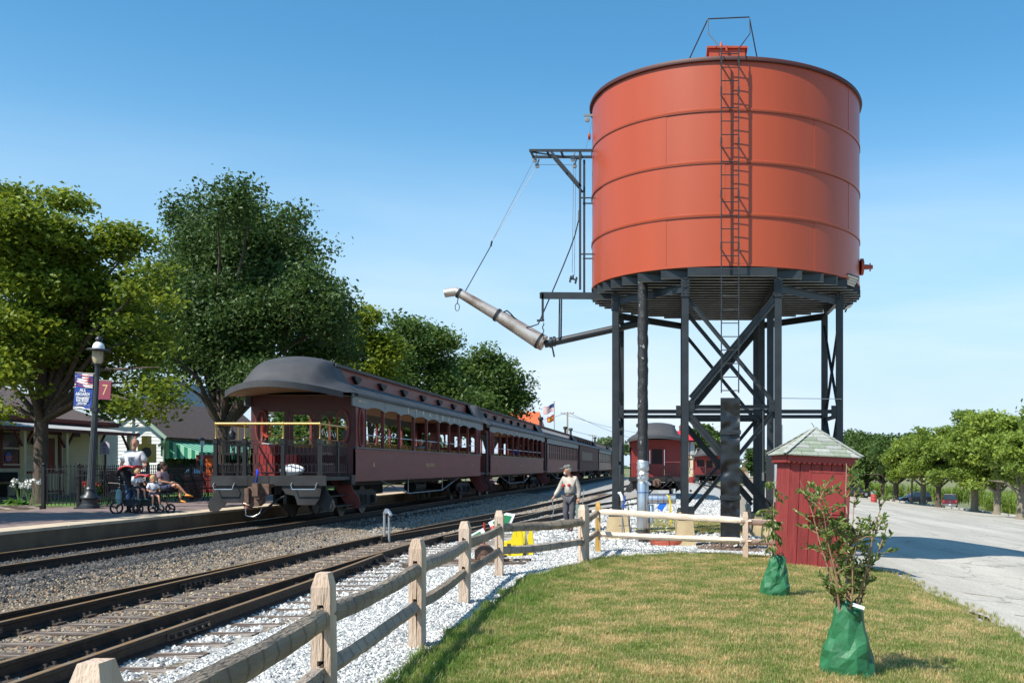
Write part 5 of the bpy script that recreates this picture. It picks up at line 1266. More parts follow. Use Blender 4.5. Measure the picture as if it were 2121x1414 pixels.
# observation platform fittings (local: body starts at y=0, deck reaches y=-2.35)
YE = -2.35
mb = MB(); mb.box(-HX-.02,HX+.02,YE-.06,YE+.02,.93,1.19); bm_ = mb.build('end_beam', M_beamc, c1)
for x in (-.52,.02): mb = MB(); mb.box(x-.008,x+.008,YE-.068,YE-.061,.94,1.18); mb.build('beam_joint', M_under, bm_)
mb = MB(); mb.box(HX-.28,HX+.02,-.35,-.02,.93,1.19); mb.build('beam_block', M_beamc, c1)
for s in (-1,1):                                        # hanging plates under the beam
    poly = [(s*.34,.925),(s*1.36,.925),(s*1.30,.60),(s*1.18,.44),(s*.74,.44),(s*.70,.58),(s*.66,.68),(s*.44,.72),(s*.38,.80)] if s > 0 else [(-.52,.925),(-1.36,.925),(-1.28,.60),(-1.20,.50),(-.66,.50),(-.60,.62)]
    mb = MB(); mb.prism(poly, YE-.02, YE+.0); mb.build('apron_plate', M_beamc, c1)
    mb = MB(); x0, x1 = (.62,1.26) if s > 0 else (-1.36,-.84); mb.tube([(x0,YE-.07,1.0),(x0,YE-.15,.95),(x0+.03,YE-.15,.84),(x1-.03,YE-.15,.84),(x1,YE-.15,.95),(x1,YE-.07,1.0)],.014,6); mb.build('grab_iron', M_silver, c1)
mb = MB(); mb.prism([(-.40,.45),(-.40,.86),(-.34,.92),(-.02,.92),(-.02,.50),(-.12,.42),(-.30,.40)], YE-.42, YE-.16); mb.box(-.40,-.30,YE-.52,YE-.42,.50,.88); mb.cbox((-.08,YE-.46,.68),(.10,.12,.14)); mb.build('coupler_head', M_rust, c1)
mb = MB(); mb.box(-.20,.14,YE-.2,YE+.5,.70,.90); mb.build('draft_gear', M_under, c1)
mb = MB(); mb.tube([(.42,YE-.05,.66),(.30,YE-.12,.60),(.10,YE-.2,.42),(-.02,YE-.25,.26),(-.20,YE-.28,.14),(-.34,YE-.26,.16)],.030,8); mb.build('air_hose', M_under, c1)
mb = MB(); mb.tube([(-.42+.01*math.sin(k*2.2),YE-.40,.48-.035*k) for k in range(9)]+[(-.36,YE-.38,.17),(-.25,YE-.36,.16),(-.10,YE-.34,.24),(-.04,YE-.30,.40)],.010,5); mb.tube([(-.46,YE-.42,.50),(-.30,YE-.42,.46)],.018,6); mb.build('chain', M_silver, c1)
# hexagon lattice gallery railing
def lattice(name, p0, p1, z0, z1, n, ax='x'):
    p0 = Vector(p0); d = Vector(p1)-p0; L_ = d.length; d.normalize(); mb = MB(); st = L_/n; r = .0085
    def P(t, z): q = p0+d*t; return (q.x, q.y, z)
    mb.tube([P(0,z0),P(L_,z0)],.012,4); mb.tube([P(0,z1),P(L_,z1)],.012,4); mb.tube([P(0,z1-.10),P(L_,z1-.10)],.010,4)
    zz = [z0, z0+.17, z0+.24, z1-.37, z1-.30, z1-.10]
    for k in range(n):
        t = (k+.5)*st
        mb.tube([P(t,z0),P(t,zz[1])],r,4); mb.tube([P(t,zz[1]),P(t-st/2,zz[2]),P(t-st/2,zz[3]),P(t,zz[4]),P(t,z1-.10)],r,4); mb.tube([P(t,zz[1]),P(t+st/2,zz[2]),P(t+st/2,zz[3]),P(t,zz[4])],r,4)
    for k in range(3):                                  # scrollwork strip
        c_ = (k+.5)*L_/3; mb.tube([P(c_+L_/6.2*math.cos(a)*(.3+.1*a/1.2), z1-.05+.036*math.sin(a*1.0)) for a in [q*.6 for q in range(11)]],.007,4)
    return mb.build(name, M_iron, gal)
gal = thing('gallery', None, None); gal.name = 'gallery'; gal.parent = c1; gal['label'] = 'wrought iron gallery with a brass handrail round the open end platform'
PX = [-1.36,-.62,.36,1.30]
for x in PX: 
    mb = MB(); mb.box(x-.055,x+.055,YE-.04,YE+.07,1.19,1.30); mb.box(x-.045,x+.045,YE-.03,YE+.06,1.30,2.0); mb.box(x-.06,x+.06,YE-.045,YE+.075,2.0,2.10); mb.box(x-.045,x+.045,YE-.03,YE+.06,2.10,2.14); mb.build('gallery_post', M_iron, gal)
    mb = MB(); mb.lathe([(.03,0),(.018,.03),(.016,.28),(.022,.31),(.034,.34),(.034,.38),(.02,.405),(.001,.41)], (x,YE+.015,2.14), 12); mb.build('brass_stanchion', M_brass, gal)
for x0, x1 in zip(PX, PX[1:]): lattice('lattice_panel', (x0+.05,YE+.015,0), (x1-.05,YE+.015,0), 1.27, 2.08, 8 if x1 < .4 else 8)
for s in (-1,1):
    x = s*1.36 if s < 0 else 1.30
    lattice('lattice_panel', (x,YE+.07,0), (x,-1.05,0), 1.27, 2.08, 9)
    mb = MB(); mb.box(x-.035,x+.035,-1.05,-.97,1.16,2.1); mb.build('gallery_post', M_iron, gal)
    mb = MB(); mb.tube([(x,-1.01,2.1),(x,-1.01,2.48)],.016,8); mb.build('brass_stanchion', M_brass, gal)
    lattice('lattice_gate', (x,-.93,0), (x,-.25,0), 1.27, 2.06, 5)
    mb = MB()                                           # scroll between the handrails
    for k in range(4): 
        yc = YE+.22+k*.30; mb.tube([(x, yc+(.12-.011*q)*math.cos(q*.62+k*PI), 2.28+(.13-.012*q)*math.sin(q*.62+k*PI)) for q in range(10)],.010,5)
    mb.build('scrollwork', M_silver if s > 0 else M_iron, gal)
    mb = MB(); mb.tube([(x+.05*s,-1.2,1.85),(x+.10*s,-1.22,1.95),(x+.07*s,-1.25,2.0),(x+.04*s,-1.22,1.93),(x+.05*s,-1.2,1.3),(x+.12*s,-1.1,1.12)],.014,5); mb.tube([(x+.05*s,-.3,1.9),(x+.05*s,-.3,1.25),(x+.12*s,-.2,1.1),(x+.02*s,-.42,1.08)],.014,5); mb.build('gate_hook', M_iron, gal)
mb = MB(); mb.tube([(-1.36,-.4,2.51),(-1.36,YE+.015,2.51),(1.30,YE+.015,2.51),(1.30,-.2,2.50)],.031,10); mb.build('brass_handrail', M_brass, gal)
# lamp, brake wheel, slatted bench and goods on the platform
mb = MB(); mb.lathe([(.07,0),(.09,.02),(.09,.16),(.05,.22),(.02,.26)], (-1.15,-1.9,2.12), 12); mb.tube([(-1.15,-1.9,2.38),(-1.22,-1.6,2.62)],.012,5); mb.build('marker_lamp', M_iron, c1)
mb = MB()
for k in range(6): mb.tube([(-1.21+.012*k,-.10,2.45-.0)+() if False else (-.97+(.10+.006*k)*math.cos(t*PI/8), -.06-.01*k, 2.45+(.17+.008*k)*math.sin(t*PI/8)) for t in range(16)],.009,5,closed=True)
tag(mb.build('rope', mat('red_rope',(.55,.07,.03),.7), c1), 'coil of red cord hanging on the end wall')
mb = MB(); mb.box(-.40,-.30,-.06,-.02,1.16,1.75); mb.build('door_post', M_redc, c1)
mb = MB(); mb.box(-1.05,-.62,-.45,-.1,1.155,2.02); mb.box(-1.0,-.66,-.47,-.452,1.25,1.95); mb.build('cabinet', M_redc, c1)
mb = MB(); mb.cbox((-.85,-.30,2.05),(.30,.16,.03)); mb.build('folded_cloth', M_wht, c1)
mb = MB(); mb.box(-.25,.05,-.62,-.40,1.16,1.75); mb.build('red_bin', M_redc, c1)
for k in range(5): mb = MB(); mb.box(.05,.95,2.0,2.03,1.66+k*.09,1.72+k*.09); mb.build('bench_slat', M_wood_in, c1)
rnd = random.Random(4)
sk = MB(); 
def sackP(u, v):
    a = 2*PI*u; r = (math.sin(PI*min(1,v*1.02))**.6)*(1+.09*math.sin(a*3+v*6)+.06*math.sin(a*7)); return (.30+.30*r*math.cos(a), -1.55+.2*r*math.sin(a), 1.155+.32*(1-v)*(1+.05*math.sin(a*2)))
sk.grid(sackP, 24, 14); tag(sk.build('sack', mat('white_sack',(.72,.74,.78),.7,bump=.6,bscale=9), c1, fix=False), 'white sack lying on the end platform')
mb = MB(); mb.lathe([(.028,0),(.032,.02),(.032,.13),(.02,.16)], (-.28,YE-.02,1.19), 10); mb.tube([(-.28,YE-.075,1.17),(-.30,YE-.08,1.05),(-.29,YE-.075,.95)],.010,5); mb.build('blue_bottle', mat('blue_plastic_grip',(.01,.06,.65),.4), c1)
# lettering on the sides
def letters(par, y0, y1, word, z, size, m, x, sx=.8):
    n = len(word)
    for i, ch in enumerate(word):
        if ch != ' ': text_mesh('letter', ch, size, m, par, (x, y0+(y1-y0)*(i/(n-1) if n>1 else 0), z), TXR, sx, .003, off=.002)
for o in (c1,):
    letters(o, 5.4, 13.3, 'STRASBURG', 3.275, .25, M_silvl, HX+.050, 1.7)
    text_mesh('number', '68', .20, M_gold, o, (HX+.004,1.75,1.47), TXR, .8, .003); text_mesh('number', '68', .20, M_gold, o, (HX+.004,16.3,1.47), TXR, .8, .003)
    text_mesh('lettering', 'HELLO DOLLY', .18, M_gold, o, (HX+.004,8.6,1.47), TXR, 1.15, .003)
    text_mesh('lettering', 'OBSERVATION', .10, M_silvl, o, (HX+.050,.45,3.26), TXR, 1.0, .003)
    text_mesh('lettering', 'PRIVATE', .08, M_silvl, o, (HX+.050,17.4,3.26), TXR, 1.0, .003) if False else None
c1.location = (-10.4, 28.0, RT)
def place(c, y): c.location = (-10.4, y, RT); return c
c2 = coach('open_coach', 'second maroon coach, wide open windows under a scalloped grey letterboard', None, 19.4, 'open', M_mar, nwin=9, hood=(1.3,1.3), vest=(1.1,1.1), cat='railway coach')
letters(c2, 6, 13.5, 'STRASBURG', 3.275, .25, M_silvl, HX+.050, 1.7)
text_mesh('number', '75', .20, M_gold, c2, (HX+.004,2.4,1.47), TXR, .8, .003); text_mesh('lettering', 'ELKHART CAR' if False else 'ELMHURST', .17, M_gold, c2, (HX+.004,9.7,1.47), TXR, 1.0, .003)
place(c2, 48.4)
c3 = place(coach('closed_coach', 'third maroon coach with sixteen narrow closed windows and twin smoke jacks', None, 21.5, 'closed', M_mar, nwin=17, hood=(1.3,1.3), vest=(1.1,1.1), jacks=((.55,19.6,0),(.9,20.8,1),(.9,.7,0)), interior=False, cleres='win'), 69.8)
c4 = place(coach('combine_coach', 'fourth coach, dark plum baggage coach without letterboard', None, 21.5, 'blank', M_mard, nwin=5, hood=(1.3,1.3), vest=(1.1,1.1), interior=False), 93.4)
c5 = place(coach('closed_coach', 'fifth coach, maroon paled by a painted reflection, with narrow windows seen left of the tower leg', None, 21.0, 'closed', M_marl, nwin=15, hood=(1.3,1.3), vest=(1.1,1.1), jacks=((.9,.8,0),), interior=False, far=True), 117.0)
c6 = place(coach('closed_coach', 'farthest coach of the train, just right of the leftmost tower leg', None, 21.0, 'closed', M_marl, nwin=15, hood=(1.3,1.3), vest=(1.1,1.1), jacks=((.9,.8,0),), interior=False, far=True), 141.0)
for o in (c1,c2,c3,c4,c5,c6): o['group'] = 'coaches of the standing train'
# red end doors glimpsed in the gaps
for o, L_ in ((c1,18.0),(c2,19.4)):
    mb = MB(); mb.box(-.4,.9,L_+.02,L_+.05,1.2,2.3); mb.build('end_door', M_redc, None).parent = o
# curved vestibule sheets beside the open coaches' end platforms
for o, ys_ in ((c2,(-.95,)),(c3,(-.9,)),(c4,(-.9,))):
    for y in ys_: mb = MB(); mb.box(HX-.06,HX,y,y+.35,1.0,3.1); q = mb.build('vestibule_post', M_under, None); q.parent = o

# ---------------------------------------------------------------- parked cabooses seen through the tower
def end_rail(o, hs, yE, w=1.4):
    g_ = thing('end_railing', None, None); g_.parent = o
    for s in (-1,1):
        for k in range(9): x = s*(.42+k*.11); mb = MB(); mb.tube([(x*1.0,yE,1.15*hs),(x,yE,2.05*hs)],.010,4); mb.build('baluster', M_iron, None).parent = g_
        mb = MB(); mb.tube([(s*.40,yE,2.06*hs),(s*1.38,yE,2.06*hs)],.018,6); mb.build('top_rail', M_redc, None).parent = g_
        mb = MB(); mb.tube([(s*.85,yE,1.15*hs),(s*.85,yE,2.2*hs)],.022,6); mb.build('brake_post', M_iron, None).parent = g_
k1 = coach('caboose', 'bright red caboose with curved black roof parked behind the tower pipe', None, 9.0, 'closed', M_redc, nwin=5, hs=.86, wsc=.97, hood=(1.5,1.3), vest=(1.15,1.1), jacks=((-.95,.4,0),), interior=False, group='parked red cabooses', cleres='win', cat='caboose', end_red=M_redc)
# flat boarded end: cover the end lights of the caboose with red boards
for s in (-1,1):
    mb = MB(); mb.box(min(s*.50,s*1.23)*.97,max(s*.50,s*1.23)*.97,-.012,.02,1.98*.86,2.97*.86); q = mb.build('end_board', M_redc, None); q.parent = k1
end_rail(k1, .86, -1.2)
mb = MB(); mb.box(-1.42,1.42,-1.25,-1.17,.80,1.02); q = mb.build('end_beam', M_under, None); q.parent = k1
mb = MB(); mb.tube([(.55+.25*math.cos(t*PI/9),-1.35,.85+.32*math.sin(t*PI/9)) for t in range(18)],.014,5,closed=True); q = mb.build('hose_loop', M_under, None); q.parent = k1
mb = MB(); mb.tube([(.1,-1.3,.8),(.25,-1.4,.45),(.5,-1.4,.65),(.7,-1.3,.85)],.025,6); q = mb.build('air_hose', M_under, None); q.parent = k1
mb = MB(); mb.lathe([(.20,0),(.22,.02),(.22,.06),(.12,.08)], (.02,-1.42,.72), 16, 'y'); q = mb.build('buffer', M_rust, None); q.parent = k1
k1.location = (-.98, 52.2, .16)
k2 = coach('caboose', 'farther red caboose with a small paned window and door, partly behind the ladder guard', None, 8.0, 'closed', M_redc, nwin=4, hs=.80, wsc=1.0, hood=(1.6,1.3), vest=(1.3,1.1), jacks=((-1.1,.6,1),), interior=False, group='parked red cabooses', cleres='win', cat='caboose', end_red=M_redc)
end_rail(k2, .80, -1.3); k2.location = (3.25, 97.5, .02)
# ================================================================ BUILDINGS ON THE LEFT
M_cream = mat('cream_siding', (.68,.59,.40), .7, var=.05, scale=2)
M_whites = mat('white_siding', (.74,.76,.74), .7, var=.04, scale=2)
M_marw = mat('maroon_trim', (.13,.03,.03), .6)
M_shbr = mat('brown_shingle_roof', (.115,.085,.08), .95, var=.2, scale=6, bump=.8, bscale=14, stretch=(1,1,4))
M_metr = mat('porch_roof_metal', (.42,.42,.41), .7, var=.15, scale=3)
M_grt = mat('pale_green_trim', (.30,.42,.33), .6); M_dgr = mat('dark_green_trim', (.02,.08,.05), .5)
M_dim = mat('dark_interior', (.02,.02,.02), .9)
def siding(par, m, x0, x1, y0, y1, z0, z1, h=.155, facing='x', holes=()):
    z = z0; 
    while z < z1-.01:
        t = min(z+h, z1)
        segs = [(y0,y1)] if facing == 'x' else [(x0,x1)]
        for (a,b,c,d) in holes:
            if t > c and z < d:
                ns = []
                for (p,q) in segs:
                    if b <= p or a >= q: ns.append((p,q)); continue
                    if a > p: ns.append((p,a))
                    if b < q: ns.append((b,q))
                segs = ns
        for (p,q) in segs:
            mb = MB()
            if facing == 'x': mb.prism([(x0,z),(x1,z),(x1-.018,t-.003),(x0,t-.003)], p, q, 'y')
            else: mb.prism([(y1,z),(y0,z),(y0+.018,t-.003),(y1,t-.003)], p, q, 'x')
            mb.build('siding_board', m, par)
        z = t
dp = thing('station_building', 'low cream clapboard station with maroon porch and brown shingle roof', 'station building', (-26,40,.45))
WX = -25.2
wins = [(37.55,38.65,1.75,3.05),(34.2,35.3,1.75,3.05)]; doors = [(40.0,41.0,.6,3.0)]
siding(dp, M_cream, WX-.1, WX, 30, 44.2, .6, 3.45, holes=wins+doors); siding(dp, M_whites, WX-.1, WX+.01, 44.22, 45.35, .6, 3.45)
mb = MB(); mb.box(WX-6,WX-.12,30.1,45.3,.5,3.5); mb.build('wall_core', M_dim, dp)
for (a,b,c,d) in wins:
    mb = MB(); 
    for q in ((a-.12,a,c-.1,d+.12),(b,b+.12,c-.1,d+.12),(a,b,d,d+.12),(a,b,c-.1,c)): mb.box(WX-.05,WX+.035,*q)
    w_ = mb.build('window', M_marw, dp); mb = MB(); mb.box(WX-.06,WX-.045,a,b,c,d); mb.build('pane', G, w_)
    mb = MB(); 
    for q in ((a,a+.05,c,d),(b-.05,b,c,d),(a,b,d-.05,d),(a,b,c,c+.06),(a,b,(c+d)/2-.03,(c+d)/2+.03)): mb.box(WX-.044,WX-.01,*q)
    mb.build('sash', M_cream, w_)
cz = 2.05; mb = MB(); mb.lathe([(.001,0),(.19,0),(.19,.01),(.001,.011)], (WX-.03,37.95,cz), 20, 'x'); neon = mat('neon_blue_disc',(.05,.12,.45),.4); tag(mb.build('window_sign', neon), 'round blue and orange sign glowing in the station window', 'sign')
mb = MB(); mb.box(WX-.015,WX-.012,37.80,38.10,cz-.01,cz+.05); mb.box(WX-.015,WX-.012,37.83,38.07,cz-.10,cz-.05); o=mb.build('sign_lettering_band', mat('neon_orange',(.75,.16,.05),.4)); o.parent = bpy.data.objects['window_sign']; 
mb = MB(); mb.box(WX-.05,WX+.03,39.85,40.0,.6,3.1); mb.box(WX-.05,WX+.03,41.0,41.15,.6,3.1); mb.box(WX-.05,WX+.03,39.85,41.15,3.0,3.12); fr = mb.build('door_frame', M_marw, dp)
mb = MB(); mb.box(WX-.06,WX-.03,40.0,41.0,.6,1.5); mb.box(WX-.06,WX-.03,40.0,40.2,1.5,3.0); mb.box(WX-.06,WX-.03,40.8,41.0,1.5,3.0); mb.box(WX-.06,WX-.03,40.2,40.8,2.85,3.0); dr = mb.build('door', M_cream, dp); mb = MB(); mb.box(WX-.055,WX-.04,40.2,40.8,1.5,2.85); mb.build('pane', mat('red_glass',(.10,.02,.015),.15), dr)
mb = MB(); mb.box(WX,WX+.05,42.0,42.4,2.95,3.12); mb.build('vent', M_blk, dp); mb = MB(); mb.lathe([(.05,0),(.09,.05),(.09,.22),(.03,.3)], (WX+.12,39.2,2.55), 8); mb.build('wall_lamp', M_blk, dp)
# main roof with hip end, and the porch roof in front
mb = MB(); V = [(-24.75,28,3.62),(-24.75,44.7,3.55),(-29.5,41.5,5.6),(-29.5,28,5.6),(-34,28,3.6),(-34,44.7,3.6)]; mb.add(V, [(0,1,2,3),(1,5,2),(3,2,5,4)]); mb.build('roof', M_shbr, dp, fix=False)
mb = MB(); mb.box(-24.78,-24.70,28,44.72,3.50,3.62); mb.box(-25.2,-24.78,28,44.7,3.44,3.5); mb.build('eave_board', M_marw, dp)
mb = MB(); mb.add([(-23.55,28,3.18),(-23.55,44.1,3.12),(-25.2,43.6,3.46),(-25.2,28,3.48)], [(0,1,2,3)]); mb.add([(-23.55,28,3.16),(-23.55,44.1,3.10),(-25.2,43.6,3.44),(-25.2,28,3.46)], [(3,2,1,0)]); pr_ = mb.build('porch_roof', M_metr, dp, fix=False)
mb = MB(); mb.box(-23.62,-23.53,28,44.1,3.02,3.15); mb.build('gutter', M_marw, dp)
mb = MB(); mb.box(-25.1,-23.6,30,44.1,.44,.60); mb.build('porch_floor', mat('porch_boards',(.16,.14,.13),.8), dp)
for y in (33.8,36.7,39.25,41.4,43.8):
    mb = MB(); mb.box(-23.92,-23.78,y-.07,y+.07,.6,3.1); mb.build('porch_post', M_cream, dp)
    for s in (-1,1): mb = MB(); mb.beam((-23.85,y+s*.06,2.45),(-23.85,y+s*.55,3.05),.06,.08,(1,0,0)); mb.build('brace', M_marw, dp)
for (a,b) in ((36.9,39.1),(41.6,43.7)):
    mb = MB(); mb.box(-23.92,-23.80,a,b,1.45,1.53); mb.box(-23.90,-23.82,a,b,.72,.80); q = mb.build('porch_rail', M_marw, dp)
    n = int((b-a)/.18)
    for k in range(n): mb = MB(); y = a+.1+k*.18; mb.box(-23.88,-23.84,y-.02,y+.02,.8,1.45); mb.build('baluster', M_cream if a < 40 else M_marw, q)
for (y,s_) in ((37.4,1.1),(43.0,1.2)):
    bn = thing('porch_bench', 'dark wooden bench on the station porch, '+('left of the door' if y<40 else 'right of the door'), 'bench', (-24.9,y,.6)); mb = MB(); mb.box(-24.95,-24.5,y-s_*.6,y+s_*.6,1.0,1.06); mb.build('seat', M_dim, bn); mb = MB(); mb.box(-25.0,-24.94,y-s_*.6,y+s_*.6,1.15,1.5); mb.build('backrest', M_dim, bn)
    for yy in (y-s_*.5,y+s_*.5): mb = MB(); mb.box(-24.95,-24.55,yy-.03,yy+.03,.6,1.0); mb.build('leg', M_dim, bn)

gb = thing('shop_building', 'white gabled shop with green trim and brown roof behind the station', 'shop building', (-27,50,.45))
GY = 49.0; GX = -25.0; GA = -26.95; GL = -28.9; GE = 3.38; GT = 5.0
z = .6
while z < GT-.1:
    t = min(z+.17, GT-.05); f = lambda zz: 1 if zz < GE else max(.02,(GT-zz)/(GT-GE))
    xr = GA+(GX-GA)*f(t); xl_ = GA+(GL-GA)*f(t); mb = MB(); mb.prism([(GY+.1,z),(GY,z),(GY+.018,t-.003),(GY+.1,t-.003)], xl_, xr, 'x'); mb.build('siding_board', M_whites, gb); z = t
siding(gb, M_cream, GX-.1, GX, GY+.1, 58, 2.3, 3.1)
mb = MB(); mb.box(GL+.1,GX-.12,GY+.12,62,.5,3.3); mb.build('wall_core', M_dim, gb)
mb = MB(); mb.box(GX-.1,GX-.02,GY+.3,58,1.2,2.3); mb.build('shop_window', G, gb)
for k in range(5): mb = MB(); y = GY+.2+k*1.9; mb.box(GX-.1,GX+.02,y,y+.1,.6,2.3); mb.build('mullion', M_dgr, gb)
mb = MB(); mb.box(GX-.1,GX,GY+.1,58,.6,1.2); mb.build('stall_riser', M_dgr, gb)
ov = .45
for s, xe in ((1,GX+.35),(-1,GL-.35)):
    mb = MB(); mb.add([(xe,GY-ov,GE-.25),(xe,62,GE-.25),(GA,62,GT+.1),(GA,GY-ov,GT+.1)],[(0,1,2,3)]); mb.add([(xe,GY-ov,GE-.31),(xe,62,GE-.31),(GA,62,GT+.04),(GA,GY-ov,GT+.04)],[(3,2,1,0)]); mb.build('roof', M_shbr, gb, fix=False)
    mb = MB(); mb.beam((xe,GY-ov-.02,GE-.30),(GA,GY-ov-.02,GT+.05),.05,.16); mb.build('rake_board', M_grt, gb)
    mb = MB(); mb.beam((xe-.5*s,GY-.2,2.7),(xe-.05*s,GY-.3,3.05),.07,.09); mb.beam((xe-.4*s,GY-.08,2.2),(xe-.4*s,GY-.08,3.1),.07,.07); mb.build('eave_bracket', M_dgr, gb)
mb = MB(); mb.beam((GA-.9,GY-ov-.02,GT-.68),(GA+.9,GY-ov-.02,GT-.68),.05,.14); mb.beam((GA,GY-ov-.03,GT-1.3),(GA,GY-ov-.03,GT),.10,.06,(0,1,0)); mb.build('gable_truss', M_grt, gb)
mb = MB(); mb.beam((GA,GY-ov+.01,GT-1.2),(GA+.62,GY-ov+.01,GT-.72),.05,.1); mb.beam((GA,GY-ov+.01,GT-1.2),(GA-.62,GY-ov+.01,GT-.72),.05,.1); mb.build('gable_truss', M_whites, gb)
mb = MB(); mb.tube([(GX+.32,GY-ov,GE-.32),(GX+.2,GY-.3,GE-.5),(GX+.05,GY-.1,GE-.6),(GX+.05,GY-.1,.6)],.045,8); mb.build('downspout', M_grt, gb)
# another slope of roof behind
mb = MB(); mb.add([(-22.6,64,3.3),(-22.6,76,3.3),(-27,76,5.6),(-27,64,5.6)],[(0,1,2,3)]); mb.box(-27,-23,64.2,76,.5,3.3); tag(mb.build('annex_building', M_shbr, fix=False), 'low brown roofed annex standing behind the shop', 'building')
# awning, each stripe its own strip of canvas
M_ag = mat('awning_green', (.012,.20,.12), .7); M_aw = mat('awning_mint', (.30,.60,.42), .7)
aw = thing('awning', None, None); aw.parent = gb; aw.location = Vector((0,0,0))-Vector((-27,50,.45)); aw['label'] = 'green and mint striped canvas awning'
def aw_part(mb, m, n='awning_stripe'):
    o = mb.build(n, m, aw); return o
AX0, AX1, AZ0, AZ1 = GX+.02, GX+1.65, 3.02, 2.42
for k in range(30):
    y0 = GY+.15+k*.30; m = M_ag if k % 2 else M_aw
    mb = MB(); mb.add([(AX0,y0,AZ0),(AX1,y0,AZ1),(AX1,y0+.30,AZ1),(AX0,y0+.30,AZ0),(AX0,y0,AZ0-.015),(AX1,y0,AZ1-.015),(AX1,y0+.30,AZ1-.015),(AX0,y0+.30,AZ0-.015)],[(0,1,2,3),(7,6,5,4),(0,4,5,1),(1,5,6,2),(2,6,7,3)]); aw_part(mb,m)
    poly = [(y0,AZ1),(y0+.30,AZ1),(y0+.30,AZ1-.30),(y0+.22,AZ1-.34),(y0+.15,AZ1-.35),(y0+.08,AZ1-.34),(y0,AZ1-.30)]
    mb = MB(); mb.prism(poly, AX1-.008, AX1+.008, 'x'); aw_part(mb,m,'valance')
n = 9
for k in range(n):
    x0 = AX0+(AX1-AX0)*k/n; x1 = AX0+(AX1-AX0)*(k+1)/n; t0 = AZ0+(AZ1-AZ0)*k/n; t1 = AZ0+(AZ1-AZ0)*(k+1)/n
    mb = MB(); mb.prism([(x0,t0),(x1,t1),(x1,AZ1-.30),((x0+x1)/2,AZ1-.35),(x0,AZ1-.30)], GY+.14, GY+.155); aw_part(mb, M_ag if k % 2 else M_aw,'side_stripe')
for y in (GY+.2,GY+3.2,GY+6.2): mb = MB(); mb.tube([(AX1-.02,y,.53),(AX1-.02,y,AZ1-.1)],.03,8); aw_part(mb, M_dgr,'awning_pole')
# a blue-grey building sliver behind the trees
mb = MB(); mb.box(-40,-32,60,70,.5,7.2); tag(mb.build('far_building', mat('pale_blue_wall',(.45,.52,.56),.7)), 'pale blue grey wall glimpsed between the left trees', 'building')

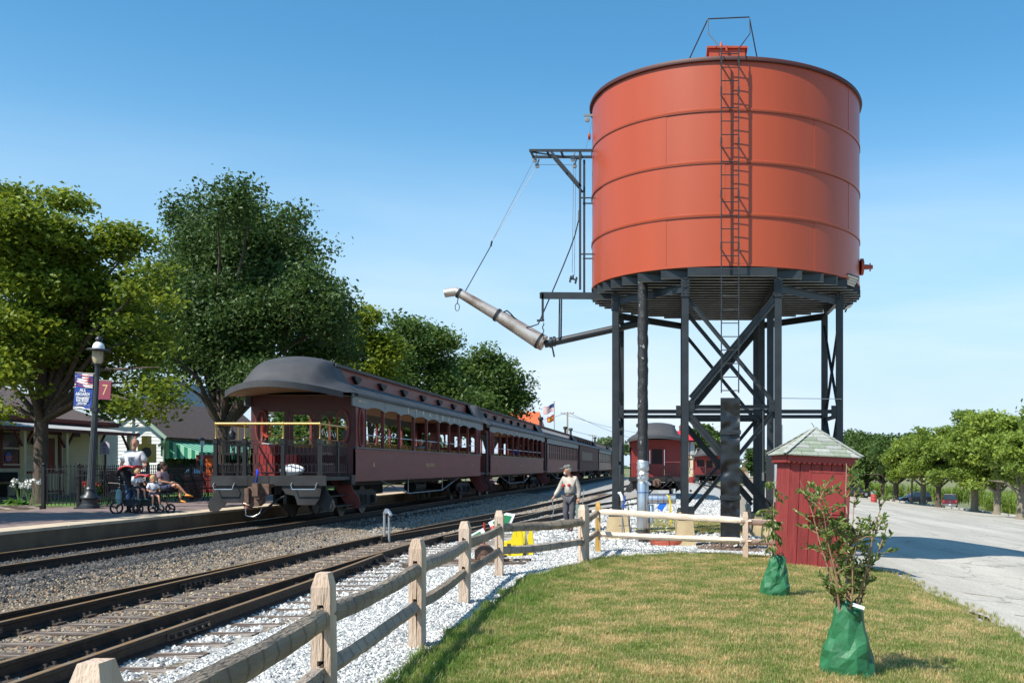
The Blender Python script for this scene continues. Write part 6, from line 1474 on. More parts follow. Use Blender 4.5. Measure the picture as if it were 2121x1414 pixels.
# ---------------------------------------------------------------- street furniture on the platform
def lamp_post():
    t = thing('street_lamp', 'black fluted street lamp with white domed lantern and two banners', 'street lamp', (-16.35,28,.53))
    z0 = .53; x, y = -16.35, 28
    P = lambda *a: [(r, h) for r, h in a]
    mb = MB(); mb.box(x-.28,x+.28,y-.28,y+.28,z0-.03,z0+.03); mb.lathe([(.26,.03),(.25,.10),(.20,.14),(.20,.26),(.25,.30),(.24,.34),(.16,.40),(.13,.52),(.15,.55),(.12,.60)], (x,y,z0), 16); mb.build('pedestal', M_blk, t)
    nf = 16; V = []; zs_ = [z0+.58+(3.72-.58)*k/10 for k in range(11)]
    for k, z in enumerate(zs_):
        r = .105-.045*k/10
        for j in range(nf*2): a = PI*j/nf; rr = r*(1 if j % 2 else .90); V.append((x+rr*math.cos(a), y+rr*math.sin(a), z))
    n2 = nf*2; mb = MB(); mb.add(V, [(k*n2+j,k*n2+(j+1)%n2,(k+1)*n2+(j+1)%n2,(k+1)*n2+j) for k in range(10) for j in range(n2)]); mb.build('fluted_shaft', mat('lamp_grey_green',(.045,.055,.06),.5,var=.15,scale=6), t)
    mb = MB(); mb.lathe([(.062,3.70),(.068,3.9),(.06,4.0),(.075,4.02),(.07,4.06)], (x,y,z0-.0), 14); mb.build('collar', M_blk, t)
    mb = MB(); mb.lathe([(.09,4.05),(.13,4.12),(.155,4.25),(.155,4.40)], (x,y,z0-.0), 18); mb.build('lantern_glass', mat('frosted_lamp_glass',(.50,.42,.28),.25,var=.3,scale=3), t)
    mb = MB(); mb.lathe([(.30,4.39),(.31,4.42),(.28,4.455),(.16,4.465)], (x,y,z0), 22); mb.build('lantern_rim', M_blk, t)
    mb = MB(); mb.lathe([(.155,4.46),(.15,4.53),(.12,4.60),(.075,4.645)], (x,y,z0), 18); mb.build('lantern_dome', mat('white_enamel',(.82,.83,.84),.35), t)
    mb = MB(); mb.lathe([(.07,4.64),(.065,4.68),(.10,4.70),(.10,4.74),(.05,4.80),(.012,4.82),(.012,4.88),(.001,4.90)], (x,y,z0), 16); mb.build('lantern_cap', M_blk, t)
    for s in (-1,1): mb = MB(); mb.tube([(x+s*.165,y,z0+4.40),(x+s*.17,y,z0+4.2),(x+s*.15,y,z0+4.05),(x+s*.06,y,z0+3.98)],.014,6); mb.build('lantern_arm', M_blk, t)
    for z in (3.05,3.58): mb = MB(); mb.tube([(x,y,z0+z),(x+.47,y-.02,z0+z+.01)],.012,6); mb.build('banner_arm', M_blk, t)
    for z in (2.76,3.76): mb = MB(); mb.tube([(x,y,z0+z),(x-.60,y-.02,z0+z)],.012,6); mb.build('banner_arm', M_blk, t)
    mb = MB(); mb.box(x-.09,x+.09,y-.09,y+.09,z0+2.7,z0+2.82); mb.tube([(x+.05,y,z0+2.45),(x+.35,y+.3,z0+2.68)],.02,6); mb.build('bracket_band', M_blk, t)
    # banner with flag and lettering
    blue = mat('banner_blue', (.015,.06,.30), .6); red = mat('banner_red', (.50,.03,.03), .6); whi = mat('banner_white', (.75,.75,.78), .6)
    bx0, bx1, bz0, bz1 = x-.60, x-.09, z0+2.78, z0+3.74
    wv = lambda u, v: .015*math.sin(u*6+v*5)
    def patchq(u0,u1,v0,v1,m,n,lift=.0,wavy=0,par=None,nu=10):
        mb = MB()
        f = lambda u,v: (bx0+(bx1-bx0)*(u0+(u1-u0)*u), y-.02-lift+wv(u0+(u1-u0)*u, v), bz0+(bz1-bz0)*(v0+(v1-v0)*v+wavy*math.sin((u0+(u1-u0)*u)*9)))
        mb.grid(f, nu, 2); mb.grid(lambda u,v: (f(1-u,v)[0], f(1-u,v)[1]+.003, f(1-u,v)[2]), nu, 2); o = mb.build(n, m, par or t, fix=False); return o
    b0 = patchq(0,1,0,1,blue,'banner'); 
    patchq(.0,1,.60,1.0,whi,'flag_field',.004,.0,b0)
    for k in range(5): patchq(.0,1,.62+k*.078,.655+k*.078,red,'flag_stripe',.007,.015,b0)
    patchq(0,.36,.80,1.0,blue,'flag_canton',.010,0,b0)
    mb = MB()
    for i in range(4):
        for j in range(4): mb.add([(bx0+.03+i*.04,y-.036,bz1-.04-j*.045),(bx0+.045+i*.04,y-.036,bz1-.04-j*.045),(bx0+.0375+i*.04,y-.036,bz1-.025-j*.045)],[(0,1,2)])
    o = mb.build('stars', whi, b0, fix=False); o['kind'] = 'stuff'
    patchq(.06,.94,.325,.34,whi,'banner_line',.006,0,b0); patchq(.06,.94,.085,.10,whi,'banner_line',.006,0,b0); patchq(0,1,-.02,.04,whi,'banner_hem',.006,0,b0)
    xm = (bx0+bx1)/2
    for (wd, zz, sz, sx) in (('ALL',bz0+.50,.12,.9),('ABOARD!',bz0+.39,.115,.78),('STRASBURG',bz0+.272,.082,.80),('RAIL ROAD',bz0+.205,.082,.80),('SINCE 1832',bz0+.135,.055,.9)):
        text_mesh('banner_lettering', wd, sz, whi, b0, (xm,y-.045,zz), (R(90),0,0), sx, .001, off=.004)
    mr_ = mat('banner_maroon', (.27,.045,.085), .6)
    mb = MB(); mb.box(x+.09,x+.42,y-.03,y-.022,z0+3.06,z0+3.57); b1 = mb.build('number_banner', mr_, t)
    text_mesh('banner_number', '7', .42, M_gold, b1, (x+.255,y-.034,z0+3.31), (R(90),0,0), .8, .002)
    t.rotation_euler = (0, R(3.2), 0)
    return t
lamp_post()
def iron_fence(p0, p1, label, zbase=.53, h=1.12, cur=None):
    p0 = Vector(p0); p1 = Vector(p1); d = (p1-p0); L_ = d.length; d.normalize()
    t = thing('iron_fence', label, 'fence', (p0.x,p0.y,zbase)); n = int(L_/.115)
    mb = MB(); mb.box(-.009,.009,-.009,.009,0,h-.03); mb.lathe([(.009,h-.03),(.022,h-.0),(.001,h+.06)], n=4, smooth=False); o = mb.build('baluster', M_iron); COL.objects.unlink(o)
    for k in range(1,n): q = p0+d*(L_*k/n); inst('baluster', o.data, t, (q.x,q.y,zbase+.06))
    for z in (.14,h-.20,h-.02): mb = MB(); mb.beam((p0.x,p0.y,zbase+z),(p1.x,p1.y,zbase+z),.03,.025); mb.build('rail', M_iron, t)
    m_ = max(1,round(L_/2.3))
    for k in range(m_+1):
        q = p0+d*(L_*k/m_); mb = MB(); mb.box(q.x-.045,q.x+.045,q.y-.045,q.y+.045,zbase-.05,zbase+h+.06); mb.ball((q.x,q.y,zbase+h+.11),.05,8,6); mb.build('post', M_iron, t)
    return t
iron_fence((-18.2,28.9,0),(-16.75,28.7,0),'short black iron fence section between the tree and the street lamp')
iron_fence((-17.25,29.0,0),(-17.25,47,0),'long black iron fence running behind the platform benches')
M_bsl = mat('bench_slat_dark_green', (.012,.02,.022), .35)
def bench(y, label, L=1.65):
    t = thing('park_bench', label, 'bench', (-16.6,y,.53), 'iron park benches on the platform')
    for k in range(5): mb = MB(); mb.box(-16.72+k*.095,-16.64+k*.095,y-L/2,y+L/2,.95,.975); mb.build('seat_slat', M_bsl, t)
    for k in range(6): mb = MB(); mb.beam((-16.76-.03*k,y-L/2,1.05+.075*k),(-16.76-.03*k,y+L/2,1.05+.075*k),.06,.02,(-.3,0,1)) if False else mb.box(-16.79-.025*k,-16.77-.025*k,y-L/2,y+L/2,1.02+.075*k,1.08+.075*k); mb.build('back_slat', M_bsl, t)
    for yy in (y-L/2+.05, y, y+L/2-.05):
        mb = MB(); mb.tube([(-16.28,yy,.53),(-16.34,yy,.62),(-16.30,yy,.80),(-16.33,yy,.94),(-16.6,yy,.93),(-16.74,yy,.95),(-16.80,yy,1.2),(-16.93,yy,1.50)],.018,5); mb.tube([(-16.85,yy,.53),(-16.80,yy,.64),(-16.72,yy,.80),(-16.74,yy,.93)],.018,5); mb.tube([(-16.58+.10*math.cos(q),yy,.73+.10*math.sin(q)) for q in [k*.7 for k in range(8)]],.012,4); mb.build('leg', M_iron, t)
        mb = MB(); mb.tube([(-16.82,yy,1.22),(-16.5,yy,1.20),(-16.34,yy,1.16),(-16.32,yy,1.05),(-16.4,yy,.96)],.016,5); mb.build('armrest', M_iron, t)
bench(33.0, 'dark iron park bench where the woman sits'); bench(35.0, 'empty dark iron park bench right of the seated woman'); bench(30.5, 'dark iron park bench behind the bearded man and stroller')
# small far lamp, yellow scale, bins, sign, planter
sl = thing('street_lamp', 'small grey street lamp standing in front of the striped awning', 'street lamp', (-18.6,39.3,.5))
mb = MB(); mb.tube([(-18.6,39.3,.5),(-18.55,39.3,2.5)],[.07,.04],8); mb.build('shaft', M_pp, sl); mb = MB(); mb.lathe([(.05,0),(.08,.12),(.07,.22)], (-18.54,39.3,2.5), 10); mb.build('lantern_glass', M_wht, sl); mb = MB(); mb.lathe([(.14,0),(.10,.06),(.02,.12)], (-18.54,39.3,2.72), 12); mb.build('lantern_cap', M_blk, sl)
M_ylb = mat('mustard_paint', (.62,.42,.08), .5, var=.08, scale=3)
yx, yy = W(305,1000,38).x, 38
ys_ = thing('signal_box', 'mustard yellow box with a round black dial on a dark post behind the man', 'signal box', (yx,yy,.5))
mb = MB(); mb.box(yx-.05,yx+.05,yy-.05,yy+.05,.5,1.85); mb.build('post', M_blk, ys_); mb = MB(); mb.box(yx-.26,yx+.24,yy-.2,yy+.2,1.85,2.56); mb.build('housing', M_ylb, ys_); mb = MB(); mb.box(yx-.14,yx+.08,yy-.15,yy+.15,2.56,2.86); mb.build('chimney', M_ylb, ys_)
mb = MB(); mb.lathe([(.19,-.03),(.19,.0),(.15,.0),(.15,.02)], (yx+.08,yy-.21,2.24), 20, 'y'); mb.build('dial', M_blk, ys_); mb = MB(); mb.box(yx-.22,yx-.14,yy-.204,yy-.2,2.2,2.3); mb.box(yx-.22,yx-.14,yy-.204,yy-.2,1.98,2.1); mb.build('notice', M_wht, ys_)
def bin_(x, y, z, label, body, s=1.0):
    t = thing('trash_can', label, 'trash can', (x,y,z)); mb = MB(); mb.lathe([(.27*s,0),(.29*s,.02),(.29*s,.26),(.30*s,.28),(.29*s,.30),(.29*s,.54),(.30*s,.56),(.29*s,.58),(.29*s,.80)], (x,y,z), 20); mb.build('drum', body, t)
    mb = MB(); mb.lathe([(.30*s,.80),(.30*s,.88),(.27*s,1.0),(.18*s,1.12),(.03*s,1.17)], (x,y,z), 20); mb.build('domed_lid', M_silver if s < 1 else mat('grey_plastic_lid',(.22,.23,.25),.5), t); mb = MB(); mb.box(x-.12*s,x+.12*s,y-.31*s,y-.24*s,z+.88,z+1.0); mb.build('flap', M_blk, t)
bin_(-17.9,37.2,.5,'red trash can with silver dome lid behind the iron fence', mat('rust_red_drum',(.42,.06,.03),.5), .95)
bin_(W(1810,1040,97.7).x,97.7,gz(W(1810,1040,97.7).x,97.7),'red drum trash can with grey dome lid at the parking lot edge', mat('rust_red_drum2',(.40,.05,.04),.5), 1.05)
vx, vy = W(432,1000,47).x, 47
vm = thing('vending_machine', 'red vending machine standing beneath the green awning', 'vending machine', (vx,vy,.5)); mb = MB(); mb.box(vx-.45,vx+.45,vy-.3,vy+.3,.5,2.25); mb.build('cabinet', M_redc, vm); mb = MB(); mb.box(vx-.38,vx-.05,vy-.32,vy-.301,1.5,2.1); mb.build('panel', M_dim, vm); mb = MB(); mb.box(vx+.02,vx+.38,vy-.32,vy-.301,1.3,2.1); mb.build('panel', mat('orange_panel',(.6,.12,.03),.4), vm)
sx_, sy_ = W(218,960,41).x, 41
sg = thing('sign', 'small lilac sign board with pink lettering on a maroon post', 'sign', (sx_,sy_,.5)); mb = MB(); mb.box(sx_-.03,sx_+.03,sy_-.03,sy_+.03,.5,2.3); mb.build('post', M_marw, sg)
mb = MB(); mb.prism([(sx_-.2,2.2),(sx_+.2,2.2),(sx_+.2,2.62),(sx_+.1,2.72),(sx_-.1,2.72),(sx_-.2,2.62)], sy_-.06, sy_-.035); bd = mb.build('board', mat('lilac_board',(.50,.48,.62),.5), sg)
pk = mat('pink_lettering',(.45,.04,.15),.5)
for wd, zz, s_ in (('THE',2.65,.06),('STATION',2.56,.07),('88',2.42,.14),('CAFE',2.29,.09)): 
    if wd == '88': text_mesh('emblem', wd, s_, pk, bd, (sx_,sy_-.064,zz), (R(90),0,0), .9, .001)
for k, zz in enumerate((2.64,2.56,2.30)): mb = MB(); mb.box(sx_-.06-.05*(k==1),sx_+.06+.05*(k==1),sy_-.064,sy_-.061,zz-.02,zz+.02); o = mb.build('lettering_line', pk, bd)
# planter with red geraniums, white flowers, hostas
M_pl = leafmat('planter_leaf', (.02,.05,.015), (.06,.13,.03), .3); M_host = leafmat('hosta_leaf', (.10,.20,.03), (.35,.45,.08), .35); M_redf = mat('red_petals', (.75,.03,.01), .6); M_whf = mat('white_petals', (.75,.75,.70), .6)
px_, py_ = W(208,1040,30).x, 29.6
pt_ = thing('flower_planter', 'planter of bright red geraniums beside the street lamp', 'planter', (px_,py_,.53)); mb = MB(); mb.lathe([(.12,0),(.20,.25),(.22,.27),(.18,.27)], (px_,py_,.53), 16); mb.build('pot', M_dark_m, pt_)
crown('foliage', [(px_,py_,.95,.26,.26,.22),(px_+.05,py_,.75,.25,.2,.15)], 120, 14, .05, M_pl, pt_, 3, .05, .2, .3, 1); rng = np.random.default_rng(5)
C = np.stack([px_-.03+rng.normal(0,.12,90), py_-.1+rng.normal(0,.08,90), 1.17+rng.normal(0,.05,90)],1); V,F,T = leaves_np(rng, C, .07, np.ones(90), .3, 1); numesh('flowers', V, F, M_redf, pt_)
for (px2,n_) in ((8,5),(28,5),(40,4)):
    x = W(px2,1030,29.5).x; t = thing('flowering_plant', {8:'white flowered plant at the left picture edge',28:'middle white flowered plant with tall stalks left of the tree',40:'white flowered plant nearest to the tree trunk'}[px2], 'plant', (x,30.2,.46)); rnd = random.Random(px2)
    for k in range(n_):
        a = rnd.uniform(-.2,.2); h = rnd.uniform(.6,.85); mb = MB(); mb.tube([(x,30.2,.46),(x+a*.5,30.2,.46+h*.6),(x+a,30.15,.46+h)],.008,4); mb.build('stalk', M_bsl if False else mat('green_stalk',(.08,.16,.04),.6), t)
        C = np.array([x+a,30.15,.46+h])+rng.normal(0,.035,(14,3)); V,F,T = leaves_np(rng, C, .06, np.ones(14), .2, 1.6); numesh('blossom', V, F, M_whf, t)
for i,(px2,s_) in enumerate(((15,.3),(52,.28),(35,.22))):
    x = W(px2,1030,29.6).x; t = thing('hosta', ['broad leaved hosta at the left edge of the flower bed','broad leaved hosta at the foot of the tree','low bright yellow green hosta at the platform edge'][i], 'plant', (x,29.8-.2*i,.46)); crown('leaves', [(x,29.8-.2*i,.5,s_*1.1,s_,.22-.05*i)], 40, 5, .17-.05*(i==2), M_host if i==2 else leafmat('hosta_leaf_%d'%i,(.05,.14,.03),(.16,.30,.06)), t, i, .06, .3, 1.2, .4, 1.6)
mb = MB(); mb.box(-24,-17.45,26,31,.44,.47); mb.build('flower_bed', M_mulch, kind='structure')
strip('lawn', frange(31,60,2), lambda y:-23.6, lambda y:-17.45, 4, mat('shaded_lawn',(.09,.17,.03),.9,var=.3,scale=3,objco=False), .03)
# timber kerb rail at the bed
mb = MB(); mb.box(-24,-18.1,28.55,28.65,.47,.60); tag(mb.build('timber_edging', M_tie), 'low timber edging of the flower bed at the left', 'edging')

# ================================================================ FAR STRUCTURES
stw = thing('signal_tower', 'brown and cream signal tower with bright red hipped metal roof', 'signal tower', (.6,112,-.1))
M_rmr = mat('red_metal_roof', (.50,.03,.04), .45); M_brn = mat('brown_timber', (.14,.07,.05), .7); M_crm = mat('cream_infill', (.62,.55,.40), .7)
mb = MB(); mb.box(-1.0,2.1,111,114,-.2,4.6); mb.build('wall', M_brn, stw)
for k in range(5):
    for (z0,z1) in ((3.0,4.4),):
        mb = MB(); x = -.7+k*.58; mb.box(x,x+.42,110.93,110.99,z0,z1); w_ = mb.build('window', M_wht, stw); mb = MB(); mb.box(x+.05,x+.37,110.90,110.935,z0+.06,z1-.06); mb.build('pane', mat('pale_window',(.35,.4,.42),.1), w_)
for k in range(5):
    for z in (.4,1.5,2.6): mb = MB(); x = -.75+k*.58; mb.box(x,x+.46,110.95,110.995,z,z+(.9 if z<2 else .28)); mb.build('infill_panel', M_crm, stw)
mb = MB(); V = [(-1.7,110.2,4.6),(2.75,110.2,4.6),(2.75,114.8,4.6),(-1.7,114.8,4.6),(.1,112.2,5.7),(1.0,112.2,5.7),(1.0,112.8,5.7),(.1,112.8,5.7)]; mb.add(V,[(0,1,5,4),(1,2,6,5),(2,3,7,6),(3,0,4,7),(4,5,6,7),(3,2,1,0)]); mb.build('roof', M_rmr, stw); mb = MB(); mb.box(.35,.75,112.3,112.7,5.6,6.15); mb.lathe([(.3,0),(.02,.3)], (.55,112.5,6.15), 4); mb.build('cupola', M_brn, stw)
for k in range(9):
    mb = MB(); mb.beam((1.5+k*.09,110.3,.2+k*.28),(1.5+k*.09,110.85,.2+k*.28),.22,.04); mb.build('stair_tread', M_crm, stw)
mb = MB(); mb.beam((1.3,110.3,.9),(2.3,110.3,3.6),.05,.08); mb.beam((1.3,110.3,.2),(2.3,110.3,2.9),.05,.10)
for k in range(10): mb.beam((1.35+k*.1,110.3,.35+k*.27),(1.35+k*.1,110.3,1.0+k*.27),.03,.03,(0,1,0))
mb.build('stair_rail', M_crm, stw)
mb = MB(); mb.lathe([(.35,0),(.35,.9)], (1.75,108,-.3), 12); tag(mb.build('barrel', M_redc), 'red drum standing between the two cabooses', 'barrel')
bh = thing('brick_house', 'orange brick house with white gable trim beyond the yard', 'house', (13.5,158,-1.1))
m = bpy.data.materials.new('far_brick'); m.use_nodes = True; nt = m.node_tree; bt = nt.nodes.new('ShaderNodeTexBrick'); bt.inputs['Scale'].default_value = 3; bt.inputs['Color1'].default_value = (.36,.13,.06,1); bt.inputs['Color2'].default_value = (.28,.10,.05,1); bt.inputs['Mortar'].default_value = (.4,.33,.28,1); tc = nt.nodes.new('ShaderNodeTexCoord'); nt.links.new(tc.outputs['Object'], bt.inputs['Vector']); nt.links.new(bt.outputs[0], nt.nodes['Principled BSDF'].inputs['Base Color']); M_brk = m
mb = MB(); mb.prism([(10.9,-1.3),(16.5,-1.3),(16.5,2.7),(13.7,4.6),(10.9,2.7)], 158, 166); mb.build('wall', M_brk, bh)
for s,xe in ((1,16.9),(-1,10.4)): mb = MB(); mb.beam((xe,157.6,2.4),(13.7,157.6,4.75),.3,.25); mb.build('rake_board', M_wht, bh); mb = MB(); mb.add([(xe,157.6,2.5),(13.7,157.6,4.9),(13.7,166.4,4.9),(xe,166.4,2.5)],[(0,1,2,3)]); mb.build('roof', M_roofc, bh, fix=False)
for (x,z) in ((11.9,.2),(14.4,.2),(11.9,2.0)): mb = MB(); mb.box(x-.4,x+.4,157.9,157.98,z-.15,z+1.2); w_ = mb.build('window', M_wht, bh); mb = MB(); mb.box(x-.27,x+.27,157.86,157.9,z,z+1.05); mb.build('pane', G, w_)
mb = MB(); mb.box(10.9,16.5,157.95,158,-1.3,-.9); mb.build('foundation', M_crm, bh)
mb = MB(); mb.box(11,14,178,184,-1.2,1.2); mb.prism([(10.6,1.2),(14.4,1.2),(12.5,2.3)],177.5,184.5); tag(mb.build('garage', M_whites), 'small white outbuilding left of the brick house', 'garage')
ob = thing('barn', 'building with an orange metal roof behind the train and trees', 'barn', (-18,122,0)); mb = MB(); mb.box(-20,-16.3,120,126,.0,6); mb.build('wall', mat('tan_barn_wall',(.45,.33,.2),.8), ob)
mb = MB(); mb.add([(-21,119.4,5.7),(-16.2,119.4,5.7),(-16.7,123,8.4),(-20.2,123,8.4),(-20.2,123,8.4),(-16.2,126.6,5.7),(-21,126.6,5.7)],[(0,1,2,3),(3,2,5,6),(1,5,2)]); mb.build('roof', mat('orange_metal_roof',(.62,.12,.04),.5), ob, fix=False)

fp = thing('flagpole', 'tall silver flagpole behind the train', 'flagpole', (-12.72,105,.1)); mb = MB(); mb.tube([(-12.72,105,.1),(-12.72,105,8.45)],[.08,.045],8); mb.build('pole', M_silver, fp); mb = MB(); mb.ball((-12.72,105,8.52),.08,8,6); mb.build('finial', M_silver, fp)
def flagP(x0, z0, w, h, sw): return lambda u,v: (x0-w*u, 105+.12*math.sin(u*7), z0-h*v-w*u*sw+.06*math.sin(u*8))
uf = thing('flag', 'stars and stripes flag streaming left from the flagpole', 'flag', (-12.76,105,7.5))
FPf = flagP(-12.76,8.30,1.12,.78,.42)
for k in range(13):
    v0, v1 = k/13, (k+1)/13; mb = MB(); u0 = .42 if k < 7 else 0
    mb.grid(lambda u,v: FPf(u0+(1-u0)*u, v0+(v1-v0)*v), 12, 1); mb.build('stripe', mat('flag_white',(.75,.75,.75),.7) if k % 2 else mat('flag_red',(.38,.02,.04),.7), uf, fix=False)
mb = MB(); mb.grid(lambda u,v: FPf(.42*u, v*7/13), 8, 4); ct_ = mb.build('canton', mat('flag_blue',(.015,.03,.14),.7), uf, fix=False)
f2 = thing('flag', 'maroon flag with a yellow emblem below the other flag', 'flag', (-12.76,105,6.5)); FP2 = flagP(-12.76,7.15,.72,.72,.35)
mb = MB(); mb.grid(lambda u,v: FP2(u, v*(1-.25*u)+.12*u), 12, 6); mb.build('cloth', mat('flag_maroon',(.35,.02,.035),.7), f2, fix=False)
mb = MB(); mb.grid(lambda u,v: tuple(Vector(FP2(.5+.34*(v)*math.cos(u*2*PI), .52+.30*v*math.sin(u*2*PI)))+Vector((0,-.02,0))), 16, 2); mb.build('emblem', mat('flag_yellow',(.75,.40,.04),.7), f2, fix=False)
M_pole = mat('utility_pole_wood', (.36,.32,.27), .9)
for (px,py,z,lab) in ((1175,853,140,'utility pole with crossarm behind the train, nearer of two'),(1227,900,215,'thin distant utility pole above the train roofs')):
    b = W(px,966,z); top = W(px,py,z).z; t = thing('utility_pole', lab, 'utility pole', (b.x,z,0)); mb = MB(); mb.tube([(b.x,z,0),(b.x,z,top)],[.17,.12],8); mb.build('pole', M_pole, t); mb = MB(); mb.beam((b.x-.95 if z<200 else b.x-.8,z,top-.2),(b.x+.95 if z<200 else b.x+.8,z,top-.2),.10,.12); mb.build('crossarm', M_pole, t)
    for s in (-.85,-.4,.4,.85): mb = MB(); mb.lathe([(.04,0),(.05,.12)], (b.x+s,z,top-.14), 6); mb.build('insulator', M_pul, t)
def wire(p0, p1, sag, r, lab):
    mb = MB(); p0 = Vector(p0); p1 = Vector(p1); mb.tube([p0.lerp(p1,t/14)+Vector((0,0,-4*sag*(t/14)*(1-t/14))) for t in range(15)], r, 4); tag(mb.build('power_line', M_cable), lab, 'power line')
wire(W(1167,857,140),W(1500,878,300),3.2,.03,'upper power line sagging right from the utility pole'); wire(W(1183,857,140),W(1520,884,300),5.0,.03,'lower power line sagging right from the utility pole')
wire(W(1167,857,140),W(1000,880,150),.6,.03,'power line running left from the utility pole behind the flags'); wire(W(1175,889,140),W(1400,912,260),1.2,.03,'lowest power line running right behind the tower leg')
for i in range(3): wire(W(1100,913+6*i,215),W(1450,914+6*i,230),.3,.035,['top','middle','bottom'][i]+' of three level power lines far behind the train')

# ================================================================ TREES
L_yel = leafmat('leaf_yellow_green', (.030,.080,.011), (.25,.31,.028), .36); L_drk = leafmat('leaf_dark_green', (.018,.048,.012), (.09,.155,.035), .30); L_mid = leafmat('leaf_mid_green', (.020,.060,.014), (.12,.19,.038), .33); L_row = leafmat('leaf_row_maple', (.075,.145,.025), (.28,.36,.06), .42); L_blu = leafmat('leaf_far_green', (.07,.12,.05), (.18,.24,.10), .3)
M_bark = mat('tree_bark', (.085,.062,.05), .95, var=.3, scale=5, bump=1, bscale=14, stretch=(3,3,.6)); M_bark2 = mat('pale_bark', (.20,.17,.13), .95, var=.25, scale=5, bump=1, bscale=14, stretch=(3,3,.6))
def px_lobes(lst, d, dj, seed, rz=1.0):
    rnd = random.Random(seed); out = []
    for (px,py,rx,ry) in lst:
        dd = d+rnd.uniform(-dj,dj); p = W(px,py,dd); out.append((p.x,p.y,p.z,rx/2080*dd,max(rx,ry)/2080*dd*rz,ry/2080*dd))
    return out
def big_tree(name, label, base, lobes, tr, m, leaf, nclump, per, seed, cr=.42, fork=2.6, bark=None, group=None, flat=.55, aspect=1.7, shell=.55, up=.6):
    t = thing(name, label, 'tree', base, group); mb = MB(); bx,by,bz = base; f = Vector((bx+.05,by,bz+fork)); bark = bark or M_bark
    mb.tube([(bx,by,bz-.2),(bx,by,bz+.05),(bx+.01,by,bz+.35),(bx+.03,by,bz+fork*.6),f],[tr*1.9,tr*1.45,tr*1.08,tr*.98,tr*.95],14); mb.build('trunk', bark, t)
    order = sorted(range(len(lobes)), key=lambda i: -lobes[i][2]); mb = MB()
    for i in order: l = lobes[i]; tip = Vector(l[:3]); mid = f.lerp(tip,.5)+Vector((0,0,.12*(tip-f).length)); limb(mb, [f-Vector((0,0,.3)),mid,tip], tr*.50, tr*.07, 7, seed+i)
    mb.build('limbs', bark, t)
    crown('crown', lobes, nclump, per, leaf, m, t, seed, cr, shell, up, flat, aspect); return t
GA_ = .46
big_tree('maple_tree', 'broad yellow green maple by the station, leftmost of the two large trees', (-20.9,33,GA_), px_lobes([(40,480,110,80),(130,450,70,50),(-60,520,120,110),(70,590,120,70),(190,520,80,60),(270,510,66,52),(215,620,110,66),(120,690,110,66),(10,700,110,80),(300,600,50,70),(240,720,90,60),(290,790,56,44),(170,780,80,40),(40,790,90,44),(-30,850,50,30),(-100,720,90,110),(300,690,60,60),(180,830,70,30),(60,730,100,60),(330,760,56,66),(310,840,50,36),(250,850,50,26)],33,2.2,1), .21, L_yel, .105, 4500, 26, 11, .36, 3.0, flat=.40, shell=.62)
big_tree('zelkova_tree', 'tall dark green zelkova rising behind the first coach', (-20.8,46,GA_), px_lobes([(365,510,48,66),(385,445,40,28),(450,440,60,52),(520,430,52,44),(480,500,90,70),(590,470,48,50),(640,520,50,46),(700,580,40,36),(560,560,90,76),(430,590,90,76),(350,610,50,60),(640,620,70,60),(700,660,42,60),(500,660,110,70),(390,700,80,66),(610,710,80,56),(690,740,50,40),(470,760,90,46),(370,790,60,50),(560,790,80,36),(340,720,34,40)],46,3.2,2), .30, L_drk, .115, 4000, 27, 22, .42, 3.2, flat=.9, shell=.60, up=.2)
big_tree('maple_tree', 'yellowish round tree between the dark zelkova and the row behind the train', (-18.9,62,GA_), px_lobes([(760,690,46,46),(740,750,50,50),(790,740,50,50),(760,810,60,50),(830,840,50,40)],60,2,3), .2, L_yel, .15, 1000, 20, 33, .45)
big_tree('maple_tree', 'mid green tree in the middle of the row behind the train', (-19.6,76,GA_), px_lobes([(850,700,64,50),(900,730,50,50),(815,740,56,56),(870,790,84,60),(930,820,50,46),(840,860,70,50)],76,3,4), .25, L_mid, .18, 1400, 20, 44, .6)
big_tree('maple_tree', 'rounded tree farthest right of the row behind the train', (-17.9,96,.3), px_lobes([(985,760,52,40),(1030,780,50,44),(960,800,50,44),(1070,815,38,36),(1010,830,80,40),(1080,850,30,30),(985,860,60,40)],95,3,5), .3, L_mid, .22, 1300, 20, 55, .75)
big_tree('tree', 'dense tree seen through the coach windows behind the train', (-22,58,.4), [(-22,58,2.6,2.2,2.6,1.6),(-23,63,3.2,3,3,2),(-21.5,54,2.0,1.6,2,1.1)], .2, L_mid, .2, 700, 13, 66, .5, 1.2)
big_tree('tree', 'bushy tree seen through the far coach windows', (-21,76,.4), [(-21,76,2.4,2.4,4,1.7),(-21,84,2.4,2.4,4,1.7)], .2, L_mid, .22, 700, 13, 67, .5, 1.2)
big_tree('tree', 'shade tree on the platform side, outside the left edge', (-19.6,18.6,.46), [(-19.3,19.2,7.0,2.6,2.9,1.6),(-20.6,16.5,6.6,2.4,2.6,1.6),(-18.6,21.3,7.6,1.6,1.6,1.1),(-19,13,6.8,2.4,2.6,1.5)], .22, L_yel, .22, 900, 12, 77, .5)
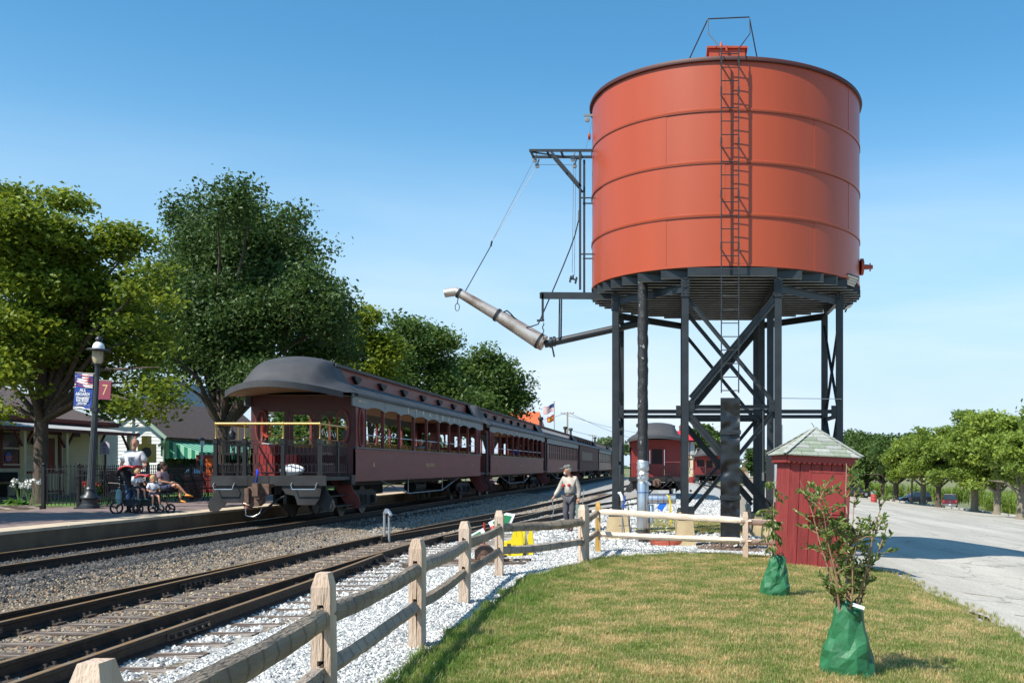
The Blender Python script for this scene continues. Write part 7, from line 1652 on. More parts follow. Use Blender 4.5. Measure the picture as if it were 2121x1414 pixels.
# row of small maples along the parking lot
rowt = [((2115,1075,80),.34,5.0,2.2),((2065,1065,91.6),.32,5.0,2.3),((2018,1060,94),.33,5.4,2.3),((1943,1050,102),.28,4.2,2.4),((1912,1045,107),.28,3.2,2.2),((1855,1039,114),.30,4.4,2.9),((1828,1036,121),.2,4.2,2.9),((1795,1033,130),.3,4.4,3.2),((1775,1030,140),.3,4.9,3.2)]
labs = ['maple with three leaning stems at the right picture edge','second maple from the right along the parking lot','tall maple third from the right behind the lot edge','maple in front of the dark pickup truck','maple in front of the dark SUV','dark trunked maple left of the SUV','slender maple above the red drum','maple above the parked blue hatchback','leftmost maple of the lot row, beside the shed roof']
for i, ((px,py,z),tr,ch,cr_) in enumerate(rowt):
    x = (px-1400)/2080*z; g = gz(x,z); topz = 1.7+(966-[866,862,852,880,902,900,900,895,905][i])/2080*z; rr = cr_*1.5; rnd = random.Random(i); cz = g+3.0+ (topz-g-3.0)*.5
    lobes = [(x+rnd.uniform(-.5,.5)*rr, z+rnd.uniform(-.6,.6)*rr, g+3.4+(topz-g-4.3)*q, rr*(.62 if q>.8 else .8), rr*.8, (topz-g-3)*.24) for q in (.08,.3,.5,.7,.95,.2,.6,.85)]
    lobes += [(x-rr*.8,z,g+3.1,rr*.5,rr*.5,.8),(x+rr*.8,z,g+3.3,rr*.5,rr*.5,.9)]
    big_tree('maple_tree', labs[i], (x,z,g), lobes, tr, L_row if i < 5 else L_mid, .20, 1150, 21, 100+i, .42, 2.2, bark=M_bark2 if i in (0,1,2,4) else M_bark, group='maples lining the parking lot', shell=.6, flat=.5)
x = (2172-1400)/2080*66; big_tree('maple_tree','nearest maple whose branches reach in at the right edge above the row',(x,66,gz(x,66)),[(x,66,4.9,1.5,1.9,1.1),(x+1,67,3.9,2.0,2.2,1.3),(x-1.4,65,4.7,.6,.7,.25)],.3,L_row,.22,500,13,140,.4,2.2)
mb = MB(); x=(1888-1400)/2080*108; big_tree('maple_tree','thin young tree between the SUV and the drum',(x,108,gz(x,108)),[(x,108,gz(x,108)+4.4,1.4,1.4,1.4)],.11,L_row,.22,160,12,150,.35,2.6,bark=M_bark2)
big_tree('tree','bright green tree behind the signal tower seen through the tower bracing',(4.3,130,-.3),px_lobes([(1466,890,20,16),(1462,905,26,20),(1476,920,24,20),(1450,925,22,16),(1468,940,30,18)],130,1.5,9),.25,L_mid,.30,500,13,160,.5)
big_tree('tree','dark tree in front of the brick house',(13.2,150,-1.1),px_lobes([(1566,940,17,16),(1572,955,22,20),(1560,965,18,16),(1580,970,20,14)],150,1.5,10),.2,L_drk,.34,350,13,170,.5)
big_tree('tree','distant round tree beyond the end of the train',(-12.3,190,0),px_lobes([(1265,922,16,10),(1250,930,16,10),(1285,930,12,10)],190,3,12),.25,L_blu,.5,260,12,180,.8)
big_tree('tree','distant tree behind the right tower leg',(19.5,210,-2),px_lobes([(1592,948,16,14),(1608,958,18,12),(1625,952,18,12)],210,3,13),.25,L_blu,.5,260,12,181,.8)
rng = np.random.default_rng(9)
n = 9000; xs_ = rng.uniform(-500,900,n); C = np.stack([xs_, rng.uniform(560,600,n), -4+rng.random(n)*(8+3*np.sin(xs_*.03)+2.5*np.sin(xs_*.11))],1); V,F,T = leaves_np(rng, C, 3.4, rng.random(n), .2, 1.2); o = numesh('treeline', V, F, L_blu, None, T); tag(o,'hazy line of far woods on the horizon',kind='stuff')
# corn beyond the road
def corn(name, seed):
    rnd = random.Random(seed); V = []; F = []; T = []
    for p in range(5):
        ox, oy = rnd.uniform(-.6,.6), rnd.uniform(-.6,.6); H = rnd.uniform(1.8,2.4)
        for k in range(8):
            a = rnd.uniform(0,2*PI); z = .3+H*.85*k/8; l = rnd.uniform(.45,.75); dx, dy = math.cos(a), math.sin(a); q = len(V); w = .055
            V += [(ox-dy*w,oy+dx*w,z),(ox+dy*w,oy-dx*w,z),(ox+dx*l*.5+dy*w,oy+dy*l*.5-dx*w,z+.4),(ox+dx*l*.5-dy*w,oy+dy*l*.5+dx*w,z+.4),(ox+dx*l,oy+dy*l,z+.15)]; F += [(q,q+1,q+2,q+3),(q+3,q+2,q+4)]; T += [rnd.uniform(0,.8)]*5
        q = len(V); V += [(ox-.03,oy,0),(ox+.03,oy,0),(ox+.03,oy,H),(ox-.03,oy,H),(ox,oy,H+.2)]; F += [(q,q+1,q+2,q+3),(q+3,q+2,q+4)]; T += [1]*5
    me = bpy.data.meshes.new(name); me.from_pydata(V,[],F); me.materials.append(L_row); me.attributes.new('tint','FLOAT','POINT').data.foreach_set('value',T); return bpy.data.objects.new(name, me)
cs = variants('corn_set',[corn('k%d'%i,i) for i in range(4)])
def rr_(y): return (row_x(y)+12.5) if y < 112 else (row_x(112)+12.5+(y-112)*1.0 if y < 130 else max(8, 43-(y-130)*1.1) if y>158 else 46)
scatter('corn_field', region(frange(70,240,5), lambda y: rr_(y)+0, lambda y: rr_(y)+26), cs, 1.1, .85, 1.15, 31, 'tall green corn standing beyond the road', tilt=.06)
strip('verge', frange(60,130,5), lambda y: rr_(y)-3.6, lambda y: rr_(y)+1, 3, mat('verge_grass',(.20,.24,.07),.95,var=.2,scale=1,objco=False), .02)
# ================================================================ VEHICLES FAR RIGHT
M_tyre = mat('tyre_rubber', (.02,.02,.02), .8); M_rim = mat('alloy_rim', (.5,.5,.52), .3, metal=.8); M_chr = mat('chrome', (.7,.7,.7), .2, metal=1)
def car(label, loc, rz, L, H, Wd, col, kind, cat='car'):
    t = thing('parked_car', label, cat, (0,0,0), 'vehicles parked by the lot road'); paint = mat('car_paint_%d'%len(_mats), col, .28, coat=.6)
    hw = Wd/2
    def prof(P, inset, z_off=0): return P
    if kind == 'suv': low = [(-L/2,.35),(-L/2,.85),(-L/2+.08,1.05),(L*.14,1.08),(L*.40,.98),(L/2-.05,.78),(L/2,.55),(L/2,.32)]; cab = [(-L/2+.10,1.04),(-L/2+.28,H-.06),(-L/2+.5,H),(L*.02,H),(L*.20,1.06)]
    elif kind == 'pickup': low = [(-L/2,.55),(-L/2,1.18),(-L*.02,1.20),(L*.24,1.15),(L*.44,1.05),(L/2,.9),(L/2,.45)]; cab = [(-L/2+.05,1.18),(-L/2+.15,H-.04),(-L*.05,H),(L*.10,H),(L*.25,1.16)]
    else: low = [(-L/2,.32),(-L/2,.8),(-L/2+.1,.95),(L*.20,.96),(L*.42,.78),(L/2,.6),(L/2,.28)]; cab = [(-L/2+.05,.94),(-L/2+.35,H-.08),(-L/2+.9,H),(L*.02,H-.03),(L*.27,.95)]
    def taper(mb_, f): 
        mb_.v = [(v[0], v[1]*f(v[2]), v[2]) for v in mb_.v]; return mb_
    mb = MB(); mb.prism(low, -hw, hw, 'y'); b = taper(mb, lambda z: 1-.06*max(0,(.7-z))).build('body', paint, t)
    bv = b.modifiers.new('edge','BEVEL'); bv.width = .06; bv.segments = 3; bv.limit_method = 'ANGLE'
    mb = MB(); mb.prism(cab, -hw+.06, hw-.06, 'y'); taper(mb, lambda z: 1-.16*max(0,(z-1.0))/(H-1.0)); c_ = mb.build('glasshouse', G, t); bv = c_.modifiers.new('edge','BEVEL'); bv.width = .05; bv.segments = 2
    mb = MB(); x0, x1 = min(p[0] for p in cab if p[1] > H-.1), max(p[0] for p in cab if p[1] > H-.1); mb.box(x0-.02,x1+.02,-hw*.82,hw*.82,H-.05,H+.02); r_ = mb.build('roof', paint, t); bv = r_.modifiers.new('edge','BEVEL'); bv.width = .03; bv.segments = 2
    for s in (-1,1):
        for x in ((x0+x1)/2+.1, x0+.25): mb = MB(); mb.beam((x+.05,s*(hw-.07),1.0),(x,s*(hw*.84),H-.03),.07,.03,(1,0,0)); mb.build('pillar', paint, t)
    wr = .36 if kind != 'hatch' else .32
    for x in (-L*.30, L*.31):
        for s in (-1,1):
            mb = MB(); mb.lathe([(wr*.6,-.11),(wr,-.10),(wr,.10),(wr*.6,.11)], (x,s*(hw-.11),wr), 20, 'y'); w_ = mb.build('wheel', M_tyre, t); mb = MB(); mb.lathe([(.02,0),(wr*.62,.0),(wr*.62,.02),(.02,.02)], (x,s*hw-(0 if s<0 else .0)-.005,wr), 16, 'y'); mb.build('rim', M_rim, w_)
            mb = MB(); mb.tube([(x+(wr+.06)*math.cos(q),s*(hw+.005),wr+(wr+.06)*math.sin(q)) for q in [k*PI/8 for k in range(9)]],.035,5); mb.build('wheel_arch', M_dark_m, t)
    for s in (-1,1):
        mb = MB(); mb.box(L/2-.10,L/2+.01,s*hw*.72-.16,s*hw*.72+.16,.62,.74); mb.build('headlight', mat('headlight_glass',(.7,.6,.5),.2), t)
        mb = MB(); mb.box(-L/2-.015,-L/2+.05,s*hw*.84-.1,s*hw*.84+.1,.75 if kind != 'pickup' else .85,1.0 if kind != 'pickup' else 1.12); mb.build('tail_light', mat('tail_light_red',(.6,.04,.03),.3), t)
        mb = MB(); mb.box(L*.17,L*.20,min(s*hw,s*(hw+.17)),max(s*hw,s*(hw+.17)),1.0,1.14); mb.build('mirror', paint, t)
    mb = MB(); mb.box(-L/2-.04,-L/2+.06,-hw*.95,hw*.95,.42,.60); mb.build('bumper', M_chr if kind == 'pickup' else M_dark_m, t)
    mb = MB(); mb.box(-L/2-.05,-L/2-.04,-.16,.16,.66 if kind != 'pickup' else .46,.78 if kind != 'pickup' else .58); mb.build('number_plate', M_wht, t)
    if kind == 'pickup':
        mb = MB(); mb.box(-L/2-.01,-L/2+.02,-hw*.9,hw*.9,.62,1.16); mb.build('tailgate', paint, t); mb = MB(); mb.lathe([(.09,0),(.09,.02)], (-L/2-.03,0,.92), 14, 'x'); mb.build('badge', M_chr, t)
    t.location = loc; t.rotation_euler = (0,0,rz); return t
def gp(px, d): x = (px-1400)/2080*d; return (x, d, gz(x,d)+.02)
car('dark blue hatchback parked behind the red drum', gp(1770,123), R(-8), 4.4, 1.55, 1.8, (.035,.06,.09), 'hatch')
car('black sport utility car under the row of maples', gp(1893,146), R(188), 4.7, 1.75, 1.85, (.012,.018,.028), 'suv')
car('maroon pickup truck with bed cap seen from behind', gp(1968,143), R(74), 5.4, 1.9, 2.0, (.11,.02,.03), 'pickup', 'truck')

# ================================================================ PEOPLE
M_skin = mat('skin', (.56,.27,.17), .55, var=.05, scale=9); M_hairb = mat('brown_hair', (.05,.028,.018), .7); M_hairbl = mat('blond_hair', (.45,.30,.13), .7); M_hairg = mat('grey_beard', (.50,.45,.38), .8); M_beard = mat('sandy_beard', (.38,.24,.13), .8)
M_eye = mat('eye_dark', (.02,.015,.012), .3); M_lip = mat('lips', (.35,.12,.10), .5)
def skinned(name, N, E, m, par, extra=None, level=2, root=0):
    keys = list(N); me = bpy.data.meshes.new('sk'); off = root_loc(par)
    me.from_pydata([tuple(Vector(N[k][0])-off) for k in keys], [(keys.index(a),keys.index(b)) for a,b in E], [])
    o = bpy.data.objects.new('sk', me); COL.objects.link(o); md = o.modifiers.new('s','SKIN'); md.use_smooth_shade = True
    for i, k in enumerate(keys):
        r = N[k][1]; sv = me.skin_vertices[0].data[i]; sv.radius = (r,r) if not isinstance(r,tuple) else r; sv.use_root = (i == root)
    sb = o.modifiers.new('b','SUBSURF'); sb.levels = level; sb.render_levels = level
    dg = bpy.context.evaluated_depsgraph_get(); nm = bpy.data.meshes.new_from_object(o.evaluated_get(dg)); COL.objects.unlink(o); bpy.data.objects.remove(o)
    if extra:
        bm = bmesh.new(); bm.from_mesh(nm); k0 = len(bm.verts); vs = [bm.verts.new(tuple(Vector(v)-off)) for v in extra.v]
        for f in extra.f:
            try: bm.faces.new([vs[i] for i in f]).smooth = True
            except ValueError: pass
        bm.to_mesh(nm); bm.free()
    nm.name = name; nm.materials.clear(); nm.materials.append(m); q = bpy.data.objects.new(name, nm); COL.objects.link(q); q.parent = par; return q
def person(label, loc, H, face, J, shirt, pants, hair=None, sleeve='short', shorts=False, shoes=None, build_=1.0, look=None, cat='person', style='short', child=False, legs=True):
    """J: joint overrides in a local frame (x = person's left seen from the front, -y = forward), metres for a 1.8 m figure"""
    k = H/1.8; t = thing('person', label, cat, loc); Rz = Matrix.Rotation(face, 3, 'Z'); L0 = Vector(loc)
    D = dict(pel=(0,0,.96),sp=(0,-.0,1.14),ch=(0,0,1.34),nk=(0,0,1.51),hb=(0,-.01,1.60),hd=(0,-.015,1.69),
             shL=(.175,0,1.43),elL=(.23,.03,1.15),wrL=(.25,-.03,.90),shR=(-.175,0,1.43),elR=(-.23,.03,1.15),wrR=(-.25,-.03,.90),
             hiL=(.09,0,.90),knL=(.10,-.01,.50),anL=(.11,.02,.09),toL=(.13,-.15,.03),hiR=(-.09,0,.90),knR=(-.10,-.01,.50),anR=(-.11,.02,.09),toR=(-.13,-.15,.03))
    D.update(J); P = {a: L0+Rz@(Vector(b)*k) for a,b in D.items()}; b = build_*k; hs = (1.28 if child else 1)*k
    Rd = dict(pel=.13*b,sp=.125*b,ch=.14*b,nk=.052*k,hb=.062*hs,hd=.092*hs,shL=.062*b,elL=.042*k,wrL=.030*k,shR=.062*b,elR=.042*k,wrR=.030*k,hiL=.085*b,knL=.058*b,anL=.040*k,toL=.035*k,hiR=.085*b,knR=.058*b,anR=.040*k,toR=.035*k)
    fw = (Rz@Vector(look if look else (0,-1,0))).normalized(); rt = fw.cross(Vector((0,0,1))).normalized(); hd = P['hd']; ex = MB(); R_ = .105*hs
    ex.ball(hd+Vector((0,0,.012*hs)), R_, 16, 12, (.86,.95,1.10)); ex.ball(hd+fw*.03*hs-Vector((0,0,.055*hs)), .07*hs, 12, 8, (.9,.95,1.0))
    ex.tube([hd+fw*R_*.86+Vector((0,0,.02*hs)), hd+fw*R_*1.12-Vector((0,0,.018*hs)), hd+fw*R_*.88-Vector((0,0,.03*hs))],[.008*hs,.017*hs,.012*hs],6)
    for s in (-1,1): ex.ball(hd+rt*s*R_*.90-Vector((0,0,.005*hs)), .024*hs, 8, 6, (.6,.6,1.2))
    for sd in ('L','R'):                                                    # hands: palm, four curled fingers and a thumb
        w, e = P['wr'+sd], P['el'+sd]; d = (w-e).normalized(); inw = (Rz@Vector((-1 if sd=='L' else 1,0,0))); inw = (inw-d*inw.dot(d)).normalized(); f = d.cross(inw).normalized()
        ex.tube([w-d*.01*k, w+d*.04*k, w+d*.085*k],[.026*k,.038*k,.034*k],8,squash=(1,.6))
        for q in range(4): o_ = f*((q-1.5)*.018*k); ln = (.030,.036,.034,.026)[q]*k; a0 = w+d*.08*k+o_; ex.tube([a0,a0+d*ln,a0+d*ln*1.5+inw*ln*.6,a0+d*ln*1.5+inw*ln*1.2],[.0095*k,.009*k,.008*k,.006*k],5)
        s_ = -1; ex.tube([w+d*.02*k+f*s_*.025*k, w+d*.05*k+f*s_*.045*k+inw*.01*k, w+d*.075*k+f*s_*.045*k+inw*.03*k],[.012*k,.011*k,.008*k],5)
    E = [('pel','sp'),('sp','ch'),('ch','nk'),('nk','hb'),('hb','hd'),('ch','shL'),('shL','elL'),('elL','wrL'),('ch','shR'),('shR','elR'),('elR','wrR')]
    LE = [('pel','hiL'),('hiL','knL'),('knL','anL'),('anL','toL'),('pel','hiR'),('hiR','knR'),('knR','anR'),('anR','toR')]
    names = [n for n in D if legs or n[:2] not in ('hi','kn','an','to')]
    skinned('body', {n:(P[n],Rd[n]*(.5 if n[:2]=='to' else .72 if n[:2]=='an' else .66 if n in ('pel','sp','ch') else .74 if n[:2]=='hi' else .9)) for n in names}, E+(LE if legs else []), M_skin, t, ex)
    # shirt
    g = .022*k; lp = lambda a,b_,f_: P[a].lerp(P[b_],f_)
    N = {'pel':(P['pel'].lerp(P['sp'],.16),Rd['pel']*1.03+g*.8),'sp':(P['sp'],Rd['sp']*1.05+g),'ch':(P['ch'],Rd['ch']+g*.6),'nk':(lp('ch','nk',.62),.072*k),
         'shL':(P['shL'],Rd['shL']+g),'shR':(P['shR'],Rd['shR']+g)}
    ee = [('pel','sp'),('sp','ch'),('ch','nk'),('ch','shL'),('ch','shR')]
    for sd in ('L','R'):
        if sleeve == 'short': N['s'+sd] = (lp('sh'+sd,'el'+sd,.72), .056*k*build_+g)
        else: N['s'+sd] = (P['el'+sd], .052*k+g*.8); N['c'+sd] = (lp('el'+sd,'wr'+sd,.93), .038*k+g*.6); ee.append(('s'+sd,'c'+sd))
        ee.append(('sh'+sd,'s'+sd))
    skinned('shirt', N, ee, shirt, t)
    if legs:
        N = {'pel':(P['pel'],Rd['pel']*.98+g*.55)}; ee = []
        for sd in ('L','R'):
            N['hi'+sd] = (P['hi'+sd],Rd['hi'+sd]+g*.9)
            if shorts: N['kn'+sd] = (lp('hi'+sd,'kn'+sd,.72),.078*b+g*.8); ee += [('pel','hi'+sd),('hi'+sd,'kn'+sd)]
            else: N['kn'+sd] = (P['kn'+sd],Rd['kn'+sd]+g*.9); N['an'+sd] = (P['an'+sd]+Vector((0,0,-.01)),.050*k+g*.8); ee += [('pel','hi'+sd),('hi'+sd,'kn'+sd),('kn'+sd,'an'+sd)]
        skinned('shorts' if shorts else 'trousers', N, ee, pants, t)
        for sd in ('L','R'):
            a, q = P['an'+sd], P['to'+sd]; hl = a+(a-q)*.25; hl.z = q.z; mb = MB(); mb.tube([hl+Vector((0,0,.01*k)), a+Vector((0,0,-.03*k)), a.lerp(q,.5)+Vector((0,0,-.012*k)), q, q+(q-a)*.25],[.036*k,.052*k,.046*k,.040*k,.02*k],10,squash=(1,.8)); mb.build('shoe', shoes or M_dark_m, t)
    if hair:
        mb = MB()
        if style == 'bald': mb.ball(hd-fw*.022*hs+Vector((0,0,.022*hs)), R_*1.03, 14, 10, (.92,.98,1.0)) 
        else: mb.ball(hd-fw*.016*hs+Vector((0,0,.030*hs)), R_*1.07, 16, 12, (.93,1.0,1.05))
        if style == 'bun': mb.ball(hd-fw*.085*hs+Vector((0,0,.10*hs)), .045*hs, 10, 8); mb.ball(hd-fw*.05*hs-Vector((0,0,.04*hs)), .08*hs, 10, 8)
        mb.build('hair', hair, t)
    mb = MB(); 
    for s in (-1,1): mb.ball(hd+fw*R_*.84+rt*s*.032*hs+Vector((0,0,.012*hs)), .010*hs, 8, 6)
    mb.build('eyes', M_eye, t); mb = MB(); mb.tube([hd+fw*R_*.9-rt*.022*hs-Vector((0,0,.055*hs)), hd+fw*R_*.96-Vector((0,0,.056*hs)), hd+fw*R_*.9+rt*.022*hs-Vector((0,0,.055*hs))],.006*hs,5); mb.build('mouth', M_lip, t)
    return t, P, fw, rt, hd, k
# worker walking past the switch machine
M_wsh = mat('worker_shirt', (.40,.36,.31), .85, var=.28, scale=4, bump=1, bscale=7); M_wtr = mat('worker_trousers', (.075,.072,.085), .85, var=.12, scale=4, bump=.8, bscale=9)
wx = (1180-1400)/2080*26.2
t, P, fw, rt, hd, k = person('elderly railway worker in grey shirt and cap walking beyond the fence', (wx,26.2,.0), 1.74, R(-20), dict(hd=(-.05,-.05,1.68),hb=(-.03,-.03,1.60),elR=(-.30,-.02,1.16),wrR=(-.42,-.10,.95),elL=(.25,.06,1.14),wrL=(.27,-.02,.88),knR=(-.10,-.05,.50),anR=(-.05,.08,.10),toR=(-.10,-.10,.04),knL=(.11,-.08,.50),anL=(.10,-.10,.09),toL=(.10,-.28,.03),nk=(-.01,0,1.50)), M_wsh, M_wtr, M_hairg, sleeve='long', build_=1.08, look=(-.95,-.55,-.15), style='bald')
mb = MB(); mb.ball(hd+fw*.05*k-Vector((0,0,.075*k)), .06*k, 10, 8, (.8,.8,1)); mb.build('beard', mat('white_beard',(.7,.68,.64),.8), t)
mb = MB(); mb.ball(hd+Vector((0,0,.06*k)), .115*k, 14, 8, (1,1,.62)); mb.tube([hd+Vector((0,0,.065*k))+fw*.07*k, hd+Vector((0,0,.05*k))+fw*.21*k],[.09*k,.055*k],10,squash=(1,.16)); mb.build('cap', mat('grey_cap',(.13,.135,.125),.8,var=.4,scale=20), t)
mb = MB(); mb.tube([P['pel']+Vector((.15*math.cos(a),.15*math.sin(a),.05)) for a in [q*PI/8 for q in range(16)]],.016,5,closed=True); mb.build('belt', M_blk, t)
for dx, dz in ((-.10,.02),(.06,.03)):
    mb = MB(); c = P['ch']+Matrix.Rotation(R(-20),3,'Z')@Vector((dx,-.165,-.10+dz)); mb.ball(c,.038,8,6,(1.2,.6,.9)); mb.tube([c,c+Vector((-.03,-.02,-.04))],.014,5); mb.build('red_glove', mat('red_glove',(.42,.03,.03),.7), t)
w = P['wrR']; mb = MB(); mb.tube([w+Vector((.05,-.02,-.06)),w+Vector((-.03,-.02,-.07)),w+Vector((-.03,-.03,-.2)),w+Vector((.0,-.03,-.36)),w+Vector((-.06,-.03,-.56))],.010,6); tag(mb.build('hook', M_pp), 'thin metal hook bar held in the worker\'s lowered hand', 'tool')
w = P['wrL']; mb = MB(); mb.cbox(w+Vector((.0,.02,-.30)),(.13,.22,.34)); bx_ = tag(mb.build('tool_box', mat('green_grey_box',(.17,.24,.22),.6)), 'grey green case carried by the worker', 'case'); mb = MB(); mb.tube([w+Vector((0,-.06,-.14)),w+Vector((0,-.05,-.08)),w+Vector((0,.08,-.08)),w+Vector((0,.10,-.14))],.010,6); o = mb.build('handle', M_blk, bx_)
mb = MB(); mb.tube([w+Vector((.10,.03,-.16)),w+Vector((.14,.03,.26))],.010,6); o = mb.build('antenna_rod', M_pp, bx_)
# bearded man pushing the stroller
M_tee = mat('white_tee', (.60,.58,.60), .85, bump=.6, bscale=8); M_jean = mat('blue_jeans', (.035,.09,.20), .85, var=.25, scale=5)
t, P, fw, rt, hd, k = person('bearded man in a white printed shirt and jeans pushing a double stroller', (-13.83,25.62,.535), 1.86, R(8), dict(elL=(.29,-.02,1.16),wrL=(.16,-.24,1.02),elR=(-.29,-.02,1.16),wrR=(-.12,-.24,1.0),hd=(.02,-.02,1.69)), M_tee, M_jean, mat('cropped_hair',(.22,.13,.08),.7), build_=1.25, look=(.1,-1,-.05), style='bald', shoes=M_dark_m)
mb = MB(); mb.ball(hd+fw*.055*k-Vector((0,0,.10*k)), .062*k, 12, 8, (.95,.8,1.3)); mb.build('beard', M_beard, t)
mb = MB(); c = P['sp'].lerp(P['ch'],.5); 
mb.grid(lambda u,v: (c.x+(.26*(u-.5)), c.y-.185-.012+.9*(u-.5)**2*.5, c.z-.17+.30*v), 6, 6); mb.build('shirt_print', mat('grey_print',(.20,.21,.23),.8,col2=(.60,.58,.60),scale=16,lo=.45,hi=.55), t, fix=False)
# stroller
st_ = thing('stroller', 'black double stroller with two red canopies on the platform', 'stroller', (-13.4,25.2,.53))
M_red = mat('red_canopy_cloth', (.50,.02,.03), .6); M_blf = mat('black_stroller_cloth', (.02,.02,.025), .8); M_grc = mat('grey_canopy_cloth', (.09,.07,.08), .8)
zp = .535
def wheel(x, y, r):
    mb = MB(); mb.tube([(x+r*.7*math.cos(a),y+r*.7*math.cos(a),zp+r+r*math.sin(a)) for a in [q*PI/10 for q in range(20)]],.024,6,closed=True); w_ = mb.build('wheel', M_tyre, st_); mb = MB()
    for q in range(3): a = q*2*PI/3+x; mb.tube([(x,y,zp+r),(x+r*.7*math.cos(a),y+r*.7*math.cos(a),zp+r+r*math.sin(a))],.016,5)
    mb.lathe([(.03,-.02),(.03,.02)], (x,y,zp+r), 10, 'y'); mb.build('hub', M_blk, w_)
for (x,y,r) in ((-13.93,25.0,.12),(-13.78,25.5,.12),(-13.37,24.95,.095),(-13.28,25.5,.095),(-12.86,25.0,.085),(-12.80,25.42,.085)): wheel(x,y,r+.02)
mb = MB()
for y in (25.0,25.48):
    mb.tube([(-13.93,y,zp+.16),(-13.60,y,zp+.60),(-13.55,y,zp+.64)],.016,6); mb.tube([(-13.98,y,zp+1.0),(-13.75,y,zp+.62),(-13.5,y,zp+.58),(-13.33,y,zp+.35),(-13.37,y,zp+.12)],.016,6); mb.tube([(-13.33,y,zp+.35),(-12.95,y,zp+.30),(-12.86,y,zp+.12)],.016,6)
mb.tube([(-13.98,25.0,zp+1.0),(-14.0,25.24,zp+1.03),(-13.98,25.48,zp+1.0)],.018,6); mb.build('frame', M_blk, st_)
mb = MB(); mb.box(-13.78,-13.05,25.05,25.45,zp+.18,zp+.34); mb.build('storage_basket', M_blf, st_)
for (cx,cz,s_) in ((-13.66,zp+.66,1.15),(-13.30,zp+.46,1.05)):
    mb = MB(); mb.beam((cx-.20,25.24,cz+.40),(cx+.02,25.24,cz-.05),.36,.07,(1,0,0)); mb.box(cx-.05,cx+.30,25.07,25.41,cz-.08,cz-.03); mb.build('seat', M_blf, st_)
    def cn(u,v,cx=cx,cz=cz,s_=s_): a = R(175)-v*R(115); r = .25*s_; return (cx-.02+r*math.cos(a)*1.0, 25.04+.40*u, cz+.26+r*math.sin(a)*(1-.10*(2*u-1)**4)*1.0)
    mb = MB(); mb.grid(cn,10,12); mb.grid(lambda u,v: tuple(Vector(cn(1-u,v))-Vector((0,0,.012))),10,12); mb.build('canopy', M_grc, st_, fix=False)
    mb = MB(); mb.tube([cn(u/10,1.0) for u in range(11)],.034,6); mb.tube([cn(0,v/10) for v in range(3,11)],.025,6); mb.build('canopy_trim', M_red, st_)
mb = MB(); mb.tube([(-13.05,25.0,zp+.58),(-12.96,25.05,zp+.60),(-12.92,25.24,zp+.60),(-12.96,25.42,zp+.60)],.016,6); mb.build('tray_bar', M_blk, st_)
mb = MB(); mb.ball((-13.86,24.98,zp+.42),.14,12,10,(.55,.4,1.5)); tag(mb.build('bag', mat('patterned_bag',(.10,.20,.22),.8,col2=(.30,.42,.42),scale=18)), 'teal patterned bag hanging from the stroller handle', 'bag')
seatJ = dict(pel=(0,.05,.95),hiL=(.09,0,.93),hiR=(-.09,0,.93),knL=(.13,-.42,.90),knR=(-.12,-.42,.92),anL=(.15,-.50,.50),anR=(-.14,-.47,.50),toL=(.17,-.66,.46),toR=(-.15,-.63,.46),sp=(0,.05,1.14),ch=(0,.04,1.32),elL=(.26,-.06,1.16),wrL=(.20,-.32,1.14),elR=(-.26,-.06,1.16),wrR=(-.18,-.32,1.14))
M_ktee = mat('child_white_tee', (.70,.72,.76), .8); M_kst = mat('child_dark_shorts', (.03,.03,.06), .8); M_teal = mat('teal_shoes', (.03,.13,.14), .6)
person('blond toddler in the rear seat of the stroller', (-13.47,25.12,zp+.10), .98, R(48), seatJ, M_ktee, M_kst, M_hairbl, shorts=True, shoes=M_teal, look=(.2,-1,0), child=True, cat='child')
person('blond toddler in white shirt in the front seat of the stroller', (-13.06,25.08,zp-.06), .98, R(42), seatJ, M_ktee, M_kst, M_hairbl, shorts=True, shoes=M_teal, look=(-.1,-1,-.35), child=True, cat='child')
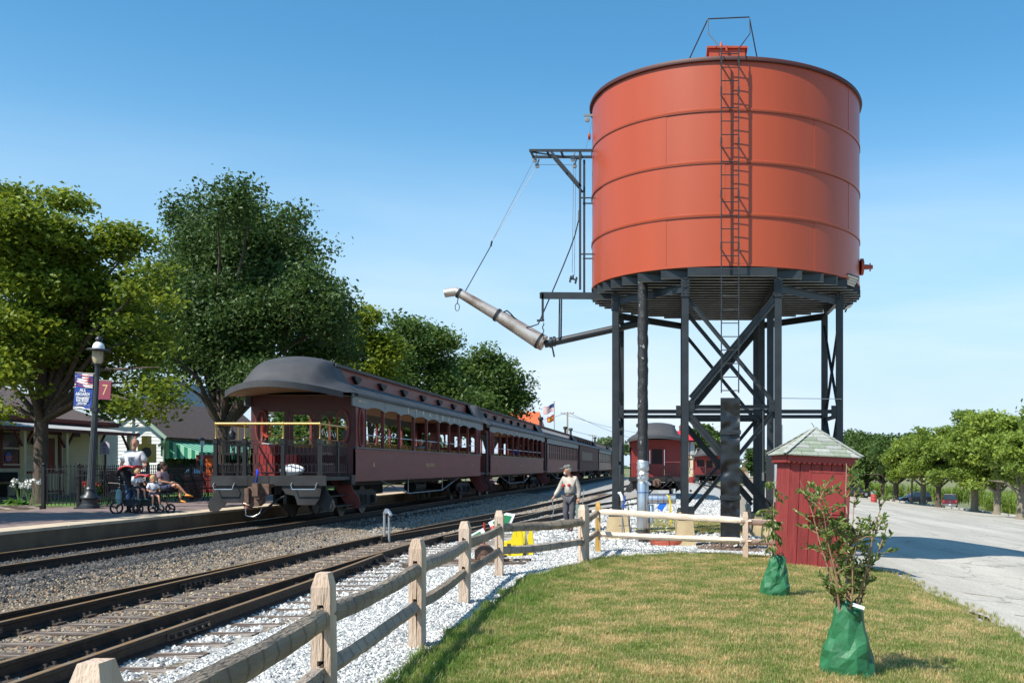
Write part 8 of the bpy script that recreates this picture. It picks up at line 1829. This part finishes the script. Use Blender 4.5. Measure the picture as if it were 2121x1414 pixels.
# seated woman
zb = .53-.0
person('woman with hair bun sitting cross legged on the dark bench', (-16.55,32.55,.50), 1.70, R(82), dict(pel=(0,.02,.53),sp=(0,.09,.72),ch=(0,.12,.95),nk=(0,.10,1.12),hb=(0,.08,1.21),hd=(0,.07,1.30),shL=(.17,.12,1.04),shR=(-.17,.12,1.04),elL=(.22,.04,.78),wrL=(.10,-.22,.70),elR=(-.22,.04,.78),wrR=(-.08,-.22,.72),hiL=(.10,0,.52),hiR=(-.10,0,.52),knL=(.10,-.46,.58),anL=(.06,-.52,.12),toL=(.06,-.68,.06),knR=(-.06,-.48,.66),anR=(.06,-.74,.32),toR=(.10,-.92,.26)),
    mat('mauve_grey_top',(.28,.17,.22),.8,col2=(.36,.30,.30),scale=3), mat('navy_shorts',(.025,.035,.09),.8), M_hairb, shorts=True, shoes=mat('orange_flats',(.70,.26,.02),.6), build_=1.12, look=(.45,-.9,0), style='bun')
# passengers in the coaches
M_gsh = mat('grey_passenger_shirt', (.22,.24,.30), .8); M_dsh = mat('dark_passenger_shirt', (.05,.055,.07), .8); M_bsh = mat('blue_passenger_shirt', (.02,.07,.35), .8)
fl = RT+1.16
person('man in a grey shirt standing in the nearest coach window', (-9.75,30.0,fl-.15), 1.78, R(70), {}, M_gsh, M_wtr, M_hairb, cat='person', build_=1.2)
person('passenger leaning at the middle windows of the nearest coach', (-9.6,37.6,fl-.40), 1.72, R(30), dict(hd=(0,-.16,1.62),hb=(0,-.12,1.55)), M_gsh, M_wtr, M_hairg)
person('dark clothed passenger beside the leaning passenger in the nearest coach', (-9.65,39.3,fl-.42), 1.70, R(60), {}, M_dsh, M_wtr, M_hairb)
person('passenger in a bright blue shirt inside the second coach', (-9.7,61.2,fl-.15), 1.74, R(60), {}, M_bsh, M_wtr, M_hairb)
# driver standing by the black car
gx_ = gp(1886,137); person('distant person in a blue shirt beside the black car', gx_, 1.75, 0, {}, M_bsh, M_wtr, M_hairb)
# ---------------------------------------------------------------- small debris
M_twig = mat('dry_leaf', (.25,.17,.09), .9)
rng = np.random.default_rng(3); C = np.stack([rng.uniform(-1.8,3.9,160), rng.uniform(5,18,160), np.zeros(160)],1); C[:,2] = [gz(a,b)+.045 for a,b in C[:,:2]]
V,F,T = leaves_np(rng, C, .03, rng.random(160), 1.5, 1.5); tag(numesh('fallen_leaves', V, F, M_twig, None, T), 'small dry leaves and seed heads lying in the lawn', kind='stuff')
